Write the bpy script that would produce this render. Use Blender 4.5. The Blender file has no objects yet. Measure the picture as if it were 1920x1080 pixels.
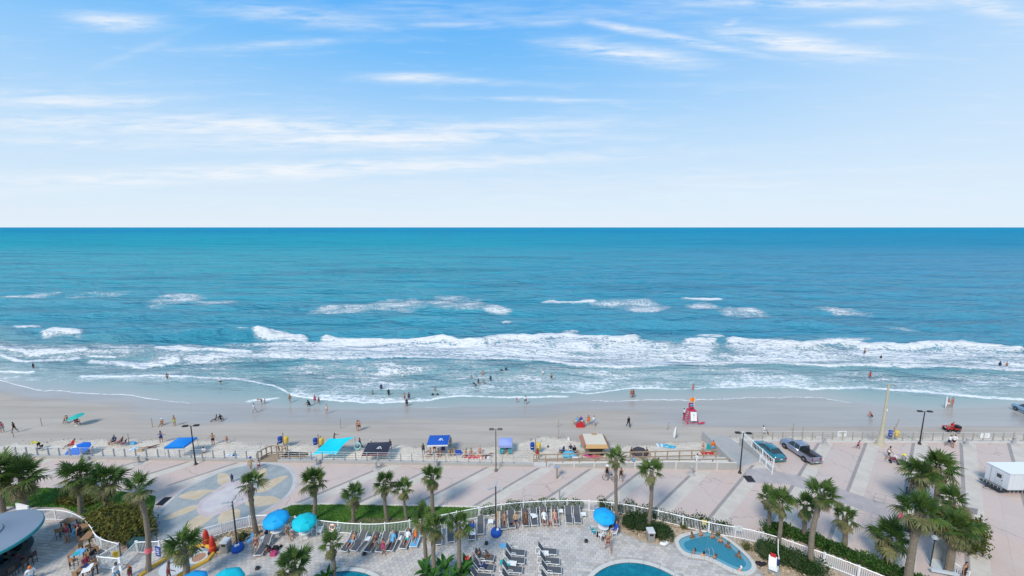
import bpy, bmesh, math, random
import numpy as np
from mathutils import Vector, Matrix
rnd = random.Random(11)
R = math.radians
SC = bpy.context.scene
COL = SC.collection

# ------------------------------------------------------------------ camera
CAM_H, PITCH, FPX = 29.0, R(8.64), 750.0
cd = bpy.data.cameras.new('camera'); cam = bpy.data.objects.new('camera', cd); COL.objects.link(cam)
cam.location = (0, 0, CAM_H); cam.rotation_euler = (R(90) - PITCH, 0, 0)
cd.sensor_width = 36; cd.lens = 36 * FPX / 1920; cd.clip_start = .3; cd.clip_end = 90000
SC.camera = cam

# ------------------------------------------------------------------ view, sun
SC.view_settings.view_transform = 'Standard'; SC.view_settings.look = 'None'
SC.view_settings.exposure = 0.0; SC.view_settings.gamma = 1.0; SC.view_settings.use_curve_mapping = False
SUN_EL, SUN_AZ = R(46), R(33)          # shadows fall away from the hotel and to the right
sd = bpy.data.lights.new('sun', 'SUN'); sun = bpy.data.objects.new('sun', sd); COL.objects.link(sun)
sd.energy = 3.45; sd.angle = R(15); sd.color = (1, .91, .79)
_sv = Vector((math.sin(SUN_AZ) * math.cos(SUN_EL), math.cos(SUN_AZ) * math.cos(SUN_EL), -math.sin(SUN_EL)))
sun.rotation_euler = _sv.to_track_quat('-Z', 'Y').to_euler()

# ------------------------------------------------------------------ pixel <-> place (surveying the photo)
cP, sP = math.cos(PITCH), math.sin(PITCH)
def P(px, py, z=0.0):
    xc, yc = (px - 960) / FPX, -(py - 540) / FPX
    dx, dy, dz = xc, cP + sP * yc, -sP + cP * yc
    t = (z - CAM_H) / dz
    return Vector((dx * t, dy * t, z))
def proj(x, y, z):
    z = z - CAM_H
    dep = y * cP - z * sP; up = y * sP + z * cP
    return 960 + FPX * x / dep, 540 - FPX * up / dep
SEA = -2.0
def sand_h(x, y):
    t = min(1.0, max(0.0, (y - 44.0) / 25.0))
    return -0.7 - 1.31 * t
def S(px, py):
    z = -1.0
    for _ in range(12):
        p = P(px, py, z); z = sand_h(p.x, p.y)
    return Vector((p.x, p.y, z))
def W(px, py): return P(px, py, SEA)

# ------------------------------------------------------------------ world
w = bpy.data.worlds.new('World'); SC.world = w; w.use_nodes = True
nt = w.node_tree; nt.nodes.clear()
class NT:
    def __init__(s, t): s.t = t
    def n(s, ty, **k):
        o = s.t.nodes.new(ty)
        for a, b in k.items(): setattr(o, a, b)
        return o
    def l(s, a, b): s.t.links.new(a, b)
    def m(s, op, a, b=None, c=None, clamp=False):
        o = s.t.nodes.new('ShaderNodeMath'); o.operation = op; o.use_clamp = clamp
        for i, v in enumerate((a, b, c)):
            if v is None: continue
            if isinstance(v, (int, float)): o.inputs[i].default_value = v
            else: s.t.links.new(v, o.inputs[i])
        return o.outputs[0]
    def mix(s, f, a, b, blend='MIX'):
        o = s.t.nodes.new('ShaderNodeMix'); o.data_type = 'RGBA'; o.blend_type = blend
        for sock, v in ((o.inputs[0], f), (o.inputs[6], a), (o.inputs[7], b)):
            if isinstance(v, (int, float)): sock.default_value = v
            elif isinstance(v, tuple): sock.default_value = (*v[:3], 1)
            else: s.t.links.new(v, sock)
        return o.outputs[2]
    def ramp(s, f, stops, interp='LINEAR'):
        o = s.t.nodes.new('ShaderNodeValToRGB'); cr = o.color_ramp; cr.interpolation = interp
        while len(cr.elements) < len(stops): cr.elements.new(.5)
        for e, (p, c) in zip(cr.elements, stops):
            e.position = p; e.color = (*c, 1) if isinstance(c, tuple) else (c, c, c, 1)
        s.t.links.new(f, o.inputs[0]); return o.outputs[0]
    def noise(s, vec, scale, detail=4, rough=.5, dist=0):
        o = s.t.nodes.new('ShaderNodeTexNoise'); o.inputs['Scale'].default_value = scale
        o.inputs['Detail'].default_value = detail; o.inputs['Roughness'].default_value = rough
        o.inputs['Distortion'].default_value = dist
        if vec is not None: s.t.links.new(vec, o.inputs['Vector'])
        return o.outputs['Fac']
    def mapping(s, vec, scale=(1, 1, 1), rot=(0, 0, 0), loc=(0, 0, 0)):
        o = s.t.nodes.new('ShaderNodeMapping'); o.inputs['Scale'].default_value = scale
        o.inputs['Rotation'].default_value = rot; o.inputs['Location'].default_value = loc
        s.t.links.new(vec, o.inputs['Vector']); return o.outputs[0]
    def smooth(s, v, a, b):
        o = s.t.nodes.new('ShaderNodeMapRange'); o.interpolation_type = 'SMOOTHSTEP'
        s.t.links.new(v, o.inputs[0]); o.inputs[1].default_value = a; o.inputs[2].default_value = b
        return o.outputs[0]
g = NT(nt)
sky = g.n('ShaderNodeTexSky', sky_type='NISHITA', sun_disc=False)
sky.sun_elevation = SUN_EL; sky.sun_rotation = R(180) + SUN_AZ; sky.altitude = 10
sky.air_density = 1.0; sky.dust_density = .6; sky.ozone_density = 2.5
tc = g.n('ShaderNodeTexCoord'); sx = g.n('ShaderNodeSeparateXYZ'); g.l(tc.outputs['Generated'], sx.inputs[0])
X_, Y_, Z_ = sx.outputs
grad = g.ramp(Z_, [(0.0, (.79, .885, .975)), (.06, (.71, .85, .98)), (.15, (.56, .77, .985)), (.25, (.385, .665, .99)),
                   (.36, (.20, .54, .985)), (.47, (.085, .43, .97)), (.65, (.12, .40, .85)), (1.0, (.22, .40, .68))])
skyc = g.mix(1.0, sky.outputs[0], (.1, .1, .1), 'MULTIPLY')
base = g.mix(.96, skyc, grad)
# paler, hazier sky towards the right (south)
az = g.m('DIVIDE', X_, g.m('MAXIMUM', Y_, .12))
haze = g.m('MULTIPLY', g.smooth(az, -.2, 1.5), .42)
base = g.mix(haze, base, (.72, .85, .985))
# cirrus: u,v on a vertical plane facing the sea
u, v = az, g.m('DIVIDE', Z_, g.m('MAXIMUM', Y_, .12))
cv = g.n('ShaderNodeCombineXYZ'); g.l(u, cv.inputs[0]); g.l(v, cv.inputs[1])
def uv(px, py):
    xc, yc = (px - 960) / FPX, -(py - 540) / FPX
    d = cP + sP * yc; return xc / d, (-sP + cP * yc) / d
str1 = g.noise(g.mapping(cv.outputs[0], (1.0, 9, 1), (0, 0, R(2))), 3.2, 7, .62, .6)
str2 = g.noise(g.mapping(cv.outputs[0], (3.0, 26, 1), (0, 0, R(-3)), (3, 5, 0)), 3.0, 6, .6, .5)
st = g.m('ADD', g.m('MULTIPLY', str1, .5), g.m('MULTIPLY', str2, .5))
CL = [(220, 40, 85, 16, -3, .75), (560, 30, 170, 17, -6, .55), (775, 146, 75, 9, -1, .85), (850, 150, 130, 6, -2, .5),
      (150, 190, 170, 14, 1, .85), (60, 170, 200, 10, 3, .35), (420, 236, 520, 20, -1, .9), (700, 262, 380, 20, 1, .95), (300, 230, 420, 10, 1, .7), (900, 240, 300, 14, 2, .6),
      (150, 268, 200, 12, -2, .6), (520, 322, 640, 17, 2.5, .95), (900, 305, 160, 12, 3, .45), (1180, 100, 120, 17, -7, .9),
      (1250, 68, 190, 8, -10, .85), (1480, 80, 150, 20, -8, .98), (1600, 100, 110, 7, -3, .8), (1370, 44, 18, 7, 20, .6),
      (1640, 42, 75, 9, 2, .65), (1520, 4, 270, 12, 0, .75), (1860, 12, 110, 17, -14, .8), (1030, 42, 120, 8, 3, .35),
      (1000, 186, 160, 5, -1, .5), (500, 85, 130, 8, 3, .45), (850, 45, 90, 6, 2, .4), (250, 100, 160, 8, 20, .15),
      (1350, 160, 140, 9, 0, .1), (1500, 325, 300, 7, 2, .35), (960, 20, 500, 26, 0, .22), (1080, 350, 700, 40, 0, .25),
      (300, 240, 420, 42, 0, .3)]
tot = None
for (px, py, rx, ry, a, d) in CL:
    u0, v0 = uv(px, py); u1, _ = uv(px + rx, py); _, v1 = uv(px, py - ry)
    ru, rv = abs(u1 - u0), abs(v1 - v0); ca, sa = math.cos(R(a)), math.sin(R(a))
    du = g.m('SUBTRACT', u, u0); dv = g.m('SUBTRACT', v, v0)
    p_ = g.m('DIVIDE', g.m('ADD', g.m('MULTIPLY', du, ca), g.m('MULTIPLY', dv, sa)), ru)
    q_ = g.m('DIVIDE', g.m('SUBTRACT', g.m('MULTIPLY', dv, ca), g.m('MULTIPLY', du, sa)), rv)
    e = g.m('MULTIPLY', g.m('EXPONENT', g.m('MULTIPLY', g.m('ADD', g.m('MULTIPLY', p_, p_), g.m('MULTIPLY', q_, q_)), -1)), d)
    tot = e if tot is None else g.m('MAXIMUM', tot, e)
sharp = g.m('MULTIPLY', tot, g.smooth(st, .32, .60))
gen = g.m('MULTIPLY', g.smooth(st, .5, .8), .28)
cl = g.m('ADD', g.m('MULTIPLY', sharp, 1.0), gen, clamp=True)
cl = g.m('MULTIPLY', cl, g.smooth(Y_, -.1, .35))
cl = g.m('MULTIPLY', cl, .95)
fin = g.mix(cl, base, (.90, .935, .985))
bg = g.n('ShaderNodeBackground'); g.l(fin, bg.inputs[0]); bg.inputs[1].default_value = 1.0
out = g.n('ShaderNodeOutputWorld'); g.l(bg.outputs[0], out.inputs[0])

# ------------------------------------------------------------------ materials
MC = {}
def newmat(name):
    m = bpy.data.materials.new(name); m.use_nodes = True
    t = m.node_tree; b = t.nodes['Principled BSDF']; return m, NT(t), b
def pm(name, rgb, rough=.65, var=.12, scale=6, bump=0.0, metal=0, spec=.4, coat=0, rand=0.0, trans=0, emis=None, bscale=None):
    if name in MC: return MC[name]
    m, q, b = newmat(name)
    t = q.n('ShaderNodeTexCoord').outputs['Object']
    nz = q.noise(t, scale, 5, .6)
    f = q.m('MULTIPLY_ADD', nz, var * 2, 1 - var)
    if rand:
        oi = q.n('ShaderNodeObjectInfo'); f = q.m('MULTIPLY', f, q.m('MULTIPLY_ADD', oi.outputs['Random'], rand * 2, 1 - rand))
    sc = q.n('ShaderNodeVectorMath', operation='SCALE'); sc.inputs[0].default_value = rgb; q.l(f, sc.inputs['Scale'])
    q.l(sc.outputs[0], b.inputs['Base Color'])
    b.inputs['Roughness'].default_value = rough; b.inputs['Metallic'].default_value = metal
    b.inputs['Specular IOR Level'].default_value = spec; b.inputs['Coat Weight'].default_value = coat
    if trans: b.inputs['Transmission Weight'].default_value = trans
    if bump:
        bn = q.n('ShaderNodeBump'); bn.inputs['Strength'].default_value = bump; bn.inputs['Distance'].default_value = .05
        q.l(q.noise(t, bscale or scale * 5, 4, .6), bn.inputs['Height']); q.l(bn.outputs[0], b.inputs['Normal'])
    MC[name] = m; return m
WHITE = pm('white_paint', (.78, .79, .78), .45, .06, 3)
CONC = pm('concrete', (.40, .39, .37), .85, .18, 1.5, .3)
CONCL = pm('pale_concrete', (.56, .54, .50), .85, .14, 1.2, .25)
BLACK = pm('black_metal', (.02, .02, .022), .4, .2, 4)
GALV = pm('grey_metal', (.42, .44, .45), .4, .1, 5, metal=.4)
WOOD = pm('weathered_wood', (.34, .25, .17), .8, .3, 5, .4)
SLING = pm('grey_sling', (.085, .09, .10), .75, .15, 20)
BROWN = pm('brown_wood', (.30, .17, .09), .6, .25, 4)
DARK = pm('dark_wicker', (.05, .04, .035), .6, .3, 12)
BARK = pm('palm_bark', (.20, .165, .125), .9, .4, 3, .8, bscale=9)
def leafmat(name, c1, c2, sss=.0):
    if name in MC: return MC[name]
    m, q, b = newmat(name)
    gt = q.n('ShaderNodeNewGeometry'); oi = q.n('ShaderNodeObjectInfo')
    t = q.n('ShaderNodeTexCoord').outputs['Object']
    f = q.m('ADD', q.m('MULTIPLY', gt.outputs['Random Per Island'], .7), q.m('MULTIPLY', oi.outputs['Random'], .5))
    f = q.m('ADD', f, q.m('MULTIPLY', q.noise(t, 1.3, 2), .4)); f = q.m('SUBTRACT', f, .3, clamp=True)
    q.l(q.mix(f, c1, c2), b.inputs['Base Color'])
    b.inputs['Roughness'].default_value = .6; b.inputs['Specular IOR Level'].default_value = .22
    tr = q.n('ShaderNodeBsdfTranslucent'); q.l(q.mix(f, tuple(c * 1.2 for c in c1), tuple(c * 1.2 for c in c2)), tr.inputs[0])
    ms = q.n('ShaderNodeMixShader'); ms.inputs[0].default_value = .25
    q.l(b.outputs[0], ms.inputs[1]); q.l(tr.outputs[0], ms.inputs[2])
    q.l(ms.outputs[0], m.node_tree.nodes['Material Output'].inputs[0])
    MC[name] = m; return m
PALMG = leafmat('palm_leaf_green', (.022, .065, .014), (.12, .185, .04))
PALMO = leafmat('palm_leaf_old', (.07, .10, .03), (.27, .25, .12))
PALMD = leafmat('palm_leaf_dry', (.22, .17, .10), (.40, .33, .21))
HEDGE = leafmat('hedge_leaf', (.025, .075, .015), (.09, .19, .03))
HEDGED = leafmat('dark_hedge_leaf', (.018, .05, .014), (.05, .10, .025))
SHRUB = leafmat('shrub_leaf', (.03, .065, .012), (.17, .15, .03))
BROAD = leafmat('broad_leaf', (.02, .08, .015), (.06, .18, .03))
GRASSM = leafmat('grass_blade', (.05, .15, .015), (.12, .25, .03))
STEM = pm('stem_brown', (.10, .07, .045), .9, .2, 5)

# ------------------------------------------------------------------ mesh builder
class MB:
    def __init__(s): s.v = []; s.f = []; s.mi = []; s.cm = 0
    def add(s, vs, fs):
        o = len(s.v); s.v += [tuple(x) for x in vs]
        for f in fs: s.f.append(tuple(i + o for i in f)); s.mi.append(s.cm)
        return s
    def box(s, c, d, rz=0, taper=1.0, rx=0):
        x, y, z = d[0] / 2, d[1] / 2, d[2] / 2
        vs = [Vector((a * x * (taper if k > 0 else 1), b * y * (taper if k > 0 else 1), k * z)) for k in (-1, 1) for a, b in ((-1, -1), (1, -1), (1, 1), (-1, 1))]
        m = Matrix.Translation(c) @ Matrix.Rotation(rz, 4, 'Z') @ Matrix.Rotation(rx, 4, 'X')
        return s.add([m @ v for v in vs], [(3, 2, 1, 0), (4, 5, 6, 7), (0, 1, 5, 4), (1, 2, 6, 5), (2, 3, 7, 6), (3, 0, 4, 7)])
    def cyl(s, a, b, r0, r1=None, n=8, caps=True):
        r1 = r0 if r1 is None else r1
        a, b = Vector(a), Vector(b); d = (b - a).normalized()
        t = Vector((1, 0, 0)) if abs(d.x) < .9 else Vector((0, 1, 0)); e = d.cross(t).normalized(); f = d.cross(e)
        vs = []
        for c, r in ((a, r0), (b, r1)):
            for i in range(n):
                an = 2 * math.pi * i / n; vs.append(c + (e * math.cos(an) + f * math.sin(an)) * r)
        fs = [(i, (i + 1) % n, n + (i + 1) % n, n + i) for i in range(n)]
        if caps: fs += [tuple(reversed(range(n))), tuple(range(n, 2 * n))]
        return s.add(vs, fs)
    def tube(s, pts, r, n=6, rs=None):
        pts = [Vector(p) for p in pts]; vs = []; k = len(pts)
        e = None
        for i, p in enumerate(pts):
            d = (pts[min(i + 1, k - 1)] - pts[max(i - 1, 0)]).normalized()
            if e is None:
                t = Vector((0, 0, 1)) if abs(d.z) < .9 else Vector((1, 0, 0)); e = d.cross(t).normalized()
            e = (e - d * e.dot(d)).normalized(); f = d.cross(e); rr = rs[i] if rs else r
            for j in range(n):
                an = 2 * math.pi * j / n; vs.append(p + (e * math.cos(an) + f * math.sin(an)) * rr)
        fs = [(i * n + j, i * n + (j + 1) % n, (i + 1) * n + (j + 1) % n, (i + 1) * n + j) for i in range(k - 1) for j in range(n)]
        fs += [tuple(reversed(range(n))), tuple(range((k - 1) * n, k * n))]
        return s.add(vs, fs)
    def lathe(s, prof, n=16, c=(0, 0, 0)):
        vs = []; c = Vector(c)
        for r, z in prof:
            for j in range(n):
                an = 2 * math.pi * j / n; vs.append(c + Vector((r * math.cos(an), r * math.sin(an), z)))
        k = len(prof)
        fs = [(i * n + j, i * n + (j + 1) % n, (i + 1) * n + (j + 1) % n, (i + 1) * n + j) for i in range(k - 1) for j in range(n)]
        fs += [tuple(reversed(range(n))), tuple(range((k - 1) * n, k * n))]
        return s.add(vs, fs)
    def prism(s, poly, z0, z1):
        n = len(poly); a = sum(poly[i][0] * poly[(i + 1) % n][1] - poly[(i + 1) % n][0] * poly[i][1] for i in range(n))
        if a < 0: poly = poly[::-1]
        vs = [(p[0], p[1], z0) for p in poly] + [(p[0], p[1], z1) for p in poly]
        return s.add(vs, [tuple(reversed(range(n))), tuple(range(n, 2 * n))] + [(i, (i + 1) % n, n + (i + 1) % n, n + i) for i in range(n)])
    def blob(s, c, r, n=10, k=7, jit=0):
        c = Vector(c); vs = []
        r = r if isinstance(r, tuple) else (r, r, r)
        for i in range(k + 1):
            th = math.pi * i / k
            for j in range(n):
                ph = 2 * math.pi * j / n; q = 1 + rnd.uniform(-jit, jit)
                vs.append(c + Vector((r[0] * math.sin(th) * math.cos(ph) * q, r[1] * math.sin(th) * math.sin(ph) * q, r[2] * math.cos(th) * q)))
        return s.add(vs, [(i * n + j, (i + 1) * n + j, (i + 1) * n + (j + 1) % n, i * n + (j + 1) % n) for i in range(k) for j in range(n)])
    def mesh(s, name, mats, smooth=False):
        me = bpy.data.meshes.new(name); me.from_pydata(s.v, [], s.f)
        for m in (mats if isinstance(mats, (list, tuple)) else [mats]): me.materials.append(m)
        if any(s.mi): me.polygons.foreach_set('material_index', s.mi)
        if smooth: me.polygons.foreach_set('use_smooth', [True] * len(me.polygons))
        me.update(); return me
    def build(s, name, mats, parent=None, smooth=False, loc=None, rz=0):
        return link(name, s.mesh(name, mats, smooth), parent, loc, rz)
def link(name, me, parent=None, loc=None, rz=0):
    o = bpy.data.objects.new(name, me); COL.objects.link(o)
    if parent: o.parent = parent
    if loc is not None: o.location = loc
    if rz: o.rotation_euler.z = rz
    return o
def tag(o, label=None, cat=None, group=None, kind=None):
    if label: o['label'] = label
    if cat: o['category'] = cat
    if group: o['group'] = group
    if kind: o['kind'] = kind
    return o
def thing(name, label, cat, loc=(0, 0, 0), rz=0, group=None):
    o = bpy.data.objects.new(name, None); COL.objects.link(o); o.location = loc; o.rotation_euler = (0, 0, rz)
    o.empty_display_size = .2
    return tag(o, label, cat, group)
KIDS = {}
def kids(o):
    return [c for c in o.children]
def dup(o, parent=None, loc=None, rz=None, label=None, scale=None):
    c = o.copy(); COL.objects.link(c)
    c.parent = parent
    if parent is None:
        if loc is not None: c.location = loc
        if rz is not None: c.rotation_euler = (0, 0, rz)
        if scale: c.scale = (scale,) * 3
        if label: c['label'] = label
    for ch in kids(o): dup(ch, c)
    return c
def pip(x, y, poly):
    c = False; n = len(poly); j = n - 1
    for i in range(n):
        xi, yi = poly[i][0], poly[i][1]; xj, yj = poly[j][0], poly[j][1]
        if (yi > y) != (yj > y) and x < (xj - xi) * (y - yi) / (yj - yi) + xi: c = not c
        j = i
    return c
def dens(pts, step=.5):
    out = []
    for a, b in zip(pts[:-1], pts[1:]):
        k = max(1, int((Vector(b) - Vector(a)).length / step))
        for i in range(k): out.append(Vector(a).lerp(Vector(b), i / k))
    return out + [Vector(pts[-1])]
def smoothpath(pts, it=2):
    pts = [Vector(p) for p in pts]
    for _ in range(it):
        q = [pts[0]]
        for a, b in zip(pts[:-1], pts[1:]): q += [a.lerp(b, .25), a.lerp(b, .75)]
        pts = q + [pts[-1]]
    return pts
# ================================================================== SEA
def vnoise(x, y, seed=0):
    xi = np.floor(x).astype(np.int64); yi = np.floor(y).astype(np.int64); fx = x - xi; fy = y - yi
    fx = fx * fx * (3 - 2 * fx); fy = fy * fy * (3 - 2 * fy)
    def h(a, b):
        n = (a * 374761393 + b * 668265263 + seed * 974634777) & 0xffffffff
        n = ((n ^ (n >> 13)) * 1274126177) & 0xffffffff
        return ((n ^ (n >> 16)) & 0xffff) / 65535.0
    return (h(xi, yi) * (1 - fx) + h(xi + 1, yi) * fx) * (1 - fy) + (h(xi, yi + 1) * (1 - fx) + h(xi + 1, yi + 1) * fx) * fy
def fbm(x, y, o=4, seed=0):
    a, t, s = .5, 0, 0
    for i in range(o): t = t + a * vnoise(x * 2 ** i, y * 2 ** i, seed + i); s += a; a *= .5
    return t / s
EDGE = [(-6000, 705), (-300, 700), (0, 714), (40, 723), (80, 732), (125, 736), (250, 742), (300, 750), (380, 757), (430, 758), (480, 764), (540, 768), (600, 772),
        (700, 771), (800, 768), (860, 767), (960, 766), (1060, 757), (1110, 753), (1200, 750), (1310, 752), (1400, 745), (1520, 745), (1560, 750),
        (1640, 764), (1720, 770), (1800, 768), (1920, 764), (2300, 765), (8000, 770)]
cols = np.concatenate([np.linspace(-6000, -340, 24)[:-1], np.arange(-340, 2262, 3.0), np.linspace(2262, 8000, 24)[1:]])
ex, ey = np.array([e[0] for e in EDGE], float), np.array([e[1] for e in EDGE], float)
ed = np.interp(cols, ex, ey)
ed = np.convolve(np.pad(ed, 6, 'edge'), np.ones(13) / 13, 'valid') + (fbm(cols / 38, cols * 0 + 3, 3, 5) - .5) * 7
NR = 330
tt = np.linspace(0, 1, NR)
rows = ed[:, None] + (428.2 - ed[:, None]) * (tt[None, :] ** 1.0)      # columns x rows (py)
PX = np.repeat(cols[:, None], NR, 1); PY = rows
xc = (PX - 960) / FPX; yc = -(PY - 540) / FPX
dz = -sP + cP * yc; dy = cP + sP * yc
T = (SEA - CAM_H) / dz
GX, GY = xc * T, dy * T
# last row goes to the true horizon
GX[:, -1] *= 45; GY[:, -1] *= 45
dist = GY
def line(pts, w0, w1, fade=14, wob=2.0, seed=1):
    xs = np.array([p[0] for p in pts], float); ys = np.array([p[1] for p in pts], float)
    yc_ = np.interp(PX, xs, ys) + (fbm(PX / 22, PX * 0 + seed, 4, seed) - .5) * wob * 2
    d = PY - yc_                       # + is shoreward
    e = np.where(d > 0, np.exp(-(d / w1) ** 2), np.exp(-(d / w0) ** 2))
    end = np.clip((PX - xs[0] + fade) / fade, 0, 1) * np.clip((xs[-1] - PX + fade) / fade, 0, 1)
    return e * end, d, end
foam = np.zeros_like(PX); lift = np.zeros_like(PX)
def addf(a):
    global foam
    foam = np.maximum(foam, a)
L1 = [(1372, 643), (1430, 645), (1500, 649), (1570, 645), (1620, 650), (1700, 651), (1800, 648), (1860, 653), (1912, 656)]
L2 = [(612, 634), (650, 636), (700, 640), (760, 642), (830, 638), (860, 643), (905, 640), (960, 637), (1000, 638), (1060, 633), (1100, 636), (1150, 642), (1190, 641)]
L3 = [(350, 676), (460, 672), (500, 673), (560, 674), (640, 676), (720, 673), (780, 670), (880, 676), (950, 673), (1010, 681), (1080, 688), (1160, 692), (1240, 690), (1290, 686),
      (1340, 680), (1385, 678), (1420, 680), (1500, 688), (1560, 692), (1620, 690), (1700, 694), (1760, 691), (1850, 695), (1925, 697), (2300, 700)]
k = 0
for pts, w0, w1, s_, lf in [
    (L1, 3, 5, 1.1, .9), (L2, 3, 5, 1.1, .9), ([(484, 630), (520, 632), (567, 633)], 3, 5, 1.15, .8), ([(293, 651), (340, 653), (400, 658), (430, 662), (470, 664)], 4, 6, 1.1, .5),
    ([(85, 625), (100, 622), (125, 622), (147, 626)], 4, 8, 1.2, .7), ([(32, 616), (50, 616)], 2, 2, 1, .3), ([(57, 616), (72, 616)], 2, 2, 1, .3), ([(447, 624), (462, 625)], 2, 2, 1, .3),
    (L3, 7, 1.4, .98, .25), ([(1285, 561), (1347, 562)], 2.2, 3.4, 1.15, .5), ([(1022, 565), (1070, 566), (1112, 566)], 1.6, 2.8, 1.1, .5),
    ([(1312, 636), (1348, 637)], 2.2, 3, 1.1, .5), ([(1292, 644), (1333, 645)], 2, 3, 1.1, .4), ([(1320, 664), (1380, 669)], 1.5, 2, .8, .15),
    ([(0, 660), (60, 667), (110, 664), (160, 661)], 7, 2, 1.0, .25), ([(10, 671), (60, 676), (110, 674), (147, 672)], 3, 2, .95, .2),
    ([(172, 677), (210, 682), (260, 687), (300, 684), (335, 678)], 6, 2.2, 1.05, .3), ([(168, 669), (215, 671)], 2, 2, .9, .15),
    ([(0, 697), (30, 698), (60, 698)], 2, 1.6, .9, .1),
    ([(155, 704), (200, 705), (275, 704), (320, 706), (400, 708), (440, 710), (480, 716), (510, 722), (530, 732), (550, 741), (600, 749), (680, 754), (720, 756), (760, 754), (797, 751)], 2.6, 1.3, .95, .08),
    ([(550, 738), (620, 744), (700, 749), (790, 748)], 6, 5, .62, 0), ([(800, 752), (830, 745), (860, 742), (900, 743), (930, 746), (1000, 745), (1060, 744)], 3, 1.3, .85, .06),
    ([(1055, 735), (1100, 738), (1150, 733), (1185, 728), (1300, 729), (1400, 724), (1470, 721)], 1.8, 1.1, .85, .06),
    ([(1478, 722), (1520, 731), (1560, 728), (1620, 727), (1680, 732), (1740, 736), (1800, 741), (1860, 747), (1925, 750), (2200, 752)], 4, 1.3, .9, .06),
    ([(470, 752), (490, 750), (515, 747)], 2.4, 1.6, .8, 0), ([(930, 705), (980, 716), (1030, 728)], 1.4, 1.0, .45, .06),
    ([(800, 765), (860, 764), (925, 764)], 1, 1, .5, 0)]:
    k += 1
    e, d, end = line(pts, w0, w1, seed=k, wob=1.6)
    addf(e * s_)
    if lf:
        e2, d2, _ = line(pts, w0 * 1.0, max(1.6, w1 * .6), seed=k, wob=1.6); lift = np.maximum(lift, e2 * lf)
# the thin foam lip where the film of water ends
lip = np.exp(-((PY - rows[:, :1]) / 1.3) ** 2) * np.interp(PX, [-400, 0, 400, 440, 1090, 1120, 1560, 1660, 9000], [.9, .9, .85, .05, .05, .75, .75, .05, 0])
addf(lip)
def band(a, b, dn, soft=5):
    ya = np.interp(PX, [p[0] for p in a], [p[1] for p in a]); yb = np.interp(PX, [p[0] for p in b], [p[1] for p in b])
    x0, x1 = max(a[0][0], b[0][0]), min(a[-1][0], b[-1][0])
    m = np.clip((PY - ya) / soft, 0, 1) * np.clip((yb - PY) / 2 + 1, 0, 1) * np.clip((PX - x0) / 60, 0, 1) * np.clip((x1 - PX) / 60, 0, 1)
    return m * dn
addf(band([(450, 640)] + L2 + [(1380, 645)], L3[:16], .76)); addf(band([(560, 634)] + L2, [(460, 660), (1190, 668)], .70))
addf(band([(1330, 645)] + L1 + [(2300, 660)], L3[12:], .68))
addf(band([(1180, 636), (1420, 650)], [(1180, 690), (1420, 680)], .48, 12))
addf(band([(250, 660), (560, 668)], [(250, 684), (560, 676)], .55)); addf(band([(-300, 630), (300, 640)], [(-300, 668), (300, 672)], .50, 12))
addf(band([(150, 640), (640, 640)], [(150, 660), (640, 668)], .46, 10))
addf(band([(500, 676)] + L3[5:14] + [(1400, 680)], [(500, 715), (560, 738), (700, 750), (900, 742), (1150, 730), (1400, 722)], .40))
addf(band([(1250, 682), (1400, 690), (1560, 700)], [(1250, 728), (1560, 728)], .43)); addf(band([(1500, 694), (2200, 702)], [(1500, 726), (2200, 750)], .34))
addf(band([(-300, 672), (550, 680)], [(-300, 712), (550, 716)], .27)); 
def patch(cx, cy, rx, ry, a, dn):
    ca, sa = math.cos(R(a)), math.sin(R(a)); dx, dy_ = PX - cx, PY - cy
    p_, q_ = (dx * ca + dy_ * sa) / rx, (-dx * sa + dy_ * ca) / ry
    wv = 1 + (fbm(PX / 18, PY / 6, 3, 9) - .5) * .8
    r2 = (p_ ** 2 + q_ ** 2) / wv
    addf(np.clip(1.35 - r2, 0, 1) * dn)
for a in [(45, 556, 75, 5, -5, .50), (190, 553, 75, 5, -3, .42), (326, 563, 58, 11, -7, .52), (400, 568, 45, 6, -3, .48), (640, 581, 70, 9, -4, .54), (740, 573, 85, 13, -3, .50), (860, 570, 80, 14, 4, .48),
          (925, 580, 38, 8, 10, .6), (1180, 573, 78, 13, 3, .50), (1215, 582, 40, 8, 0, .6), (1396, 588, 64, 11, 8, .56), (1330, 577, 50, 7, 5, .5), (1578, 583, 58, 8, 8, .56), (1700, 618, 50, 3, 5, .48),
          (1070, 624, 18, 7, 5, .75), (1580, 640, 60, 5, 0, .7), (950, 608, 10, 2, 0, .6)]:
    patch(*a)
nz_ = fbm(GX / 5.5, GY / 4.2, 4, 61) - .5; nz2 = fbm(GX / 14, GY / 9, 3, 67) - .5
mid_ = np.clip(foam / .25, 0, 1) * np.clip((1.02 - foam) / .3, 0.12, 1)
foam = np.clip(foam + mid_ * (nz_ * .5 + nz2 * .3 + (fbm(GX / 9, GY / 1.4, 4, 71) - .5) * .5), 0, 1.1)
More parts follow.
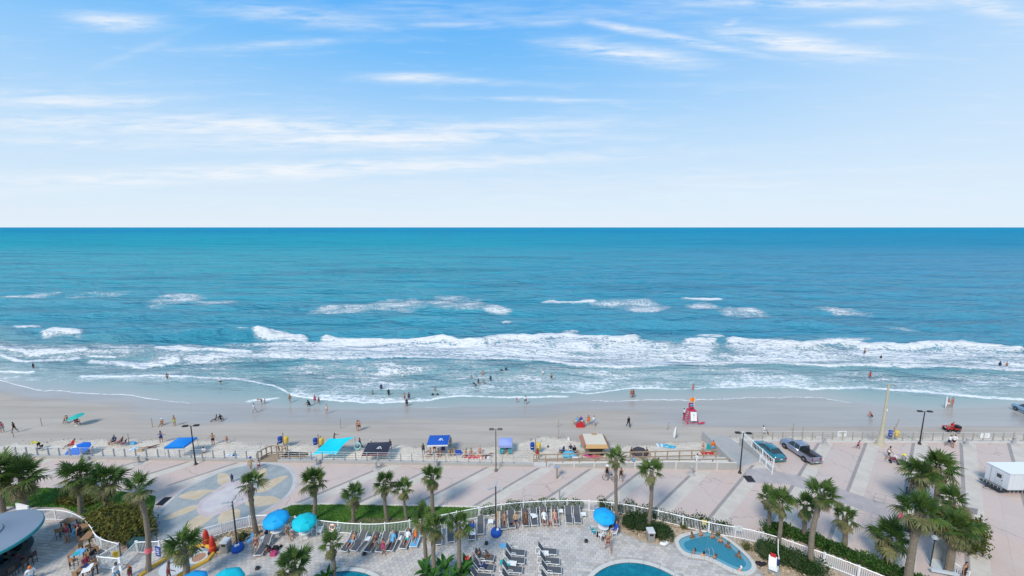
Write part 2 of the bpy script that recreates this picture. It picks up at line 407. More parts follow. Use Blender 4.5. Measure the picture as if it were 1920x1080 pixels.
# waves
nearf = np.clip((900 - dist) / 800, 0, 1); shore = np.clip((np.sqrt(GX ** 2 * 0 + GY ** 2) - 70) / 45, 0, 1)
wx = GX * .012; 
ph = GY * .30 + (fbm(GX / 45, GY / 60, 3, 3) - .5) * 5 + GX * .02
sw = np.maximum(np.sin(ph), -.4) ** 1 * .42 + np.sin(GY * .52 - GX * .07 + (fbm(GX / 25, GY / 25, 3, 7) - .5) * 8) * .14
sw += (fbm(GX / 9, GY / 2.4, 3, 8) - .5) * .34
Z = sw * 2.0 * nearf * (.25 + .75 * shore) * np.clip((GY - 60) / 25, .0, 1)
for pts, a, w0, w1 in [([(140, 632), (300, 634), (420, 628), (485, 630)], 1.25, 9, 3.0), ([(780, 628), (900, 622), (1020, 626), (1160, 630)], 1.15, 9, 3.2), ([(1180, 632), (1330, 640)], .7, 8, 4),
                       ([(1250, 588), (1500, 608), (1920, 640), (2200, 650)], .75, 7, 4), ([(0, 592), (400, 588)], .5, 7, 4), ([(640, 598), (1000, 610), (1150, 612)], .55, 6, 4),
                       ([(1110, 592), (1300, 598)], .6, 6, 4), ([(1500, 540), (1920, 560)], .6, 5, 3), ([(1300, 520), (1920, 537)], .6, 4, 2.6), ([(850, 548), (1280, 548)], .6, 5, 3), ([(0, 545), (640, 545)], .4, 5, 3)]:
    e, d, _ = line(pts, w0, w1, fade=60, wob=3, seed=40 + int(pts[0][1])); Z += e * a
Z += lift + (foam > .45) * (fbm(GX / 1.3, GY / 1.3, 3, 4) - .5) * .22
Z = SEA + Z * nearf
edgew = np.clip(1 - (rows[:, :1] - PY) / 22, 0, 1)
SH = -0.7 - 1.31 * np.clip((GY - 44.0) / 25.0, 0, 1)
Z = np.where(edgew > 0, np.maximum(Z * (1 - edgew) + edgew * (SH + .01 + foam * .05 * (edgew < .9)), SH + .008), Z)
# keep the seen position: re-project rows near shore on the raised film
T2 = (Z - CAM_H) / dz; nearrow = np.clip((80 - GY) / 8, 0, 1)
GX2, GY2 = xc * T2, dy * T2
GX = GX * (1 - nearrow) + GX2 * nearrow; GY = GY * (1 - nearrow) + GY2 * nearrow
Z[:, -1] = SEA
nc = len(cols)
co = np.stack([GX, GY, Z], -1).reshape(-1, 3).astype(np.float32)
ii, jj = np.meshgrid(np.arange(nc - 1), np.arange(NR - 1), indexing='ij'); a0 = (ii * NR + jj).ravel()
quads = np.stack([a0, a0 + NR, a0 + NR + 1, a0 + 1], -1).astype(np.int32)
def gridmesh(name, co, quads):
    me = bpy.data.meshes.new(name); me.vertices.add(len(co)); me.vertices.foreach_set('co', co.ravel())
    me.loops.add(len(quads) * 4); me.loops.foreach_set('vertex_index', quads.ravel())
    me.polygons.add(len(quads)); me.polygons.foreach_set('loop_start', np.arange(0, len(quads) * 4, 4, dtype=np.int32))
    me.polygons.foreach_set('use_smooth', np.ones(len(quads), bool)); me.update(calc_edges=True); return me
me = gridmesh('sea', co, quads)
at = me.attributes.new('foam', 'FLOAT', 'POINT'); at.data.foreach_set('value', foam.ravel().astype(np.float32))
fromedge = (rows[:, :1] - PY)          # px out from the waterline
sh_ = np.clip(1 - fromedge / 120.0, 0, 1)
at = me.attributes.new('shallow', 'FLOAT', 'POINT'); at.data.foreach_set('value', sh_.ravel().astype(np.float32))
m, q, b = newmat('sea_water')
aF = q.n('ShaderNodeAttribute', attribute_name='foam').outputs['Fac']; aS = q.n('ShaderNodeAttribute', attribute_name='shallow').outputs['Fac']
pos = q.n('ShaderNodeNewGeometry').outputs['Position']
sep = q.n('ShaderNodeSeparateXYZ'); q.l(pos, sep.inputs[0])
big = q.noise(q.mapping(pos, (.3, 1, 1)), .006, 5, .6, .4)
big2 = q.noise(q.mapping(pos, (.25, 1, 1), (0, 0, R(8))), .05, 5, .65, .3)
# offshore: turquoise on the left, bluer to the right and towards the horizon
far = q.smooth(sep.outputs[1], 500, 3200)
ang = q.m('DIVIDE', sep.outputs[0], q.m('MAXIMUM', sep.outputs[1], 20))
rt = q.smooth(q.m('ADD', ang, q.m('MULTIPLY', q.m('SUBTRACT', big, .5), 1.6)), -.5, .9)
c_mid = q.mix(rt, (.022, .37, .45), (.028, .285, .45))
c_deep = q.mix(q.ramp(big, [(.35, 0.), (.65, 1.)]), (.0, .20, .40), (.0, .32, .47))
sea_c = q.mix(far, c_mid, c_deep)
sea_c = q.mix(q.m('MULTIPLY', q.smooth(big2, .38, .62), .45), sea_c, (.05, .27, .38))
sea_c = q.mix(q.m('MULTIPLY', q.m('SUBTRACT', 1, q.smooth(sep.outputs[1], 110, 330)), .65), sea_c, (.06, .285, .395))
big3 = q.noise(q.mapping(pos, (.16, 1, 1), (0, 0, R(-5))), .028, 6, .7, .5)
sea_c = q.mix(q.m('MULTIPLY', q.smooth(big3, .50, .66), .60), sea_c, (.015, .17, .27))  # dark faces of the chop painted into the water colour as streaks
near_c = q.ramp(aS, [(0.0, (.08, .29, .37)), (.35, (.14, .33, .38)), (.62, (.21, .355, .38)), (.82, (.27, .365, .35)), (.93, (.36, .39, .365)), (1.0, (.40, .40, .375))])
sea_c = q.mix(q.smooth(aS, 0.0, .25), sea_c, near_c)
# foam: lace of bubbles, streaked along the shore
fp = q.mapping(pos, (1.0, 1.7, 1.0))
f1 = q.noise(fp, .28, 8, .74, 1.4); f2 = q.noise(fp, 2.1, 5, .7, .8)
vo = q.n('ShaderNodeTexVoronoi', feature='DISTANCE_TO_EDGE'); vo.inputs['Scale'].default_value = .75
nv = q.n('ShaderNodeTexNoise'); nv.inputs['Scale'].default_value = .8; q.l(fp, nv.inputs['Vector'])
vm = q.n('ShaderNodeVectorMath', operation='MULTIPLY_ADD'); q.l(nv.outputs['Color'], vm.inputs[0]); vm.inputs[1].default_value = (2.2, 2.2, 2.2); q.l(fp, vm.inputs[2])
q.l(vm.outputs[0], vo.inputs['Vector'])
lace = q.m('SUBTRACT', 1.0, q.m('MULTIPLY', q.m('MINIMUM', vo.outputs['Distance'], .4), 2.5))
tex = q.m('ADD', q.m('ADD', q.m('MULTIPLY', f1, .62), q.m('MULTIPLY', f2, .38)), q.m('MULTIPLY_ADD', lace, .20, -.09))
tex = q.m('MULTIPLY_ADD', tex, 2.3, -.65)
fm = q.smooth(q.m('ADD', tex, aF), .94, 1.34)
fm = q.m('MULTIPLY', fm, q.smooth(aF, .12, .3))
# faint old-foam film
film = q.m('MULTIPLY', q.smooth(q.m('ADD', tex, aF), .70, 1.1), .36); film = q.m('MULTIPLY', film, q.smooth(aF, .1, .4))
fall = q.m('MAXIMUM', fm, film)
q.l(q.mix(fall, sea_c, (.74, .765, .775)), b.inputs['Base Color'])
q.l(q.m('MULTIPLY_ADD', fall, .45, .28), b.inputs['Roughness']); b.inputs['IOR'].default_value = 1.33
b.inputs['Specular IOR Level'].default_value = .22
wv1 = q.noise(q.mapping(pos, (.42, 1, 1), (0, 0, R(-4))), .16, 6, .62, .3); wv2 = q.noise(q.mapping(pos, (.45, 1, 1), (0, 0, R(6))), .8, 5, .6)
bn = q.n('ShaderNodeBump'); bn.inputs['Distance'].default_value = 2.0
q.l(q.m('SUBTRACT', .95, q.m('MULTIPLY', q.smooth(aS, .45, .95), .93)), bn.inputs['Strength'])
wv0 = q.noise(q.mapping(pos, (.3, 1, 1), (0, 0, R(3))), .045, 5, .6, .4)
hh = q.m('ADD', q.m('ADD', q.m('MULTIPLY', wv1, 2.4), q.m('MULTIPLY', wv2, .5)), q.m('ADD', q.m('MULTIPLY', fm, .08), q.m('MULTIPLY', wv0, 6.0))); q.l(hh, bn.inputs['Height']); q.l(bn.outputs[0], b.inputs['Normal'])
# rough sea: reflection capped, since steep wave slopes hide the grazing facets
df = q.n('ShaderNodeBsdfDiffuse'); q.l(b.inputs['Base Color'].links[0].from_socket, df.inputs[0]); q.l(bn.outputs[0], df.inputs['Normal'])
gl = q.n('ShaderNodeBsdfGlossy'); gl.inputs['Roughness'].default_value = .16; q.l(bn.outputs[0], gl.inputs['Normal'])
fr = q.n('ShaderNodeFresnel'); fr.inputs['IOR'].default_value = 1.33; q.l(bn.outputs[0], fr.inputs['Normal'])
fac = q.m('MINIMUM', fr.outputs[0], .55); fac = q.m('MULTIPLY', fac, q.m('SUBTRACT', 1, fall)); fac = q.m('MULTIPLY', fac, q.m('MULTIPLY_ADD', q.smooth(sep.outputs[1], 160, 800), -.90, 1.0))
ms = q.n('ShaderNodeMixShader'); q.l(fac, ms.inputs[0]); q.l(df.outputs[0], ms.inputs[1]); q.l(gl.outputs[0], ms.inputs[2]); q.l(ms.outputs[0], m.node_tree.nodes['Material Output'].inputs[0])
me.materials.append(m); sea = link('sea', me); tag(sea, kind='structure')

# ================================================================== SAND
DRY = [(-500, 838), (0, 838), (40, 832), (120, 826), (200, 826), (300, 826), (350, 829), (400, 826), (440, 829), (480, 835), (520, 834), (600, 836), (660, 842), (760, 838), (850, 842),
       (905, 842), (940, 836), (985, 828), (1020, 822), (1060, 823), (1100, 833), (1160, 838), (1240, 834), (1300, 829), (1372, 826), (1400, 822), (2400, 818)]
gx = np.concatenate([np.linspace(-700, -125, 14)[:-1], np.arange(-125, 125.1, .5), np.linspace(125, 700, 14)[1:]]); gy = np.concatenate([np.arange(44, 82, .35), np.array([90., 120., 200.])])
SX, SY = np.meshgrid(gx, gy, indexing='ij'); t_ = np.clip((SY - 44) / 25, 0, 1)
SZ = -0.7 - 1.31 * t_
zz = SZ - CAM_H; dep = SY * cP - zz * sP; spx = 960 + FPX * SX / dep; spy = 540 - FPX * (SY * sP + zz * cP) / dep
dl = np.interp(spx, [p[0] for p in DRY], [p[1] for p in DRY]) + (fbm(SX / 2.2, SY / 2.2, 4, 12) - .5) * 12
dry = np.clip((spy - dl) / 3.5 + .5, 0, 1)
SZ = SZ + dry * ((fbm(SX / .9, SY / .9, 3, 2) - .5) * .16 + .03)
SZ[:, -3:] = -4
el = np.interp(spx, cols, ed); wet = np.clip(1 - (spy - el) / (34 + (fbm(SX / 9, SY / 3, 3, 31) - .5) * 34), 0, 1) 
wet = np.maximum(wet, np.clip((spx - 1150) / 150, 0, 1) * np.clip((806 - spy) / 14, 0, 1) * .9)
wet = np.maximum(wet, .75 * np.clip(1 - ((spx - 400) / 190) ** 2 - ((spy - 783) / 16) ** 2, 0, 1)); wet *= (1 - dry)  # oval at left: building shade on the sand, put into the wet tone
SZ = SZ - np.clip((el - 4 - spy) * .03, 0, 1.2)
co = np.stack([SX, SY, SZ], -1).reshape(-1, 3).astype(np.float32); n1, n2 = len(gx), len(gy)
ii, jj = np.meshgrid(np.arange(n1 - 1), np.arange(n2 - 1), indexing='ij'); a0 = (ii * n2 + jj).ravel()
me = gridmesh('sand_beach', co, np.stack([a0, a0 + n2, a0 + n2 + 1, a0 + 1], -1).astype(np.int32))
for nm, ar in (('dry', dry), ('wet', wet)):
    at = me.attributes.new(nm, 'FLOAT', 'POINT'); at.data.foreach_set('value', ar.ravel().astype(np.float32))
m, q, b = newmat('beach_sand')
aD = q.n('ShaderNodeAttribute', attribute_name='dry').outputs['Fac']; aW = q.n('ShaderNodeAttribute', attribute_name='wet').outputs['Fac']
pos = q.n('ShaderNodeNewGeometry').outputs['Position']
n1_ = q.noise(pos, 1.2, 6, .65); n2_ = q.noise(q.mapping(pos, (.12, 1, 1)), .5, 5, .6); n3_ = q.noise(pos, 4.5, 3, .6)
dcol = q.mix(q.smooth(n1_, .3, .75), (.60, .52, .42), (.73, .65, .54)); dcol = q.mix(q.m('MULTIPLY', q.smooth(n3_, .58, .75), .35), dcol, (.36, .32, .27))
mcol = q.mix(q.smooth(n2_, .3, .7), (.385, .335, .28), (.455, .40, .34))
wcol = q.mix(q.smooth(n2_, .3, .7), (.335, .305, .275), (.385, .35, .315))
c = q.mix(q.smooth(aW, 0, .8), mcol, wcol); c = q.mix(aD, c, dcol)
# tyre and foot tracks on damp sand
trk = q.noise(q.mapping(pos, (.06, 2.2, 1), (0, 0, R(2))), 1.6, 3, .5); c = q.mix(q.m('MULTIPLY', q.smooth(trk, .56, .66), .26), c, (.25, .22, .19))
q.l(c, b.inputs['Base Color']); q.l(q.m('SUBTRACT', .9, q.m('MULTIPLY', q.smooth(aW, 0, .7), .68)), b.inputs['Roughness']); b.inputs['Specular IOR Level'].default_value = .5
bn = q.n('ShaderNodeBump'); bn.inputs['Distance'].default_value = .22; q.l(q.m('MULTIPLY_ADD', aD, .75, .1), bn.inputs['Strength']); q.l(q.noise(pos, 3.5, 5, .7), bn.inputs['Height']); q.l(bn.outputs[0], b.inputs['Normal'])
me.materials.append(m); tag(link('sand_beach', me), kind='structure')

# ================================================================== PROMENADE AND GROUND
def sheet(name, poly, z, mat, parent=None, kind='structure', thick=.0):
    mb = MB()
    if thick: mb.prism([(p[0], p[1]) for p in poly], z - thick, z)
    else:
        pl = [(p[0], p[1], z) for p in poly]; n = len(pl)
        a = sum(pl[i][0] * pl[(i + 1) % n][1] - pl[(i + 1) % n][0] * pl[i][1] for i in range(n))
        mb.add(pl if a > 0 else pl[::-1], [tuple(range(n))])
    o = mb.build(name, mat, parent)
    if not parent: tag(o, kind=kind)
    return o
m, q, b = newmat('stamped_concrete')
pos = q.n('ShaderNodeNewGeometry').outputs['Position']
r45 = q.mapping(pos, (1, 1, 1), (0, 0, R(-43)))
br = q.n('ShaderNodeTexBrick'); q.l(r45, br.inputs['Vector']); br.inputs['Scale'].default_value = 1.0
br.inputs['Brick Width'].default_value = 2.4; br.inputs['Row Height'].default_value = 2.4; br.offset = 0; br.inputs['Mortar Size'].default_value = .02; br.inputs['Mortar Smooth'].default_value = .3
br.inputs['Color1'].default_value = (.56, .435, .375, 1); br.inputs['Color2'].default_value = (.525, .41, .355, 1); br.inputs['Mortar'].default_value = (.40, .35, .32, 1)
st_ = q.noise(pos, .35, 6, .65); s2 = q.noise(pos, 3.0, 5, .7)
c = q.mix(q.m('MULTIPLY', q.smooth(st_, .42, .72), .5), br.outputs['Color'], (.52, .46, .41))
c = q.mix(q.m('MULTIPLY', q.smooth(st_, .6, .35), .0), c, (.3, .3, .3)); c = q.mix(q.m('MULTIPLY', q.smooth(s2, .5, .8), .45), c, (.33, .29, .27))
stn = q.noise(q.mapping(pos, (1, .45, 1), (0, 0, R(-43))), .55, 7, .75, .8); c = q.mix(q.m('MULTIPLY', q.smooth(stn, .56, .72), .38), c, (.34, .29, .28))
vc = q.n('ShaderNodeTexVoronoi', feature='DISTANCE_TO_EDGE'); vc.inputs['Scale'].default_value = .16; nn_ = q.n('ShaderNodeTexNoise'); nn_.inputs['Scale'].default_value = .9; q.l(pos, nn_.inputs['Vector']); va = q.n('ShaderNodeVectorMath', operation='ADD'); q.l(pos, va.inputs[0]); q.l(nn_.outputs['Color'], va.inputs[1]); q.l(va.outputs[0], vc.inputs['Vector'])
c = q.mix(q.m('MULTIPLY', q.m('LESS_THAN', vc.outputs['Distance'], .006), .45), c, (.22, .19, .18))
big_ = q.noise(pos, .09, 4, .6); c = q.mix(q.m('MULTIPLY', q.smooth(big_, .4, .65), .5), c, (.50, .435, .405))
q.l(c, b.inputs['Base Color']); b.inputs['Roughness'].default_value = .85
bn = q.n('ShaderNodeBump'); bn.inputs['Strength'].default_value = .25; bn.inputs['Distance'].default_value = .02; q.l(s2, bn.inputs['Height']); q.l(bn.outputs[0], b.inputs['Normal'])
STAMP = m
def groundmat(name, c1, c2, sc=.8, dark=None, bump=.3):
    c1 = tuple(x * .94 for x in c1)
    m, q, b = newmat(name); pos = q.n('ShaderNodeNewGeometry').outputs['Position']
    n = q.noise(pos, sc, 6, .65); n2 = q.noise(pos, sc * 6, 4, .7)
    c = q.mix(q.smooth(n, .3, .7), c1, c2); c = q.mix(q.m('MULTIPLY', q.smooth(n2, .5, .8), .4), c, dark or tuple(x * .7 for x in c1))
    q.l(c, b.inputs['Base Color']); b.inputs['Roughness'].default_value = .88
    bn = q.n('ShaderNodeBump'); bn.inputs['Strength'].default_value = bump; bn.inputs['Distance'].default_value = .03; q.l(n2, bn.inputs['Height']); q.l(bn.outputs[0], b.inputs['Normal'])
    return m
PALEB = groundmat('pale_band', (.53, .475, .41), (.58, .525, .455)); DARKB = groundmat('dark_band', (.275, .245, .23), (.32, .29, .275))
GREYB = groundmat('grey_paving', (.37, .335, .33), (.43, .39, .38)); SOIL = groundmat('soil', (.16, .12, .085), (.22, .17, .12), 2)
GROCK = groundmat('rock_mulch', (.36, .27, .18), (.50, .40, .29), 2.5, (.20, .14, .09), 1.0); LAWN = groundmat('lawn_turf', (.04, .12, .012), (.075, .17, .02), .5, (.03, .08, .012), 1)
GROUT = groundmat('deck_bed', (.33, .32, .31), (.40, .39, .37), 1.2)
WA, WB = Vector((-220, 51.7)), Vector((27.2, 44.55))       # line of the low sea wall
def wy(x): return WA.y + (x - WA.x) * (WB.y - WA.y) / (WB.x - WA.x)
BO = P(1372, 881).x; 
ground = sheet('ground', [(-400, -60), (400, -60), (400, 40), (-400, 40)], -.35, SOIL)
RAMP_X0, RAMP_X1 = 27.6, 31.4
prom_poly = [(-300, 8), (300, 8), (300, 50.9), (RAMP_X1 + .1, 51.3), (RAMP_X1 + .1, 46.6), (BO, wy(BO)), (-300, wy(-300))]
sheet('promenade', prom_poly, 0, STAMP, thick=1.6)
# diagonal bands
bd = Vector((.734, .679))
def band_poly(xw, wd, y0, y1, yref=44.7):
    f = bd.x / bd.y
    return [(xw + (y0 - yref) * f, y0), (xw + wd + (y0 - yref) * f, y0), (xw + wd + (y1 - yref) * f, y1), (xw + (y1 - yref) * f, y1)]
for k in range(-16, 14):
    xw = 3.03 + 6.45 * k
    y1 = wy(xw) - .35 if xw < 26.5 else 50.6
    y0 = 34.0 if xw < 20 else 27
    if -17.5 > xw > -30: continue
    if xw < -30: y0 = 41.5
    if -17.5 <= xw < 4: y0 = 37.3
    if xw > 40: y0 = 12
    if 27 < xw < 30: y1 = 45.5
    sheet('dark_paving_band', band_poly(xw - .2, .46, y0, y1), .004, DARKB)
    sheet('pale_paving_band', band_poly(xw + .27, 1.75, y0, y1), .004, PALEB)
sheet('grey_paving_band', [P(*p) for p in [(1398, 880), (1430, 878), (1500, 893), (1580, 918), (1660, 945), (1740, 985), (1722, 1004), (1650, 970), (1560, 935), (1480, 908), (1400, 905)]], .008, GREYB)
# ---- the painted-concrete sun medallion
MED = P(420, 934); 
BLUE1 = groundmat('blue_grey_paving', (.265, .30, .31), (.345, .37, .37), .9); YEL1 = groundmat('yellow_paving', (.50, .40, .27), (.57, .47, .34), .9, (.38, .31, .22)); PNK1 = groundmat('pink_paving', (.47, .385, .375), (.54, .48, .49), .7, (.38, .27, .25))
CIRC = groundmat('pale_ring', (.46, .45, .44), (.53, .51, .49), .6)
medpts = [(283, 1000), (279, 985), (290, 965), (318, 938), (342, 918), (380, 899), (420, 881), (462, 871), (500, 867), (535, 872), (552, 888), (554, 905), (545, 925), (520, 945), (488, 964), (440, 982), (380, 1000), (330, 1012), (295, 1015)]
ctr = sum((P(*p) for p in medpts), Vector()) / len(medpts)
def spx(pts, it=2):
    v = [P(*p) for p in pts]; 
    for _ in range(it):
        q_ = []
        for i in range(len(v)): a, b_ = v[i], v[(i + 1) % len(v)]; q_ += [a.lerp(b_, .25), a.lerp(b_, .75)]
        v = q_
    return v
mo = spx(medpts)
sheet('medallion_ring', [ctr + (p - ctr) * 1.03 for p in mo], .009, CIRC); sheet('medallion_disc', [ctr + (p - ctr) * .965 for p in mo], .013, BLUE1)
Z7 = lambda L_: [(270 + a / 6.352, 850 + b_ / 6.352) for a, b_ in L_]
for pt in [[(880, 240), (990, 235), (1030, 300), (1020, 350), (890, 385), (872, 330)], [(385, 520), (520, 462), (700, 430), (870, 440), (740, 480), (650, 555), (520, 552)], [(200, 800), (330, 720), (480, 650), (620, 610), (650, 640), (600, 680), (470, 725), (300, 790)],
           [(450, 970), (465, 870), (600, 765), (700, 715), (870, 715), (810, 780), (700, 850), (600, 935), (520, 985)], [(880, 870), (882, 730), (1000, 680), (1150, 650), (1142, 785), (1000, 840)], [(1170, 600), (1300, 510), (1500, 508), (1620, 535), (1635, 580), (1500, 620), (1300, 645)],
           [(1310, 460), (1450, 340), (1600, 280), (1740, 262), (1650, 330), (1500, 430), (1400, 475)], [(1330, 240), (1370, 180), (1440, 165), (1475, 230), (1440, 290), (1330, 335)]]:
    sheet('medallion_ray', spx(Z7(pt), 1), .017, YEL1)
sheet('medallion_centre', spx(Z7([(640, 730), (610, 610), (830, 450), (980, 340), (1180, 320), (1330, 390), (1340, 470), (1180, 610), (900, 725), (750, 770)]), 1), .021, PNK1)
sheet('medallion_heart', spx(Z7([(700, 690), (690, 590), (880, 460), (1040, 380), (1160, 400), (1130, 520), (950, 640), (800, 700)]), 2), .025, groundmat('pale_lilac_paving', (.50, .46, .49), (.56, .53, .50), .7))
GRATE = pm('iron_grate', (.05, .045, .06), .6, .3, 6, .5)
for pts, lb in (([(291, 947), (308, 933), (323, 932), (305, 948)], 'dark square iron drain grate beside the blue and yellow sun paving'), ([(1392, 892), (1408, 892), (1417, 904), (1402, 904)], 'dark iron drain grate at the foot of the concrete beach ramp')):
    c_ = sum((P(*p) for p in pts), Vector()) / 4; t = thing('drain_grate', lb, 'drain grate', c_)
    mb = MB(); mb.prism([(P(*p) - c_)[:2] for p in pts], .002, .02); mb.build('frame', GRATE, t)
    e0, e1, e2, e3 = [P(*p) - c_ for p in pts]
    for i in range(1, 8):
        a, b_ = e0.lerp(e3, i / 8), e1.lerp(e2, i / 8); mb = MB(); mb.cyl(a + Vector((0, 0, .03)), b_ + Vector((0, 0, .03)), .03, n=5); mb.build('bar', BLACK, t)

# ================================================================== FENCE LINE OF THE POOL DECK
FT = [(298, 1014), (340, 1003), (400, 984), (455, 969), (500, 963), (560, 969), (610, 976), (650, 980), (700, 982), (750, 978), (800, 970), (850, 960), (900, 950), (950, 943), (1000, 939), (1060, 937),
      (1110, 938), (1160, 942), (1220, 953), (1280, 967), (1340, 981), (1400, 990), (1455, 1004), (1500, 1020), (1560, 1041), (1600, 1056), (1680, 1088), (1760, 1125)]
RH = 1.25
fence_path = [Vector((p.x, p.y, 0)) for p in smoothpath([P(x, y, RH) for x, y in FT], 2)]
deck_poly = [(p.x, p.y) for p in fence_path] + [(40, 18), (-75, 18), (-75, 36)] + [tuple(P(*p)[:2]) for p in [(-60, 985), (58, 980), (105, 978), (135, 982), (155, 993), (170, 1008), (178, 1026), (195, 1036), (222, 1043), (255, 1041)]]
deck = sheet('pool_deck', deck_poly, .02, GROUT, thick=.15)
# beds
beds = {'rock_bed': [[(1143, 968), (1165, 960), (1220, 972), (1290, 990), (1345, 1004), (1400, 1016), (1460, 1030), (1500, 1046), (1560, 1068), (1640, 1105), (1560, 1110), (1460, 1100), (1425, 1075), (1410, 1045), (1375, 1010), (1330, 998), (1285, 1000), (1265, 1018), (1230, 1024), (1190, 1010), (1150, 992)],
                     [(398, 1048), (392, 1022), (405, 1005), (445, 992), (500, 983), (520, 990), (512, 1003), (470, 1008), (432, 1020), (412, 1040)]]}
bedpolys = []
for pl in beds['rock_bed']:
    v = [(p.x, p.y) for p in smoothpath([P(*p) for p in pl + pl[:1]], 2)]; bedpolys.append(v); sheet('rock_bed', v, .055, GROCK, thick=.03)
# lawns
lawn1 = [P(*p) for p in [(522, 958), (548, 947), (640, 946), (760, 949), (897, 952)]] + [p for p in fence_path if -22.5 < p.x < -3.2][::-1]
lawn1 = [Vector((p.x, p.y + (.15 if i > 4 else 0), 0)) for i, p in enumerate(lawn1)]
lawn2 = [P(*p) for p in [(-330, 905), (0, 912), (60, 915), (150, 916), (230, 922), (292, 930), (290, 945), (282, 970), (262, 1000), (245, 1015), (215, 1010), (180, 995), (160, 970), (120, 952), (40, 950), (-330, 950)]]
for lw in (lawn1, lawn2): sheet('lawn', lw, .03, LAWN, thick=.05)
mb = MB(); mb.tube([P(*p) + Vector((0, 0, .03)) for p in [(518, 959), (548, 946), (640, 945), (760, 948), (898, 951)]], .11, 6); tag(mb.build('lawn_kerb', CONCL), kind='structure')
sheet('soil_bed', [P(*p) for p in [(655, 975), (700, 971), (760, 972), (800, 971), (790, 978), (700, 982), (650, 980)]], .036, SOIL)
mb = MB()
for lw, n in ((lawn1, 9000), (lawn2, 16000)):
    pl = [(p.x, p.y) for p in lw]; xs = [max(-75, p[0]) for p in pl]; ys = [p[1] for p in pl]; c_ = 0
    while c_ < n:
        x, y = rnd.uniform(min(xs), max(xs)), rnd.uniform(min(ys), max(ys))
        if not pip(x, y, pl): c_ += .05; continue
        c_ += 1; a = rnd.uniform(0, 6.28); h = rnd.uniform(.05, .12); s_ = .05
        mb.add([(x - s_ * math.cos(a), y - s_ * math.sin(a), .03), (x + s_ * math.cos(a), y + s_ * math.sin(a), .03), (x + rnd.uniform(-.05, .05), y + rnd.uniform(-.05, .05), .03 + h)], [(0, 1, 2)])
tag(mb.build('grass', GRASSM), 'short green grass of the lawns between promenade and pool fence', 'grass', kind='stuff')

# ================================================================== POOLS
m, q, b = newmat('pool_water')
pos = q.n('ShaderNodeNewGeometry').outputs['Position']; n = q.noise(pos, 1.4, 4, .6, .5)
q.l(q.mix(q.smooth(n, .35, .7), (.0, .15, .215), (.006, .21, .28)), b.inputs['Base Color']); b.inputs['Roughness'].default_value = .06
bn = q.n('ShaderNodeBump'); bn.inputs['Strength'].default_value = .8; bn.inputs['Distance'].default_value = .12; q.l(q.noise(pos, 3, 3), bn.inputs['Height']); q.l(bn.outputs[0], b.inputs['Normal'])
POOLW = m
SPAW = pm('spa_water', (.035, .21, .29), .07, .12, 2.5, .25, bscale=4); SPAB = pm('spa_bench', (.13, .33, .41), .2, .1, 3)
TILE = pm('pool_tile', (.10, .20, .28), .3, .25, 10)
def pool(cx, pts, wmat, label, bench=False):
    c_ = cx; t = thing('swimming_pool' if not bench else 'spa_pool', label, 'pool', c_)
    n = len(pts); ctr_ = sum(pts, Vector()) / n
    def off(d): 
        o = []
        for i in range(n):
            a, b_ = pts[i - 1], pts[(i + 1) % n]; tt_ = (b_ - a).normalized(); nrm = Vector((tt_.y, -tt_.x, 0)); 
            if nrm.dot(pts[i] - ctr_) < 0 and not bench: nrm = -nrm
            o.append(pts[i] + nrm * d)
        return o
    def ring(A, B, z0, z1, name, mat, grow=0):
        mb = MB(); vs = [(p.x - c_.x, p.y - c_.y, z0) for p in A] + [(p.x - c_.x, p.y - c_.y, z1) for p in B]
        mb.add(vs, [(i, (i + 1) % n, n + (i + 1) % n, n + i) for i in range(n)]); mb.build(name, mat, t)
    # coping stones one by one
    I, O = off(0.0), off(.36); per = 3
    cops = []
    for i in range(0, n, per):
        idx = [(i + k_) % n for k_ in range(per + 1)] if i + per <= n else [k_ % n for k_ in range(i, n + 1)]
        A = [I[j] for j in idx]; B = [O[j] for j in idx]
        f = .012
        A[0] = A[0].lerp(A[1], .06); B[0] = B[0].lerp(B[1], .06)
        poly = [(p.x - c_.x, p.y - c_.y) for p in A + B[::-1]]
        mb = MB(); mb.prism(poly, .03, .135 + rnd.uniform(0, .006)); mb.build('coping_stone', CONCL, t)
    ring(I, I, .125, .02, 'tile_band', TILE)
    if bench: ring(I, off(-.42), .066, .064, 'bench', SPAB)
    mb = MB(); mb.add([(p.x - c_.x, p.y - c_.y, .058) for p in I], [tuple(range(n))]); o = mb.build('water', wmat, t)
    return t, [(p.x, p.y) for p in O]
bc = Vector((10.2, 26.15, 0)); rr = 4.8
c1pts = [bc + Vector((rr * math.cos(a), rr * .98 * math.sin(a), 0)) for a in [2 * math.pi * i / 72 for i in range(72)]]
_, pol1 = pool(bc, c1pts, POOLW, 'round blue swimming pool with pale coping at bottom centre right')
bc2 = Vector((-13.9, 25.25, 0)); c2pts = [bc2 + Vector((4.8 * math.cos(a), 4.75 * math.sin(a), 0)) for a in [2 * math.pi * i / 60 for i in range(60)]]
_, pol2 = pool(bc2, c2pts, POOLW, 'blue swimming pool edge behind the small palms at bottom left centre')
spa = smoothpath([P(*p) for p in [(1272, 1018), (1278, 1010), (1300, 1004), (1325, 999), (1342, 1003), (1360, 1012), (1385, 1032), (1408, 1055), (1410, 1068), (1396, 1076), (1372, 1068), (1345, 1054), (1325, 1044), (1290, 1041), (1276, 1030), (1272, 1018)]], 2)[:-1]
if sum(spa[i].x * spa[(i + 1) % len(spa)].y - spa[(i + 1) % len(spa)].x * spa[i].y for i in range(len(spa))) < 0: spa = spa[::-1]
_, pol3 = pool(sum(spa, Vector()) / len(spa), spa, SPAW, 'boomerang shaped turquoise spa pool with bathers beside the right fence', True)
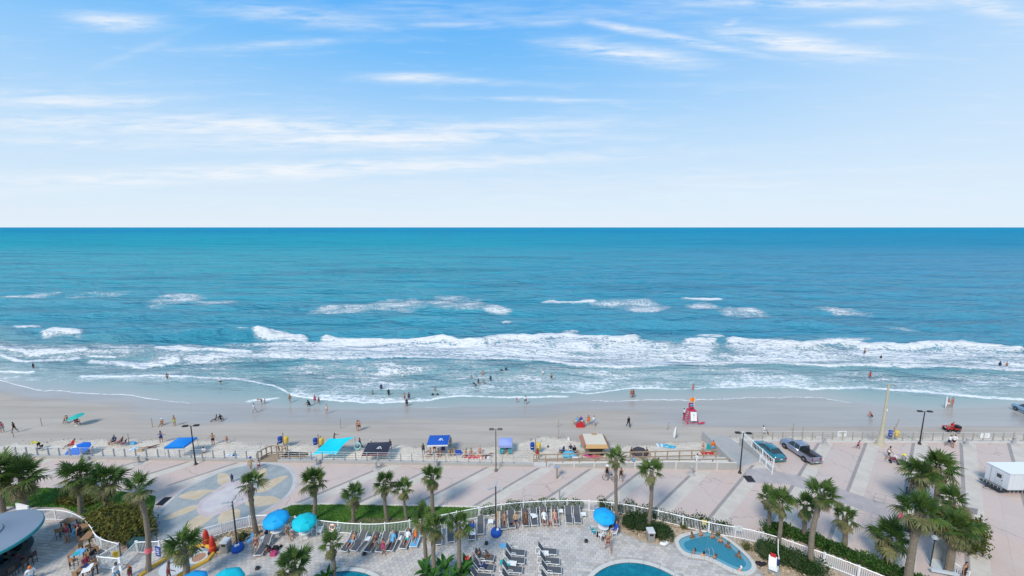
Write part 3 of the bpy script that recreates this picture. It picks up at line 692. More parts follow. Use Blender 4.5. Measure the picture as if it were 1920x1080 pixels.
# ---- splash pad with its yellow kerb
YK = pm('yellow_kerb', (.62, .36, .04), .6, .15, 3); spc = P(357, 1045)
t = thing('splash_pad', 'round pale splash pad with yellow kerb and coloured floor ring, left of the grey bin', 'splash pad', P(345, 1050))
def rel(p, o=None): return p - t.location
mb = MB(); mb.tube([rel(P(*p)) + Vector((0, 0, .1)) for p in [(262, 1082), (290, 1062), (330, 1038), (352, 1029), (380, 1024), (398, 1028), (400, 1040), (390, 1052), (370, 1062), (345, 1075), (330, 1086)]], .17, 8); mb.build('kerb', YK, t)
mb = MB(); mb.prism([rel(p)[:2] for p in spx([(300, 1062), (340, 1036), (380, 1028), (394, 1036), (380, 1052), (350, 1068), (320, 1082), (295, 1080)])], .02, .05); mb.build('floor', pm('splash_floor', (.52, .55, .56), .7, .15, 2), t)
for r_, nm, c_ in ((.95, 'floor_ring', (.18, .30, .38)), (.72, 'floor_ring', (.55, .55, .50)), (.5, 'floor_ring', (.38, .22, .14))):
    mb = MB(); cc = rel(P(373, 1046)); mb.prism([(cc.x + r_ * math.cos(i * .314), cc.y + r_ * math.sin(i * .314)) for i in range(20)], .05, .055 + (1 - r_) * .02); mb.build(nm, pm('ring%d' % int(r_ * 100), c_, .6, .2, 5), t)
splashpoly = [tuple(P(*p)[:2]) for p in [(255, 1090), (290, 1058), (330, 1034), (385, 1020), (404, 1030), (396, 1052), (350, 1078), (325, 1095)]]
# ---- pavers
PAV = MB(); PAV.box((0, 0, .0), (.435, .285, .05)); 
m, q, b = newmat('deck_paver')
oi = q.n('ShaderNodeObjectInfo'); gi = q.n('ShaderNodeNewGeometry'); pos = gi.outputs['Position']
rv = q.m('FRACT', q.m('ADD', oi.outputs['Random'], gi.outputs['Random Per Island']))
c = q.ramp(rv, [(0, (.40, .37, .335)), (.35, (.50, .465, .42)), (.7, (.56, .52, .47)), (1, (.46, .43, .41))]); s_ = q.noise(pos, .5, 5, .65); s3 = q.noise(pos, 14, 3, .6)
c = q.mix(q.m('MULTIPLY', q.smooth(s_, .42, .7), .4), c, (.40, .39, .40)); c = q.mix(q.m('MULTIPLY', q.smooth(s3, .55, .8), .3), c, (.3, .28, .27))
q.l(c, b.inputs['Base Color']); b.inputs['Roughness'].default_value = .8; PAVM = m
pa = R(-6); ca, sa = math.cos(pa), math.sin(pa); cells = []
for i in range(-125, 80):
    for j in range(50, 140):
        lx = i * .46 + (j % 2) * .23; ly = j * .31; x, y = lx * ca - ly * sa, lx * sa + ly * ca
        if y < 23 or x > 33 or x < -54: continue
        ok = True
        for dx_, dy_ in ((-.22, -.15), (.22, -.15), (.22, .15), (-.22, .15)):
            if not pip(x + dx_, y + dy_, deck_poly) or any(pip(x + dx_, y + dy_, pl) for pl in bedpolys + [pol1, pol2, pol3, splashpoly]): ok = False; break
        if ok: cells.append((x, y))
vis = sorted(cells, key=lambda c_: (0 if 0 < proj(c_[0], c_[1], .04)[0] < 1920 and proj(c_[0], c_[1], .04)[1] < 1080 else 1, c_[0] ** 2 * .2 + c_[1] ** 2))
pme = PAV.mesh('paver', PAVM); rest = MB()
for i, (x, y) in enumerate(vis):
    if i < 290:
        o = link('paver', pme, deck, (x, y, .022 + rnd.uniform(0, .006)), pa + rnd.uniform(-.01, .01))
    else: rest.box((x, y, .022 + rnd.uniform(0, .006)), (.435, .285, .05), pa + rnd.uniform(-.012, .012))
tag(rest.build('pavers', PAVM, deck), kind='stuff')
# ================================================================== PALMS
def frond_mesh(seed, L=1.0, droop=.5, nl=18):
    r = random.Random(seed); mb = MB()
    def arc(s): return Vector((L * s * (1 - .12 * droop * s), 0, L * (.10 * s - droop * .45 * s * s)))
    # petiole
    pts = [arc(s) for s in (0, .2, .4, .55)]
    for a, b in zip(pts[:-1], pts[1:]):
        w_ = .022; mb.add([a + Vector((0, -w_, 0)), a + Vector((0, w_, 0)), b + Vector((0, w_ * .8, 0)), b + Vector((0, -w_ * .8, 0))], [(0, 1, 2, 3)])
        mb.add([a + Vector((0, 0, -w_)), b + Vector((0, 0, -w_)), b + Vector((0, 0, w_ * .6)), a + Vector((0, 0, w_ * .6))], [(0, 1, 2, 3)])
    base = arc(.52)
    for i in range(nl):
        t = (i + .5) / nl * 2 - 1; an = t * R(118) + r.uniform(-.05, .05)
        o = arc(.5 + .22 * (1 - abs(t))); le = L * (.62 - .16 * abs(t)) * r.uniform(.86, 1.1)
        d = Vector((math.cos(an), math.sin(an), .10 - abs(t) * .15)).normalized(); side = Vector((-math.sin(an), math.cos(an), 0))
        wd = .036 * L * 1.15; dr = droop * r.uniform(.6, 1.4)
        p0 = o; p1 = o + d * le * .45 + Vector((0, 0, -.04 * dr)); p2 = o + d * le * .78 + Vector((0, 0, -.20 * dr * L)); p3 = o + d * le * .98 + Vector((0, 0, -.42 * dr * L))
        up = Vector((0, 0, .35 * wd))
        mb.add([p0 - side * wd * .35, p0 + side * wd * .35, p1 + side * wd + up, p1 - side * wd + up, p1, p0], [(0, 5, 4, 3), (5, 1, 2, 4)])
        mb.add([p1 - side * wd + up, p1, p1 + side * wd + up, p2 + side * wd * .6, p2, p2 - side * wd * .6], [(0, 1, 4, 5), (1, 2, 3, 4)])
        mb.add([p2 - side * wd * .6, p2 + side * wd * .6, p3], [(0, 1, 2)])
    return mb
FR = {}
for nm, mt, dr in (('g', PALMG, .35), ('o', PALMO, .85), ('d', PALMD, 1.5)):
    FR[nm] = [frond_mesh(s_ * 7 + ord(nm[0]), 1.0, dr * (.8 + .2 * s_), 18).mesh('frond', mt) for s_ in range(3)]
def palm(base, top, r_crown, label, nf=30, lush=1.0, tr=.17, old=.35, group=None, boots=True):
    base, top = Vector(base), Vector(top); H = top.z - base.z
    t = thing('palm_tree', label, 'palm tree', base, 0, group); r = random.Random(int(base.x * 91 + base.y * 37))
    top_l = top - base; k = 14; pts = []; rs = []; bend = Vector((r.uniform(-.16, .16), r.uniform(-.16, .16), 0)) * H * .4
    for i in range(k + 1):
        s_ = i / k; p_ = top_l * s_ + bend * math.sin(s_ * math.pi) * .5; p_.z = H * s_ - .1 * (i == 0); pts.append(p_)
        rs.append(tr * (1.18 - .3 * s_) * r.uniform(.94, 1.06) * (1.25 if i == 0 else 1) * (1.12 if s_ > .8 else 1))
    mb = MB(); mb.tube(pts, .2, 10, rs)
    for i in range(1, k):       # leaf-scar rings
        p_ = pts[i]; mb.cyl(p_ - Vector((0, 0, .03)), p_ + Vector((0, 0, .03)), rs[i] * 1.07, rs[i] * 1.02, 9)
    mb.build('trunk', BARK, t)
    if boots:
        mb = MB()
        for i in range(46):
            s_ = r.uniform(.68, .99); a = r.uniform(0, 6.28); j = min(k, int(s_ * k)); c_ = pts[j].lerp(pts[min(k, j + 1)], s_ * k - j); q_ = Vector((math.cos(a), math.sin(a), 0))
            mb.box(c_ + q_ * (rs[j] * 1.02) + Vector((0, 0, .05)), (.10, .05, .26), a, .5)
        tag(mb.build('leaf_boots', BARK, t), kind='stuff')
    c_ = top_l + Vector((0, 0, .0)); n_old = int(nf * old)
    for i in range(nf + n_old):
        dead = i >= nf
        s_ = i / nf; a = i * 2.39996 + r.uniform(-.45, .45)
        if not dead: el = R(78) - s_ * R(98) + r.uniform(-.28, .28); kind_ = 'g' if s_ < .72 else 'o'
        else: el = -R(r.uniform(35, 72)); kind_ = 'd' if r.random() < .45 else 'o'
        me_ = r.choice(FR[kind_]); o = link('frond', me_, t)
        q_ = Vector((math.cos(a), math.sin(a), 0)); off = c_ + q_ * .10 + Vector((0, 0, .12 * (1 - s_) - (.25 if dead else 0)))
        L_ = r_crown * (r.uniform(.78, 1.18) if not dead else r.uniform(.62, .9)) * (.85 if s_ < .12 else 1)
        o.matrix_local = Matrix.Translation(off) @ Matrix.Rotation(a, 4, 'Z') @ Matrix.Rotation(-el, 4, 'Y') @ Matrix.Rotation(r.uniform(-.5, .5), 4, 'X') @ Matrix.Diagonal((L_, L_, L_, 1))
    return t
def palm_px(bx, by, tx, ty, rc, label, **k):
    b_ = P(bx, by, 0)
    # crown centre: height from its place straight above the foot (with a little lean)
    xc_, yc_ = (tx - 960) / FPX, -(ty - 540) / FPX; d = Vector((xc_, cP + sP * yc_, -sP + cP * yc_)); t_ = b_.y / d.y * .999
    tp = Vector((0, 0, CAM_H)) + d * t_
    # keep lean sane
    return palm(b_, tp, rc, label, **k)
G1 = 'sabal palms along the lawn and promenade'; G2 = 'sabal palms around the pool deck'
for a in [(588, 975, 588, 903, 1.75, 'palm on the lawn just right of the two pool-side umbrellas, crown over the promenade', 34, .17, .4, G1),
          (663, 980, 663, 930, 1.25, 'short palm on the lawn with one frond reaching right, left of the pair', 22, .15, .5, G1),
          (727, 978, 721, 908, 1.45, 'palm on the lawn with a bushy crown, left one of a close pair', 28, .16, .5, G1),
          (763, 975, 757, 918, 1.0, 'slim small palm on the lawn, right one of a close pair', 20, .13, .7, G1),
          (812, 962, 810, 895, 1.5, 'palm with yellowish drooping fronds on the lawn below the blue canopy', 26, .17, .8, G1),
          (482, 1003, 470, 907, 1.5, 'tall leaning palm left of the blue umbrella, standing before the sun paving', 22, .19, .25, G2),
          (278, 1071, 259, 917, 1.55, 'tall slender palm with a pink band on its trunk by the white gate', 22, .17, .4, G2),
          (1157, 980, 1155, 860, 1.3, 'tall thin palm behind the single blue umbrella, crown over the wooden ramp', 20, .15, .25, G2),
          (1215, 992, 1222, 884, 1.25, 'tall curved palm in the rock bed behind the grey litter bin', 20, .17, .25, G2),
          (1440, 1000, 1441, 933, 1.35, 'palm beyond the fence at the left end of the right-hand row', 24, .17, .7, G1),
          (1456, 1035, 1464, 943, 1.45, 'palm inside the fence, in front of the leftmost palm of the right-hand row', 26, .16, .6, G2),
          (1508, 1013, 1510, 950, 1.45, 'thick trunked palm beyond the hedge, behind the tallest palm of the row', 26, .19, .7, G1),
          (1521, 1071, 1543, 928, 1.6, 'tallest palm of the right-hand row, pale trunk rising from the dark hedge', 28, .19, .6, G2),
          (1582, 1032, 1584, 970, 1.5, 'shaggy palm on the hedge line, right of the tallest one', 26, .19, .9, G1),
          (1657, 1058, 1668, 1008, 1.9, 'broad low palm with loose fronds beside the right end of the hedge', 26, .18, .7, G1),
          (1700, 1102, 1724, 960, 1.8, 'big palm with a long bare trunk, front left of the right-hand cluster', 34, .24, .9, G1),
          (1778, 1076, 1794, 990, 1.85, 'big palm with drooping skirt over the white booth, front right of the cluster', 36, .24, .9, G1),
          (1730, 968, 1725, 888, 1.9, 'palm at the back left of the right-hand cluster, crown meeting its neighbour', 32, .21, .8, G1),
          (1752, 962, 1758, 876, 2.1, 'highest palm at the back of the right-hand cluster', 34, .21, .8, G1),
          (1775, 1010, 1785, 938, 1.6, 'small dark palm at the right of the cluster, beside the pale paving band', 24, .2, .6, G1),
          (47, 955, 40, 897, 2.2, 'bushy dark palm over the left lawn, second from the left edge', 36, .22, .7, G1),
          (5, 960, -5, 885, 2.1, 'palm cut by the left edge of the picture', 34, .22, .7, G1),
          (152, 962, 147, 893, 1.9, 'palm on the left lawn with a rough trunk, left of the dark tangle', 32, .2, .8, G1),
          (203, 965, 196, 902, 1.9, 'dark round palm right of the rough trunked palm on the left lawn', 34, .2, .8, G1),
          (626, 1090, 622, 1022, 1.3, 'small palm at the near pool edge, trunk crossing the water', 22, .16, .8, G2),
          (800, 1062, 795, 975, 1.25, 'left palm of the trio above the broad-leaved plants', 22, .15, .5, G2),
          (816, 1085, 814, 990, 1.2, 'middle palm of the trio above the broad-leaved plants', 20, .17, .5, G2),
          (862, 1082, 860, 985, 1.4, 'right palm of the trio, next to the empty loungers', 24, .16, .5, G2),
          (350, 1098, 342, 1025, 1.7, 'low palm with rough trunk standing in the splash pad area', 28, .22, .5, G2),
          (553, 1120, 549, 1060, 1.7, 'low wide green palm at the bottom edge between teal umbrella and pool', 30, .2, .5, G2)]:
    t_ = palm_px(*a[:4], a[4] * (.86 if a[4] < 1.3 else .78 if a[0] < 210 else .74 if a[0] > 1650 else .68), a[5], nf=int(a[6] * .82), tr=a[7], old=a[8], group=a[9])
    if 'pink band' in a[5]: banded = t_
tv = [v_.co for v_ in [c_ for c_ in banded.children if c_.name.startswith('trunk')][0].data.vertices if 1.3 < v_.co.z < 2.6]; zc = 1.95; near_ = [v_ for v_ in tv if abs(v_.z - zc) < .5]
cb = sum(near_, Vector()) / len(near_); mb = MB(); mb.lathe([(.235, -.2), (.24, -.18), (.24, .18), (.235, .2)], 12, cb); mb.build('trunk_band', pm('pink_band', (.72, .13, .17), .6), banded)

# ================================================================== HEDGES AND SHRUBS
def foliage(name, label, cat, path, w_, h, n, mat, leaf=.12, base=None, jit=.25, z0=0.0, group=None):
    r = random.Random(len(label) * 31 + n); pts = dens(path, .4); c0 = sum(pts, Vector()) / len(pts); c0.z = z0
    t = thing(name, label, cat, c0, 0, group); mb = MB(); core = MB()
    for i in range(n):
        p_ = r.choice(pts) + Vector((r.uniform(-.25, .25), r.uniform(-.25, .25), 0)); a = r.uniform(0, 6.28); rr_ = (.55 + .45 * r.random() ** .5)
        lump = 1 + jit * math.sin(p_.x * 2.1 + 1) * math.cos(p_.y * 2.7) + jit * .6 * math.sin(p_.x * 5.3 + p_.y * 4.1)
        v_ = r.random() ** .7; x = math.cos(a) * w_ / 2 * rr_ * lump * (1 - v_ ** 3 * .5); y = math.sin(a) * w_ / 2 * rr_ * lump * (1 - v_ ** 3 * .5); z = h * v_ * lump
        c_ = Vector((p_.x - c0.x + x, p_.y - c0.y + y, z)); nn = Vector((r.uniform(-1, 1), r.uniform(-1, 1), r.uniform(.1, 1.2))).normalized(); e = nn.cross(Vector((r.uniform(-1, 1), r.uniform(-1, 1), .1))).normalized(); f = nn.cross(e)
        s_ = leaf * r.uniform(.6, 1.2)
        mb.add([c_ - e * s_, c_ - f * s_ * .5, c_ + e * s_, c_ + f * s_ * .5], [(0, 1, 2, 3)])
    tag(mb.build('foliage', mat, t), kind='stuff')
    for p_ in pts[::2]:
        lump = 1 + jit * math.sin(p_.x * 2.1 + 1) * math.cos(p_.y * 2.7)
        core.blob((p_.x - c0.x, p_.y - c0.y, h * .36 * lump), (w_ * .40 * lump, w_ * .40 * lump, h * .44 * lump), 8, 6, .15)
    core.build('branches', pm('hedge_core', (.03, .045, .015), .9, .4, 4), t)
    return t
hp = [Vector((p.x, p.y, 0)) for p in [P(*a) for a in [(1442, 1000), (1480, 1003), (1530, 1022), (1590, 1046), (1640, 1066), (1700, 1095), (1740, 1115)]]]
foliage('hedge', 'long bright green hedge outside the white fence along the right-hand palm row', 'hedge', hp, 1.35, .95, 8500, HEDGE, .13)
hp = [P(*a) + Vector((0, .55, 0)) for a in [(1130, 965), (1180, 970), (1240, 983), (1320, 1000), (1370, 1008)]]
foliage('hedge', 'thin low hedge showing above the fence rail behind the spa pool', 'hedge', hp, .7, 1.25, 3000, HEDGED, .10)
hp = [P(*a) + Vector((0, .6, 0)) for a in [(905, 975), (960, 967), (1030, 962), (1090, 962)]]
foliage('hedge', 'dark low hedge outside the fence behind the row of upright loungers', 'hedge', hp, .6, 1.0, 3500, HEDGE, .10)
foliage('shrub', 'rounded dark green shrub in the rock bed left of the curved palm', 'shrub', [P(1180, 985), P(1200, 988)], 1.7, 1.0, 2200, HEDGED, .09)
foliage('shrub', 'rounded dark green shrub in the rock bed right of the curved palm', 'shrub', [P(1222, 998), P(1248, 1008)], 1.4, 1.0, 2200, HEDGED, .09)
foliage('shrub', 'dark clipped shrub inside the fence, left of the tallest palm', 'shrub', [P(1436, 1042), P(1465, 1052)], 1.7, 1.2, 2500, HEDGED, .10)
foliage('shrub', 'dark clipped hedge block below the tallest palm beside the white pool lift', 'shrub', [P(1490, 1060), P(1530, 1078)], 1.9, 1.25, 3000, HEDGED, .10)
foliage('shrub', 'large mottled green and brown shrub between left lawn and bar patio rail', 'shrub', [P(190, 985), P(225, 1000), P(262, 1012), P(240, 980)], 3.0, 1.9, 7500, SHRUB, .15, jit=.12)
foliage('shrub', 'dark tangled undergrowth beneath the palms of the left lawn', 'shrub', [P(120, 940), P(170, 945)], 1.3, .8, 1800, SHRUB, .13)
foliage('shrub', 'yellow-green bush at the right edge of the palm cluster', 'shrub', [P(1790, 1005), P(1815, 1030)], 2.2, 2.6, 4200, SHRUB, .15)
foliage('shrub', 'reddish brown dry bush in the middle of the right-hand palm cluster', 'shrub', [P(1765, 1000), P(1778, 1010)], 1.6, 2.3, 2500, leafmat('dry_leaf', (.10, .05, .02), (.26, .15, .06)), .13)
for (x, y, s_, lb) in [(1281, 990, .45, 'tiny reddish plant in the rock bed right of the dark shrubs'), (1400, 1030, .5, 'tiny dark plant on the rocks right of the spa pool'), (575, 1000, .4, 'small green clump at the foot of the fence behind the teal umbrella'),
                       (455, 1012, .8, 'reddish clump in the soil bed behind the blue lamp drum'), (1345, 1003, .3, 'small dry tuft above the spa pool corner')]:
    foliage('small_plant', lb, 'plant', [P(x, y)], s_, s_ * .9, 220, SHRUB, .08)
def broad_plant(x, y, label, n=14, L=1.4, seed=1):
    r = random.Random(seed); t = thing('broad_leaved_plant', label, 'plant', P(x, y))
    mb = MB(); k = 6; prof = [.15, .75, 1, .95, .7, .05]
    vs = []
    for i in range(k):
        s_ = i / (k - 1); xx = L * s_; zz = L * (.35 * s_ - .5 * s_ * s_); w_ = .2 * prof[i]
        vs += [(xx, -w_, zz + w_ * .3), (xx, 0, zz), (xx, w_, zz + w_ * .3)]
    mb.add(vs, [(3 * i + a, 3 * i + 3 + a, 3 * i + 4 + a, 3 * i + 1 + a) for i in range(k - 1) for a in (0, 1)]); me_ = mb.mesh('leaf', BROAD)
    for i in range(n):
        o = link('leaf', me_, t); s_ = r.uniform(.6, 1.1); el = r.uniform(.1, 1.15)
        o.matrix_local = Matrix.Translation((r.uniform(-.25, .25), r.uniform(-.25, .25), r.uniform(.1, .7))) @ Matrix.Rotation(i * 2.4 + r.uniform(-.3, .3), 4, 'Z') @ Matrix.Rotation(-el, 4, 'Y') @ Matrix.Scale(s_, 4)
    mb = MB(); mb.cyl((0, 0, 0), (0, 0, .8), .06, .03, 6); mb.build('stem', STEM, t)
for i, (x, y, lb) in enumerate([(800, 1085, 'broad-leaved tropical plant at the left foot of the palm trio'), (835, 1078, 'broad-leaved tropical plant in the middle of the bed below the palm trio'), (872, 1084, 'broad-leaved tropical plant with red flowers at the right foot of the palm trio'),
                                (812, 1100, 'broad-leaved tropical plant lowest in the bed at the bottom edge'), (852, 1100, 'broad-leaved tropical plant at the bottom edge below the right palm of the trio'), (612, 1098, 'small broad-leaved plant at the near edge of the left pool')]):
    broad_plant(x, y, lb, 16, 1.25, i)
mb = MB()
for i in range(7): mb.blob((rnd.uniform(-.2, .2), rnd.uniform(-.2, .2), rnd.uniform(.0, .35)), .09, 6, 5)
tag(mb.build('red_flowers', pm('red_flower', (.55, .02, .02), .5, .2), None, False, P(870, 1078) + Vector((.25, .3, 1.1))), 'cluster of red blossoms among the broad leaves right of the palm trio', 'flowers')

# ================================================================== RAILINGS
PICK = MB(); PICK.box((0, 0, .56), (.028, .028, 1.0)); PICKM = PICK.mesh('picket', WHITE)
def rail_fence(path, label, h=1.2, post_gap=2.3, budget=300, mat=WHITE, cat='fence', name='railing', step=.135, group=None, post=.09):
    pts = dens(path, .02) ; cum = [0]
    for a, b in zip(pts[:-1], pts[1:]): cum.append(cum[-1] + (b - a).length)
    tot_ = cum[-1]
    def at(s_):
        i = min(len(pts) - 2, max(0, np.searchsorted(cum, s_) - 1)); k_ = (s_ - cum[i]) / max(1e-6, cum[i + 1] - cum[i]); return pts[i].lerp(pts[i + 1], k_)
    t = thing(name, label, cat, at(0), 0, group); o_ = at(0); np_ = max(1, round(tot_ / post_gap))
    pm_ = MB(); pm_.box((0, 0, h / 2 + .03), (post, post, h + .06)); pm_.box((0, 0, h + .075), (post * 1.35, post * 1.35, .03)); pme_ = pm_.mesh('post', mat)
    for i in range(np_ + 1): link('post', pme_, t, at(tot_ * i / np_) - o_)
    for z, th in ((h - .03, .05), (.14, .035)):
        for i in range(np_):
            s0, s1 = tot_ * i / np_, tot_ * (i + 1) / np_; mb = MB(); mb.tube([at(s0 + (s1 - s0) * j / 3) - o_ + Vector((0, 0, z)) for j in range(4)], th, 4); mb.build('rail', mat, t)
    n = int(tot_ / step); near = sorted(range(n), key=lambda i: at((i + .5) * step).length)[:budget]; near = set(near); rest_ = MB()
    for i in range(n):
        p_ = at((i + .5) * step) - o_
        if i in near: link('picket', PICKM if mat is WHITE else pick2, t, p_)
        else: rest_.box(p_ + Vector((0, 0, .56)), (.028, .028, 1.0))
    if rest_.v: tag(rest_.build('pickets', mat, t), kind='stuff')
    return t
rail_fence(fence_path, 'long curving white picket railing around the pool deck')
pat = [Vector((p.x, p.y, 0)) for p in smoothpath([P(x, y, RH) for x, y in [(58, 955), (100, 954), (130, 958), (155, 970), (170, 985), (178, 1003), (195, 1012), (222, 1018)]], 2)]
rail_fence(pat, 'curving white picket railing around the high tables of the bar patio', budget=140, step=.15)
rail_fence([P(222, 1018, RH) * Vector((1, 1, 0)) if 0 else Vector((*P(222, 1018, RH)[:2], 0)), Vector((*P(182, 1042, RH)[:2], 0))], 'white slanting stair rail on the left of the gate enclosure', budget=60, step=.13)
rail_fence([Vector((*P(182, 1042, RH)[:2], 0)), Vector((*P(222, 1046, RH)[:2], 0))], 'short white railing closing the front of the gate enclosure', budget=60, step=.13)
rail_fence([Vector((*P(224, 1046, RH)[:2], 0)), Vector((*P(254, 1015, RH)[:2], 0))], 'white slanting picket rail right of the gate enclosure', budget=60, step=.13)
rail_fence([Vector((*P(256, 1015, RH)[:2], 0)), Vector((*P(297, 1014, RH)[:2], 0))], 'short white railing section carrying the blue notice behind the banded palm', budget=60, step=.13)
rail_fence([Vector((*P(1784, 1050, RH)[:2], 0)), Vector((*P(1818, 1072, RH)[:2], 0))], 'short white railing right of the shower booth under the palm cluster', budget=40, step=.14)
mb = MB(); a_, b_ = P(30, 972, 0), P(58, 978, 0); mb.box(((a_.x + b_.x) / 2 - .4, a_.y + .2, .7), (1.8, .12, 1.4), R(-14)); tag(mb.build('white_wall_panel', WHITE), 'solid white panel ending the patio railing behind the round roof', 'wall')

# ---- sea wall and its post rail
wl = [Vector((x, wy(x), 0)) for x in np.linspace(-150, P(484, 866).x, 30)]; wr = [Vector((x, wy(x), 0)) for x in np.linspace(P(521, 867).x, 27.2, 24)]
def low_wall(path, label, h=.38, wd=.3, z0=-1.6, mat=CONC):
    for seg in [path]:
        mb = MB(); n = len(seg); vs = []
        for i, p_ in enumerate(seg):
            d = (seg[min(i + 1, n - 1)] - seg[max(i - 1, 0)]).normalized(); nn = Vector((-d.y, d.x, 0)) * wd / 2
            vs += [p_ - nn + Vector((0, 0, z0)), p_ + nn + Vector((0, 0, z0)), p_ + nn + Vector((0, 0, h)), p_ - nn + Vector((0, 0, h))]
        fs = [(4 * i + a, 4 * i + 4 + a, 4 * i + 4 + (a + 1) % 4, 4 * i + (a + 1) % 4) for i in range(n - 1) for a in range(4)] + [(3, 2, 1, 0), (4 * n - 4, 4 * n - 3, 4 * n - 2, 4 * n - 1)]
        o0 = seg[0]; t = thing('sea_wall', label, 'wall', o0); mb.add([v_ - o0 for v_ in vs], fs); mb.build('wall', mat, t)
        return t
def post_rail(path, label, h=1.15, gap=1.42, mat=GALV, name='beach_railing', lean=.0, cables=3):
    L = sum((b - a).length for a, b in zip(path[:-1], path[1:])); pts = dens(path, .05); o0 = path[0]; t = thing(name, label, 'railing', o0); n = round(L / gap)
    pm_ = MB(); pm_.box((0, 0, h / 2), (.07, .16, h)); pme_ = pm_.mesh('post', mat); N = len(pts) - 1
    idx = [int(N * i / n) for i in range(n + 1)]
    for i in idx: link('post', pme_, t, pts[i] - o0 + Vector((0, 0, .3)))
    mb = MB(); mb.tube([pts[i] - o0 + Vector((0, 0, .3 + h)) for i in idx], .024, 5); mb.build('top_rail', pm('light_rail', (.55, .56, .55), .5), t)
    for c_ in range(cables):
        mb = MB(); mb.tube([pts[i] - o0 + Vector((0, 0, .3 + h * (c_ + 1) / (cables + 1))) for i in idx], .010, 4); mb.build('cable', mat, t)
    return t
low_wall(wl, 'low grey concrete sea wall on the left between promenade and sand'); post_rail(wl, 'thin post and cable railing on the left part of the low sea wall')
wg = [p for p in wr if p.x > 2.9]; low_wall([p for p in wr if p.x < 4.2], 'low grey concrete sea wall from the plank landing to the sloping walkway', wd=.34)
def guard_wall(path, label):
    o0 = path[0]; t = thing('guard_wall', label, 'wall', o0); n = len(path)
    for i in range(n - 1):
        a, b = path[i] - o0, path[i + 1] - o0; h0, h1 = .38 + .5 * min(1, i / (n * .6)), .38 + .5 * min(1, (i + 1) / (n * .6)); mb = MB(); w_ = .11
        mb.add([(a.x + .02, a.y - w_, -1.6), (b.x - .02, b.y - w_, -1.6), (b.x - .02, b.y + w_, -1.6), (a.x + .02, a.y + w_, -1.6), (a.x + .02, a.y - w_, h0), (b.x - .02, b.y - w_, h1), (b.x - .02, b.y + w_, h1), (a.x + .02, a.y + w_, h0)], [(3, 2, 1, 0), (4, 5, 6, 7), (0, 1, 5, 4), (1, 2, 6, 5), (2, 3, 7, 6), (3, 0, 4, 7)]); mb.build('panel', CONC, t)
        mb = MB(); mb.box((a.x, a.y - .02, h0 / 2 + .04), (.22, .32, h0 + .08)); mb.build('pier', CONCL, t); mb = MB(); mb.tube([(a.x + .1, a.y, h0 + .03), (b.x - .1, b.y, h1 + .03)], .07, 4); mb.build('cap', CONCL, t)
guard_wall(wg, 'grey concrete guard wall with piers along the sloping walkway, ending at the beach ramp'); post_rail([p for p in wr if p.x < P(1000, 880).x], 'thin post and cable railing between the plank landing and the wooden ramp rail')
rw = [Vector((x, 51.05 - (x - 31) * .01, 0)) for x in np.linspace(RAMP_X1 + .2, 140, 30)]
low_wall(rw, 'low pale concrete kerb wall along the sea side of the car parking', .12, .25, mat=CONCL); post_rail(rw, 'post and rail fence along the sea side of the car parking', 1.15, 1.35, pm('tan_post', (.42, .39, .33), .8))
# ---- wooden ramp with brown rail
def wood_rail(path, label, h=1.05, gap=1.5, rails=(1.0, .35), mat=WOOD, pw=.11):
    L = sum((b - a).length for a, b in zip(path[:-1], path[1:])); pts = dens(path, .05); N = len(pts) - 1; n = max(1, round(L / gap)); o0 = path[0]
    t = thing('wooden_railing', label, 'railing', o0); pm_ = MB(); pm_.box((0, 0, h / 2 - .05), (pw, pw, h)); pme_ = pm_.mesh('post', mat); idx = [int(N * i / n) for i in range(n + 1)]
    for i in idx: link('post', pme_, t, pts[i] - o0)
    for z in rails:
        for a, b in zip(idx[:-1], idx[1:]):
            p0, p1 = pts[a] - o0 + Vector((0, 0, h * z)), pts[b] - o0 + Vector((0, 0, h * z)); d = p1 - p0; mb = MB()
            s_ = Vector((-d.y, d.x, 0)).normalized() * .06; u_ = Vector((0, 0, .05)); 
            mb.add([p0 - s_ - u_, p0 + s_ - u_, p0 + s_ + u_, p0 - s_ + u_, p1 - s_ - u_, p1 + s_ - u_, p1 + s_ + u_, p1 - s_ + u_], [(0, 1, 2, 3), (7, 6, 5, 4), (0, 4, 5, 1), (1, 5, 6, 2), (2, 6, 7, 3), (3, 7, 4, 0)]); mb.build('rail', mat, t)
    return t
r0 = Vector((P(1003, 880).x, wy(3) + 2.0, -.75)); r1 = Vector((26.0, wy(26) + 2.6, -.05))
wood_rail([r0, r1], 'long brown timber rail on the sea side of the sloping walkway'); 
wood_rail([Vector((r0.x + 1.5, wy(4) + .55, -.65)), Vector((26.6, wy(26) + .55, -.02))], 'inner timber rail of the sloping walkway next to the sea wall', gap=2.0, rails=(1.0,))
mb = MB(); a, b = r0, r1; yb0, yb1 = wy(r0.x) + .2, wy(26) + .2
mb.add([(a.x, yb0, -.72), (a.x, a.y + .1, -.72), (b.x + 1.2, b.y + .1, -.03), (b.x + 1.2, yb1, -.03), (a.x, yb0, -1.6), (a.x, a.y + .1, -1.6), (b.x + 1.2, b.y + .1, -1.6), (b.x + 1.2, yb1, -1.6)],
       [(3, 2, 1, 0), (4, 5, 6, 7), (0, 1, 5, 4), (1, 2, 6, 5), (2, 3, 7, 6), (3, 0, 4, 7)]); tag(mb.build('walkway', CONCL), kind='structure')
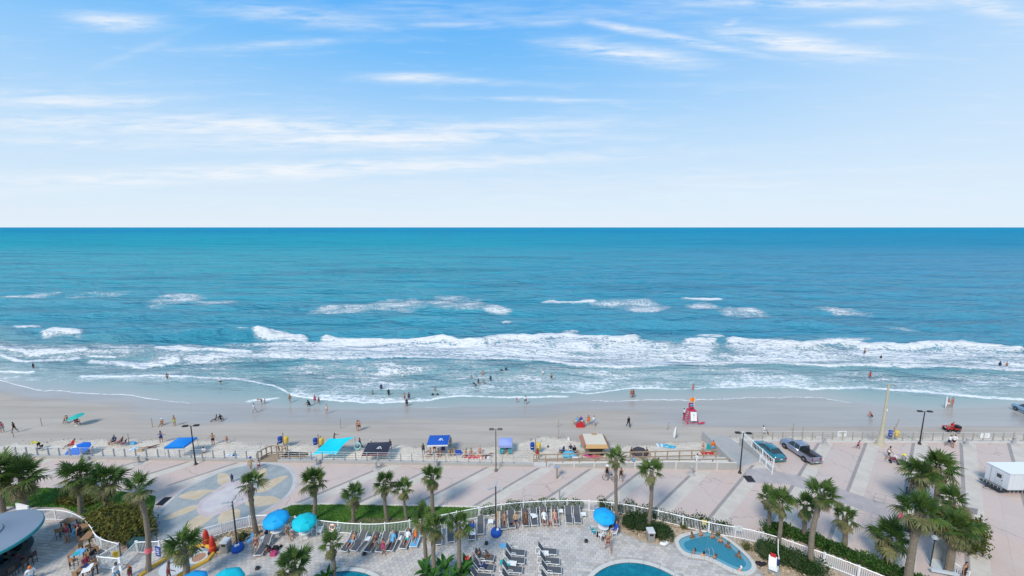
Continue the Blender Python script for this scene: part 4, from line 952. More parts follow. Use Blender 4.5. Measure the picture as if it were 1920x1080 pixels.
# ---- plank landing at the top of the left steps
pc = P(483, 866); pd = P(521, 867); 
for i in range(9):
    mb = MB(); x = pc.x + .15 + i * .29; mb.box((0, 0, 0), (.27, 1.5, .05)); 
    if i == 0: lt = thing('plank_landing', 'wooden plank landing with steps down to the sand at the top of the sun paving', 'landing', Vector((pc.x, pc.y + .7, .0)))
    mb.build('plank', WOOD, lt, False, Vector((x - pc.x, .0, .03)))
    if i > 3: continue
for i in range(5):
    mb = MB(); mb.box((0, 0, 0), (2.5, .3, .05)); mb.build('step', WOOD, lt, False, Vector((1.3 + 2.6, .2 + 0 * i, -.1 - .0 * i)) if 0 else Vector((1.3, .95 + .3 * i, -.12 - .15 * i)))
W0 = Vector((pc.x - .1, pc.y + .1, .05)); 
wood_rail([W0, W0 + Vector((.5, 1.7, 0)), W0 + Vector((2.9, 1.7, 0))], 'brown timber rail around the plank landing above the sun paving', gap=.75, rails=(1.0, .15))
wood_rail([Vector((pd.x + .05, pd.y + .1, .05)), Vector((pd.x + .15, pd.y + 1.6, .05))], 'short timber rail on the right of the plank landing', gap=.75)
mb = MB(); 
for i in range(11): mb.box((i * .3, 0, 0), (.27, .7, .06))
t = thing('plank_ramp', 'dark plank bench-like ramp on the sand right of the landing', 'ramp', Vector((pd.x + .2, pd.y + 1.5, -.1)))
pk = MB(); pk.box((0, 0, 0), (.26, .75, .06)); pkm = pk.mesh('plank', DARK)
for i in range(10): link('plank', pkm, t, (i * .28, 0, .4 - i * .01))
mb = MB(); mb.box((1.3, -.3, .17), (2.8, .06, .4)); mb.box((1.3, .3, .17), (2.8, .06, .4)); mb.build('beam', WOOD, t)
# ---- concrete vehicle ramp down to the beach
t = thing('beach_ramp', 'pale concrete beach ramp with low walls left of the parked cars', 'ramp', (29.4, 45, 0))
mb = MB(); x0, x1 = -1.9, 2.05
mb.add([(x0, 0.0, .012), (x1, 1.4, .012), (x1, 9.5, -1.15), (x0, 9.5, -1.15), (x0, 0.0, -2), (x1, 1.4, -2), (x1, 9.5, -2), (x0, 9.5, -2)], [(0, 1, 2, 3), (7, 6, 5, 4), (0, 4, 5, 1), (1, 5, 6, 2), (2, 6, 7, 3), (3, 7, 4, 0)]); mb.build('slope', CONC, t)
for x, ya, yb in ((x0 - .12, -.2, 8.6), (x1 + .0, -.9, 6.3)):
    mb = MB(); mb.add([(x - .13, ya, .5), (x + .13, ya, .5), (x + .13, yb, .15 if x < 0 else .45), (x - .13, yb, .15 if x < 0 else .45), (x - .13, ya, -2), (x + .13, ya, -2), (x + .13, yb, -2), (x - .13, yb, -2)], [(0, 1, 2, 3), (7, 6, 5, 4), (0, 4, 5, 1), (1, 5, 6, 2), (2, 6, 7, 3), (3, 7, 4, 0)]); mb.build('side_wall', CONC, t)
rail_fence([Vector((29.4 + x1 + .02, 44.4, .45)), Vector((29.4 + x1 + .02, 51.0, .42))], 'white metal railing on the wall between the beach ramp and the teal car', h=.95, budget=60, step=.3, cat='railing')
rail_fence([Vector((29.4 + x1 - .6, 43.6, .03)), Vector((29.4 + x1 - .6, 46.0, .03))], 'folded white metal barrier gate at the head of the beach ramp', h=.9, budget=60, step=.25, cat='gate', name='barrier_gate', post_gap=1.2)

# ================================================================== PEOPLE
SK = [pm('skin_fair', (.52, .30, .21), .55, .06, 9), pm('skin_tan', (.38, .20, .12), .55, .06, 9), pm('skin_brown', (.19, .095, .055), .5, .06, 9), pm('skin_dark', (.075, .04, .025), .5, .06, 9)]
PCOL = dict(black=(.015, .015, .02), white=(.72, .72, .72), red=(.50, .02, .025), blue=(.02, .07, .40), navy=(.015, .025, .09), yellow=(.68, .62, .03), orange=(.75, .16, .02), pink=(.66, .10, .22), teal=(.02, .38, .40),
            grey=(.25, .26, .28), brown=(.10, .05, .03), blond=(.50, .35, .15), maroon=(.22, .03, .06), green=(.05, .28, .12), sky=(.12, .38, .62), magenta=(.42, .05, .15), tan=(.42, .30, .18), lime=(.45, .55, .05), purple=(.2, .07, .3))
def pc_(c): return pm('cloth_' + c, PCOL[c], .8, .14, 14)
def sag(a, b=0): return Vector((math.sin(R(b)), math.sin(R(a)) * math.cos(R(b)), -math.cos(R(a)) * math.cos(R(b))))
def make_pose(hipz, lean, tL, kL, tR, kR, aL, eL, aR, eR, spread=5, aspread=9, twist=0):
    """angles in degrees in the side plane: 0 hangs down, 90 points forward"""
    V, E, Rd, Lb = [], [], [], []
    def v(p_, r, par, lab):
        V.append(Vector(p_)); Rd.append(r if isinstance(r, tuple) else (r, r)); i = len(V) - 1
        if par is not None: E.append((par, i)); Lb.append((par, i, lab))
        return i
    up = Vector((0, -math.sin(R(lean)) * -1, math.cos(R(lean)))) if 0 else Vector((0, math.sin(R(lean)), math.cos(R(lean))))
    fw = Vector((0, math.cos(R(lean)), -math.sin(R(lean))))
    pel = Vector((0, 0, hipz)); i0 = v(pel, (.135, .105), None, '')
    i1 = v(pel + up * .16, (.115, .09), i0, 'waist'); i2 = v(pel + up * .34, (.145, .10), i1, 'torso'); i3 = v(pel + up * .47, (.12, .085), i2, 'torso')
    i4 = v(pel + up * .56, .052, i3, 'neck'); hd = pel + up * .64 + fw * .02
    i5 = v(hd, (.078, .085), i4, 'head'); i6 = v(hd + up * .09, (.082, .092), i5, 'head'); i7 = v(hd + up * .15, (.055, .06), i6, 'head')
    hands = []
    for sgn, a_, e_ in ((-1, aL, eL), (1, aR, eR)):
        s_ = pel + up * .44 + Vector((sgn * .175, 0, 0)); j = v(s_, .06, i3, 'shoulder')
        el = s_ + sag(a_, sgn * aspread) * .29; j2 = v(s_.lerp(el, .5), .048, j, 'arm'); j3 = v(el, .04, j2, 'arm')
        wr_ = el + sag(e_, sgn * aspread * .4) * .25; j4 = v(wr_, .028, j3, 'fore'); d = (wr_ - el).normalized(); j5 = v(wr_ + d * .075, (.038, .02), j4, 'hand'); hands.append((wr_ + d * .07, d, sgn))
    for sgn, t_, k_ in ((-1, tL, kL), (1, tR, kR)):
        h_ = pel + Vector((sgn * .09, 0, -.03)); j = v(h_, .098, i0, 'pelvis'); kn = h_ + sag(t_, sgn * spread) * .43; j1 = v(h_.lerp(kn, .5), .075, j, 'thigh'); j2 = v(kn, .056, j1, 'thigh2')
        an = kn + sag(k_, sgn * spread * .5) * .41; j3 = v(kn.lerp(an, .35), .058, j2, 'calf'); j4 = v(an, .038, j3, 'calf')
        f_ = sag(k_ + 88) if abs(k_) < 60 else sag(k_ + 70); j5 = v(an + f_ * .15 + Vector((0, 0, -.015)), (.04, .028), j4, 'foot')
    me_ = bpy.data.meshes.new('sk'); me_.from_pydata([tuple(x) for x in V], E, []); o = bpy.data.objects.new('sk', me_); COL.objects.link(o)
    mod = o.modifiers.new('s', 'SKIN'); mod.use_smooth_shade = True
    sv = me_.skin_vertices[0].data
    for i, r in enumerate(Rd): sv[i].radius = r; sv[i].use_root = (i == 0)
    o.modifiers.new('d', 'SUBSURF').levels = 1
    dg = bpy.context.evaluated_depsgraph_get(); dg.update(); ev = bpy.data.meshes.new_from_object(o.evaluated_get(dg)); bpy.data.objects.remove(o)
    vs = [v_.co.copy() for v_ in ev.vertices]; fs = [tuple(p_.vertices) for p_ in ev.polygons]; nr = [v_.normal.copy() for v_ in ev.vertices]
    def near(p_):
        best, bl, bt = 9e9, '', 0
        for a, b, lab in Lb:
            A, B = V[a], V[b]; d = B - A; t_ = max(0, min(1, (p_ - A).dot(d) / d.length_squared)); q_ = (A + d * t_ - p_).length - (Rd[a][0] * (1 - t_) + Rd[b][0] * t_) * .6
            if q_ < best: best, bl, bt = q_, lab, t_
        return bl
    labs = [near(sum((vs[i] for i in f), Vector()) / len(f)) for f in fs]
    body = MB(); body.add(vs, fs)
    for c_, d, sgn in hands:       # fingers and thumb
        side = d.cross(Vector((0, 1, .2))).normalized(); nrm = d.cross(side)
        for q_ in range(4):
            b0 = c_ + side * (q_ - 1.5) * .017; l_ = (.062, .072, .068, .052)[q_]; body.tube([b0, b0 + d * l_ * .5 + nrm * .004, b0 + d * l_ + nrm * .018], .008, 4, [.009, .008, .006])
        b0 = c_ - d * .04 + side * .03 * sgn; body.tube([b0, b0 + (d * .5 + side * sgn * .8).normalized() * .03, b0 + (d * .8 + side * sgn * .5).normalized() * .058], .009, 4, [.011, .009, .006])
    hc = hd + up * .06
    body.cyl(hc + fw * .085, hc + fw * .115 - up * .012, .016, .008, 5)                       # nose
    for sg in (-1, 1): body.blob(hc + Vector((sg * .085, 0, 0)), (.012, .025, .032), 6, 5)      # ears
    def cloth(pred, off, nm):
        mb = MB(); idx = {}; 
        for f, l_ in zip(fs, labs):
            c_ = sum((vs[i] for i in f), Vector()) / len(f)
            if not pred(l_, c_): continue
            g_ = []
            for i in f:
                if i not in idx: idx[i] = len(mb.v); mb.v.append(tuple(vs[i] + nr[i] * off))
                g_.append(idx[i])
            mb.f.append(tuple(g_)); mb.mi.append(0)
        return mb.mesh(nm, WHITE, True) if mb.f else None
    D = {'body': body.mesh('person', SK[0], True)}
    D['hair'] = cloth(lambda l, c: l == 'head' and ((c - hc).dot(up) > .045 or (c - hc).dot(fw) < -.02), .018, 'hair')
    D['hat'] = None
    D['shirt'] = cloth(lambda l, c: l in ('torso', 'waist', 'shoulder', 'arm') and (l != 'arm' or True), .016, 'shirt')
    D['tank'] = cloth(lambda l, c: l in ('torso', 'waist'), .014, 'top')
    D['bikini'] = cloth(lambda l, c: l == 'torso' and .22 < (c - pel).dot(up) < .36, .012, 'top')
    D['shorts'] = cloth(lambda l, c: l in ('pelvis', 'thigh') or (l == 'waist' and (c - pel).dot(up) < .08), .022, 'shorts')
    D['briefs'] = cloth(lambda l, c: l == 'pelvis' or (l == 'waist' and (c - pel).dot(up) < .05), .012, 'swim_bottoms')
    D['dress'] = cloth(lambda l, c: l in ('torso', 'waist', 'pelvis', 'thigh'), .03, 'dress')
    D['suit'] = cloth(lambda l, c: l not in ('head', 'neck', 'hand', 'foot'), .012, 'wetsuit')
    mb = MB(); 
    e_ = Vector((1, 0, 0)); ring_ = []
    top_ = hc + up * .05
    vs2 = [top_ + (e_ * math.cos(i * .524) + fw * math.sin(i * .524)) * r_ + up * z_ for r_, z_ in ((.19, -.02), (.105, .0), (.095, .075), (.03, .10)) for i in range(12)]
    mb.add(vs2, [(a * 12 + j, a * 12 + (j + 1) % 12, (a + 1) * 12 + (j + 1) % 12, (a + 1) * 12 + j) for a in range(3) for j in range(12)] + [tuple(range(36, 48))]); D['hat'] = mb.mesh('hat', WHITE, True)
    D['low'] = min(x.z for x in vs)
    return D
POSE = {
 'stand': make_pose(.90, 2, 2, -3, 2, -3, 2, 12, -4, 8), 'akimbo': make_pose(.90, 0, 3, 0, -2, -4, -12, 70, -12, 65, 8, 38), 'walk': make_pose(.88, 5, 24, 8, -18, -34, -22, -4, 24, 42),
 'walk2': make_pose(.88, 6, -16, -38, 22, 4, 26, 50, -24, -6), 'bend': make_pose(.86, 62, 8, -8, 2, -12, 75, 62, 60, 50), 'reach': make_pose(.89, 8, 8, -2, -8, -14, 80, 84, 30, 60, 6, 20),
 'crouch': make_pose(.34, 28, 105, -42, 98, -48, 60, 30, 55, 20, 12), 'sit': make_pose(.14, -12, 112, 24, 100, 45, 40, 80, -20, -14, 8), 'legs_out': make_pose(.12, -18, 88, 86, 84, 86, -30, -20, -32, -20, 8),
 'chair': make_pose(.50, -14, 84, 8, 80, 14, 25, 78, 22, 76, 8), 'recline': make_pose(.48, -40, 84, 80, 100, 50, 15, 70, 10, 40, 7), 'lie': make_pose(.12, -84, 88, 88, 100, 62, -60, -70, -100, -80, 8, 14),
 'soak': make_pose(.25, -18, 78, 40, 70, 30, 50, 85, 20, 85, 14, 24), 'kid_run': make_pose(.86, 12, 40, -20, -28, -70, -40, 30, 45, 100)}
def person(p_, pose, rz, label, skin=1, hair='brown', wear=(('shorts', 'navy'),), s_=1.0, hat=None, dz_=0, group=None):
    D = POSE[pose]; o = bpy.data.objects.new('person', D['body']); COL.objects.link(o)
    o.location = Vector(p_) + Vector((0, 0, dz_ + (-D['low'] * s_ if pose not in ('chair', 'recline', 'soak') else 0))); o.rotation_euler.z = R(rz); o.scale = (s_,) * 3
    o.material_slots[0].link = 'OBJECT'; o.material_slots[0].material = SK[skin]; tag(o, label, 'person', group)
    L_ = [('hair', hair)] + list(wear) + ([('hat', hat)] if hat else [])
    for k_, c_ in L_:
        if D.get(k_) is None: continue
        ch = bpy.data.objects.new(D[k_].name.split('.')[0], D[k_]); COL.objects.link(ch); ch.parent = o; ch.material_slots[0].link = 'OBJECT'; ch.material_slots[0].material = pc_(c_)
    return o
SH, BR, TK, BK, DS, WS, SR = 'shirt', 'briefs', 'tank', 'bikini', 'dress', 'suit', 'shorts'
for (w_, x, y, pose, rz, sk, hr, wear, s_, hat, lb) in [
 # on the wet and dry sand
 ('s', 5, 811, 'stand', 30, 1, 'brown', ((TK, 'magenta'), (SR, 'grey')), 1, None, 'person in pinkish top at the extreme left edge of the beach'),
 ('s', 28, 811, 'walk', 100, 2, 'black', ((TK, 'black'), (BR, 'black')), 1, None, 'person in dark swimwear walking on the sunlit sand near the left edge'),
 ('s', 304, 797, 'sit', 200, 1, 'brown', ((BR, 'red'),), 1, 'white', 'person in white hat sitting on the damp sand beside a short post'),
 ('s', 328, 798, 'stand', 170, 1, 'brown', ((SR, 'lime'),), 1, None, 'person in yellow-green shorts standing on the damp sand left of the seated dark pair'),
 ('s', 303, 830, 'akimbo', 10, 1, 'brown', ((TK, 'blue'), (SR, 'navy')), 1.05, None, 'person in bright blue top and navy shorts left of the blue canopy'),
 ('s', 405, 789, 'sit', 120, 2, 'black', ((BR, 'black'),), 1, None, 'left one of two people seated close together on the damp sand'),
 ('s', 414, 788, 'sit', 240, 2, 'black', ((SH, 'black'), (SR, 'black')), 1, None, 'right one of two people seated close together, all in black'),
 ('s', 478, 774, 'walk', 80, 1, 'black', ((SH, 'white'), (SR, 'white')), 1, None, 'person in white walking on the wet sand above the plank landing'),
 ('s', 400, 834, 'akimbo', 180, 1, 'brown', ((SR, 'black'),), 1.05, None, 'bare-chested person in black shorts right of the blue canopy'),
 ('s', 426, 831, 'stand', 200, 1, 'brown', ((BR, 'red'),), .66, None, 'small child in red right of the bare-chested person in black shorts'),
 ('s', 383, 850, 'sit', 20, 1, 'brown', ((SH, 'white'), (SR, 'navy')), 1, None, 'person in white shirt and dark shorts sitting right behind the dark street lamp'),
 ('s', 74, 843, 'bend', 100, 1, 'blond', ((SH, 'yellow'), (SR, 'black')), 1, None, 'person in bright yellow shirt bending over behind the left railing'),
 ('s', 145, 796, 'chair', 250, 1, 'white', ((TK, 'red'), (SR, 'red')), 1, None, 'person in red on a chair just right below the teal beach umbrella'),
 ('s', 124, 793, 'recline', 215, 1, 'brown', ((BR, 'teal'),), 1, 'white', 'person in white hat reclining left of the teal beach umbrella pole'),
 ('s', 134, 839, 'recline', 160, 2, 'black', ((DS, 'red'),), 1, None, 'person in red reclining on a low chair just above the blue and white umbrella'),
 ('s', 213, 832, 'chair', 150, 1, 'brown', ((SH, 'navy'), (SR, 'navy')), 1, None, 'person in navy seated at the left of the trio of low chairs'),
 ('s', 224, 834, 'recline', 110, 1, 'brown', ((TK, 'maroon'), (SR, 'maroon')), 1, None, 'person in maroon reclining at the right of the navy seated person'),
 ('s', 281, 841, 'lie', 110, 2, 'black', ((BR, 'black'), (BK, 'black')), 1, None, 'person lying on the sand beside the yellow bag left of the blue canopy'),
 ('s', 476, 0, 'stand', 0, 1, 'brown', (), 1, None, ''),
 ('s', 671, 808, 'stand', 10, 1, 'brown', ((BR, 'maroon'), (BK, 'maroon')), 1, None, 'left one of two people in maroon swimwear standing close on mid beach'),
 ('s', 674, 808, 'stand', 200, 0, 'brown', ((SR, 'brown'),), 1, None, 'right one of two people standing close on mid beach, in brown shorts'),
 ('s', 491, 758, 'bend', 150, 0, 'brown', ((SR, 'red'),), .95, None, 'person in red shorts bending at the edge of the swash left of centre'),
 ('s', 497, 757, 'stand', 150, 1, 'brown', ((BR, 'navy'),), .6, None, 'toddler next to the person bending in red shorts'),
 ('s', 544, 755, 'walk', 200, 1, 'black', ((BR, 'black'), (BK, 'maroon')), 1, None, 'slim person in maroon and black at the water line left of the trio'),
 ('s', 581, 762, 'crouch', 80, 2, 'black', ((SH, 'black'), (SR, 'black')), 1.1, None, 'person all in black crouching at the water edge'),
 ('s', 591, 757, 'stand', 190, 1, 'black', ((TK, 'magenta'), (SR, 'magenta')), 1, None, 'person in dark pink standing ankle deep behind the crouching one'),
 ('s', 598, 758, 'walk', 220, 2, 'black', ((BR, 'red'),), .8, None, 'youngster in red stepping right of the person in dark pink'),
 ('s', 613, 776, 'stand', 185, 0, 'black', ((TK, 'white'), (BR, 'pink')), 1, None, 'person in white top and pink bottoms on the wet sand below the red trio'),
 ('s', 537, 861, 'reach', 250, 1, 'brown', ((BR, 'tan'),), .0, None, ''),
 ('s', 524, 853, 'reach', 120, 1, 'brown', ((SR, 'tan'),), 1, None, 'bare-chested person with arms out at the top of the plank landing'),
 ('s', 627, 833, 'reach', 270, 2, 'black', ((BR, 'black'), (BK, 'brown')), 1, None, 'person with one arm stretched out behind the cyan sail tent'),
 ('s', 676, 842, 'walk', 100, 1, 'black', ((WS, 'black'),), 1, None, 'person in black carrying a round float beside the black tent'),
 ('s', 732, 842, 'stand', 180, 2, 'black', ((SR, 'black'), (TK, 'brown')), .85, None, 'dark figure standing behind the right corner of the black tent'),
 ('s', 720, 855, 'stand', 0, 1, 'black', ((DS, 'maroon'),), .85, None, 'child in maroon under the right edge of the black tent'),
 ('s', 794, 851, 'stand', 180, 2, 'black', ((SR, 'navy'), (TK, 'black')), .9, None, 'dark figure standing left of the royal blue canopy'),
 ('s', 806, 854, 'sit', 160, 1, 'brown', ((BR, 'lime'),), 1, None, 'person sitting at the left corner under the royal blue canopy'),
 ('s', 822, 855, 'sit', 200, 1, 'black', ((SR, 'black'), (BK, 'black')), 1, None, 'person in black sitting under the middle of the royal blue canopy'),
 ('s', 831, 852, 'chair', 180, 2, 'black', ((SH, 'maroon'), (SR, 'grey')), 1, None, 'person in maroon shirt seated under the royal blue canopy'),
 ('s', 842, 853, 'crouch', 220, 1, 'grey', ((SH, 'tan'), (SR, 'brown')), 1, None, 'person in tan shirt crouching at the right of the royal blue canopy'),
 ('s', 844, 838, 'stand', 190, 1, 'brown', ((TK, 'grey'), (SR, 'tan')), 1, None, 'person in grey standing behind the right of the royal blue canopy'),
 ('s', 873, 856, 'sit', 150, 1, 'black', ((BR, 'red'),), 1, None, 'leftmost sunbather on the row of pink towels right of the blue wagon'),
 ('s', 884, 855, 'sit', 200, 1, 'black', ((BR, 'pink'), (BK, 'pink')), 1, None, 'dark-haired sunbather in pink sitting on the row of towels'),
 ('s', 895, 856, 'lie', 80, 0, 'blond', ((BR, 'orange'), (BK, 'orange')), 1, None, 'blond sunbather in orange lying on the towel next to the patterned one'),
 ('s', 1008, 860, 'stand', 180, 2, 'black', ((DS, 'red'),), .9, None, 'person in red standing just above the left end of the timber rail'),
 ('s', 969, 755, 'stand', 170, 0, 'brown', ((DS, 'pink'),), .6, None, 'small child in pink at the water edge left of the man in white'),
 ('s', 985, 758, 'walk', 190, 1, 'brown', ((SH, 'white'), (SR, 'black')), 1, None, 'person in white shirt and black shorts wading at the centre of the water edge'),
 ('s', 1081, 795, 'chair', 120, 1, 'grey', ((SH, 'sky'), (SR, 'white')), 1, None, 'person in light blue shirt seated left of the red wagon'),
 ('s', 1090, 794, 'chair', 200, 1, 'brown', ((SH, 'blue'), (SR, 'white')), .95, None, 'person in blue seated at the red wagon'),
 ('s', 1103, 797, 'stand', 180, 1, 'red', ((DS, 'orange'),), 1, None, 'person in bright orange-red standing right of the red wagon'),
 ('s', 1113, 799, 'walk', 200, 1, 'brown', ((SH, 'white'), (SR, 'sky')), 1.05, None, 'person in white and pale blue right of the one in orange-red'),
 ('s', 1178, 801, 'walk', 190, 2, 'black', ((WS, 'black'),), 1.05, None, 'person in a black wetsuit walking alone on the wet sand'),
 ('s', 1183, 746, 'stand', 180, 1, 'brown', ((BR, 'maroon'), (BK, 'maroon')), 1, None, 'left one of a couple standing where the swash thins out'),
 ('s', 1187, 746, 'stand', 170, 2, 'black', ((SR, 'maroon'),), 1, None, 'right one of a couple standing where the swash thins out'),
 ('s', 1282, 784, 'stand', 90, 2, 'black', ((SH, 'white'), (SR, 'black')), 1, None, 'person in white shirt and black shorts left of the lifeguard stand'),
 ('s', 1184, 853, 'sit', 160, 2, 'black', ((TK, 'black'), (SR, 'black')), 1, None, 'person in black sitting behind the timber rail left of the dark beach shelter'),
 ('s', 1317, 850, 'stand', 200, 0, 'brown', ((BR, 'white'), (BK, 'maroon')), .9, None, 'person in swimwear left of the teal chair behind the timber rail'),
 ('s', 1336, 850, 'stand', 180, 1, 'brown', ((SH, 'orange'), (SR, 'sky')), 1.1, None, 'person in orange shirt standing behind the timber rail'),
 ('s', 1350, 852, 'sit', 180, 1, 'black', ((TK, 'white'), (SR, 'white')), 1, None, 'dark-haired person in white sitting right behind the timber rail'),
 ('s', 1635, 784, 'crouch', 60, 1, 'red', ((SR, 'black'), (TK, 'maroon')), 1, None, 'person crouching alone on the wet sand left of the tall pole'),
 ('s', 1777, 765, 'stand', 100, 1, 'brown', ((SR, 'white'),), 1, None, 'person carrying the white board near the water at the right'),
 ('s', 1784, 764, 'stand', 190, 1, 'red', ((BR, 'pink'), (BK, 'pink')), 1.1, None, 'person in pink beside the white board near the water at the right'),
 ('s', 1779, 836, 'walk', 170, 1, 'black', ((SH, 'white'), (SR, 'navy')), 1.1, None, ''),
 ('s', 1433, 813, 'chair', 250, 2, 'black', ((SH, 'white'), (SR, 'black')), 1, None, 'person on a white chair beyond the parking rail above the teal car'),
 ('s', 1056, 850, 'sit', 100, 1, 'grey', ((SH, 'navy'), (SR, 'navy')), 1, None, 'person in navy left of the small light blue dome tent'),
 ('s', 1070, 846, 'sit', 180, 0, 'brown', ((SH, 'navy'), (SR, 'white')), 1, None, 'person in navy behind the small light blue dome tent'),
 ('s', 1079, 852, 'chair', 240, 1, 'black', ((SH, 'black'), (SR, 'black')), 1, None, 'person in black right of the small light blue dome tent'),
 ('s', 944, 848, 'chair', 180, 1, 'brown', ((SH, 'grey'), (SR, 'white')), 1, None, 'left person in front of the lavender shade with teal chairs'),
 ('s', 952, 850, 'chair', 190, 1, 'grey', ((SH, 'navy'), (SR, 'grey')), 1, None, 'right person in front of the lavender shade with teal chairs'),
 ('s', 602, 836, 'stand', 180, 1, 'blond', ((SR, 'yellow'),), .9, None, 'person in yellow beside the right-hand blue and yellow barrels'),
 # promenade
 ('p', 471, 883, 'walk', 10, 1, 'grey', ((SH, 'tan'), (SR, 'tan')), 1.05, 'blue', 'person in tan with a blue cap walking on the top of the sun paving'),
 ('p', 486, 881, 'stand', 200, 1, 'brown', ((TK, 'white'), (SR, 'maroon')), .75, None, 'child in white top beside the adult in tan on the sun paving'),
 ('p', 436, 904, 'stand', 180, 2, 'black', ((WS, 'navy'),), .62, None, 'toddler in navy alone on the sun paving'),
 ('p', 1138, 897, 'walk', 160, 1, 'white', ((TK, 'black'), (SR, 'black')), 1.05, 'white', 'person in black with white cap pushing a bicycle left of the tall thin palm'),
 ('p', 1164, 901, 'walk', 170, 1, 'black', ((TK, 'black'), (SR, 'brown')), 1, None, 'person in black walking right behind the trunk of the tall thin palm'),
 ('p', 1608, 842, 'kid_run', 230, 1, 'black', ((TK, 'pink'), (SR, 'black')), .8, None, 'child running on the promenade right of the grey pickup'),
 ('p', 1665, 862, 'walk', 250, 1, 'black', ((TK, 'white'), (SR, 'black')), 1.1, None, 'person in white top pushing the stroller on the promenade'),
 ('p', 1691, 877, 'walk', 150, 1, 'blond', ((SH, 'grey'), (SR, 'navy')), 1.1, 'yellow', 'person in yellow hat and grey shirt left of the palm cluster'),
 ('p', 1779, 838, 'walk', 190, 1, 'black', ((SH, 'white'), (SR, 'navy')), 1.05, None, 'left one of two walkers in white and navy at the sea rail'),
 ('p', 1787, 838, 'walk2', 175, 1, 'brown', ((SH, 'white'), (SR, 'black')), 1.1, None, 'right one of two walkers at the sea rail, in white shirt and black shorts'),
 ('p', 1684, 985, 'reach', 260, 1, 'black', ((SH, 'pink'), (SR, 'pink')), 1.0, None, 'person in pink stretching an arm out below the barrier, left of the palm cluster'),
 ('p', 1704, 994, 'reach', 80, 1, 'brown', ((SH, 'white'), (SR, 'black')), 1.0, None, 'person in white shirt and black shorts behind the dark pram'),
 ('p', 1187, 876, 'walk', 90, 1, 'brown', ((SH, 'sky'), (SR, 'navy')), .9, None, 'person in pale blue on the walkway between the two palm crowns'),
 ('p', 1305, 874, 'walk', 270, 1, 'brown', ((SH, 'white'), (SR, 'white')), 1.0, None, 'person in white on the walkway carrying the blue float'),
 # pool deck
 ('d', 1140, 1034, 'walk', 10, 1, 'blond', ((BR, 'maroon'), (BK, 'maroon')), 1.05, None, 'blond person in maroon bikini walking below the single blue umbrella'),
 ('d', 1153, 1003, 'chair', 110, 1, 'brown', ((SH, 'blue'), (SR, 'blue')), 1.1, None, 'person wrapped in royal blue right of the table under the single blue umbrella'),
 ('d', 1129, 1012, 'crouch', 200, 2, 'black', ((SH, 'black'), (SR, 'black')), .8, None, 'child in black at the foot of the table under the single blue umbrella'),
 ('d', 661, 1024, 'recline', 165, 1, 'brown', ((SR, 'sky'),), 1, None, 'bare-chested person in pale blue shorts on the leftmost occupied lounger of the near row'),
 ('d', 702, 1026, 'recline', 165, 2, 'brown', ((BR, 'tan'), (BK, 'brown')), 1, None, 'tanned person with long brown hair on the lounger right of the empty grey one'),
 ('d', 720, 1041, 'stand', 170, 1, 'black', ((DS, 'magenta'),), .95, None, 'child in dark pink dress standing before the near row of loungers'),
 ('d', 711, 1030, 'crouch', 170, 1, 'brown', ((DS, 'teal'),), .7, None, 'small child in a teal patterned towel left of the one in dark pink'),
 ('d', 736, 1023, 'recline', 170, 1, 'black', ((SH, 'sky'), (SR, 'sky')), 1, None, 'person in pale blue reclining right of the child in dark pink'),
 ('d', 764, 1019, 'recline', 175, 1, 'brown', ((SH, 'white'), (SR, 'teal')), 1, None, 'person in teal shorts on the lounger left of the blue towel lounger'),
 ('d', 779, 1014, 'recline', 180, 1, 'blond', ((TK, 'orange'), (BR, 'orange')), 1, None, 'person in orange lying on the lounger with the blue towel'),
 ('d', 967, 985, 'chair', 180, 1, 'blond', ((SH, 'tan'), (SR, 'navy')), 1.05, None, 'fair-haired person leaning forward on the lounger with the black bag'),
 ('d', 1020, 981, 'recline', 180, 1, 'grey', ((SH, 'white'), (SR, 'white')), 1, None, 'person in white lying on the lounger right of the one with the draped towel'),
 ('d', 1040, 980, 'recline', 180, 0, 'brown', ((BR, 'pink'),), 1, None, 'pink-skinned person reclining at the right end of the fence lounger group'),
 ('d', 1030, 986, 'crouch', 180, 1, 'red', ((DS, 'red'),), .6, None, 'small child in red between the white and the pink sunbathers'),
 ('d', 884, 1003, 'recline', 170, 1, 'black', ((SH, 'blue'), (SR, 'white')), 1, None, 'person under a blue and white towel on the lounger below the lamp'),
 ('d', 897, 1048, 'sit', 60, 1, 'brown', ((BR, 'brown'), (BK, 'brown')), 1, None, 'left one of two people sitting on the first lounger of the left block'),
 ('d', 914, 1052, 'sit', 250, 2, 'black', ((SR, 'brown'),), 1, None, 'right one of two people sitting on the first lounger of the left block'),
 ('d', 481, 1030, 'chair', 200, 1, 'blond', ((BR, 'maroon'), (BK, 'maroon')), 1.05, None, 'sunburnt person sitting beside the blue and white striped chair'),
 ('d', 128, 1018, 'stand', 170, 1, 'red', ((SH, 'maroon'), (SR, 'grey')), 1.05, None, 'person in dark red standing at the high tables of the bar patio'),
 ('d', 140, 1012, 'chair', 120, 1, 'black', ((SH, 'sky'), (SR, 'sky')), 1.05, None, 'person in pale blue seated between the two standing at the high tables'),
 ('d', 152, 1016, 'stand', 100, 1, 'maroon', ((DS, 'black'),), 1.05, None, 'person in a black dress standing at the high tables of the bar patio'),
 ('d', 221, 1093, 'reach', 260, 2, 'black', ((SH, 'white'), (SR, 'sky')), 1.1, None, 'person in white top reaching right at the bottom edge by the gate enclosure'),
 ('d', 246, 1088, 'stand', 90, 2, 'orange', ((TK, 'brown'), (SR, 'maroon')), .8, None, 'child at the bottom edge facing the person in white top'),
 ('d', 318, 1092, 'reach', 300, 2, 'brown', ((TK, 'maroon'), (BR, 'maroon')), 1.1, None, 'person in dark red with arm out at the left of the low rough palm'),
 ('d', 60, 1090, 'chair', 60, 1, 'orange', ((SH, 'white'), (SR, 'sky')), 1.15, None, 'orange-haired person in white seated at the bar under the round roof'),
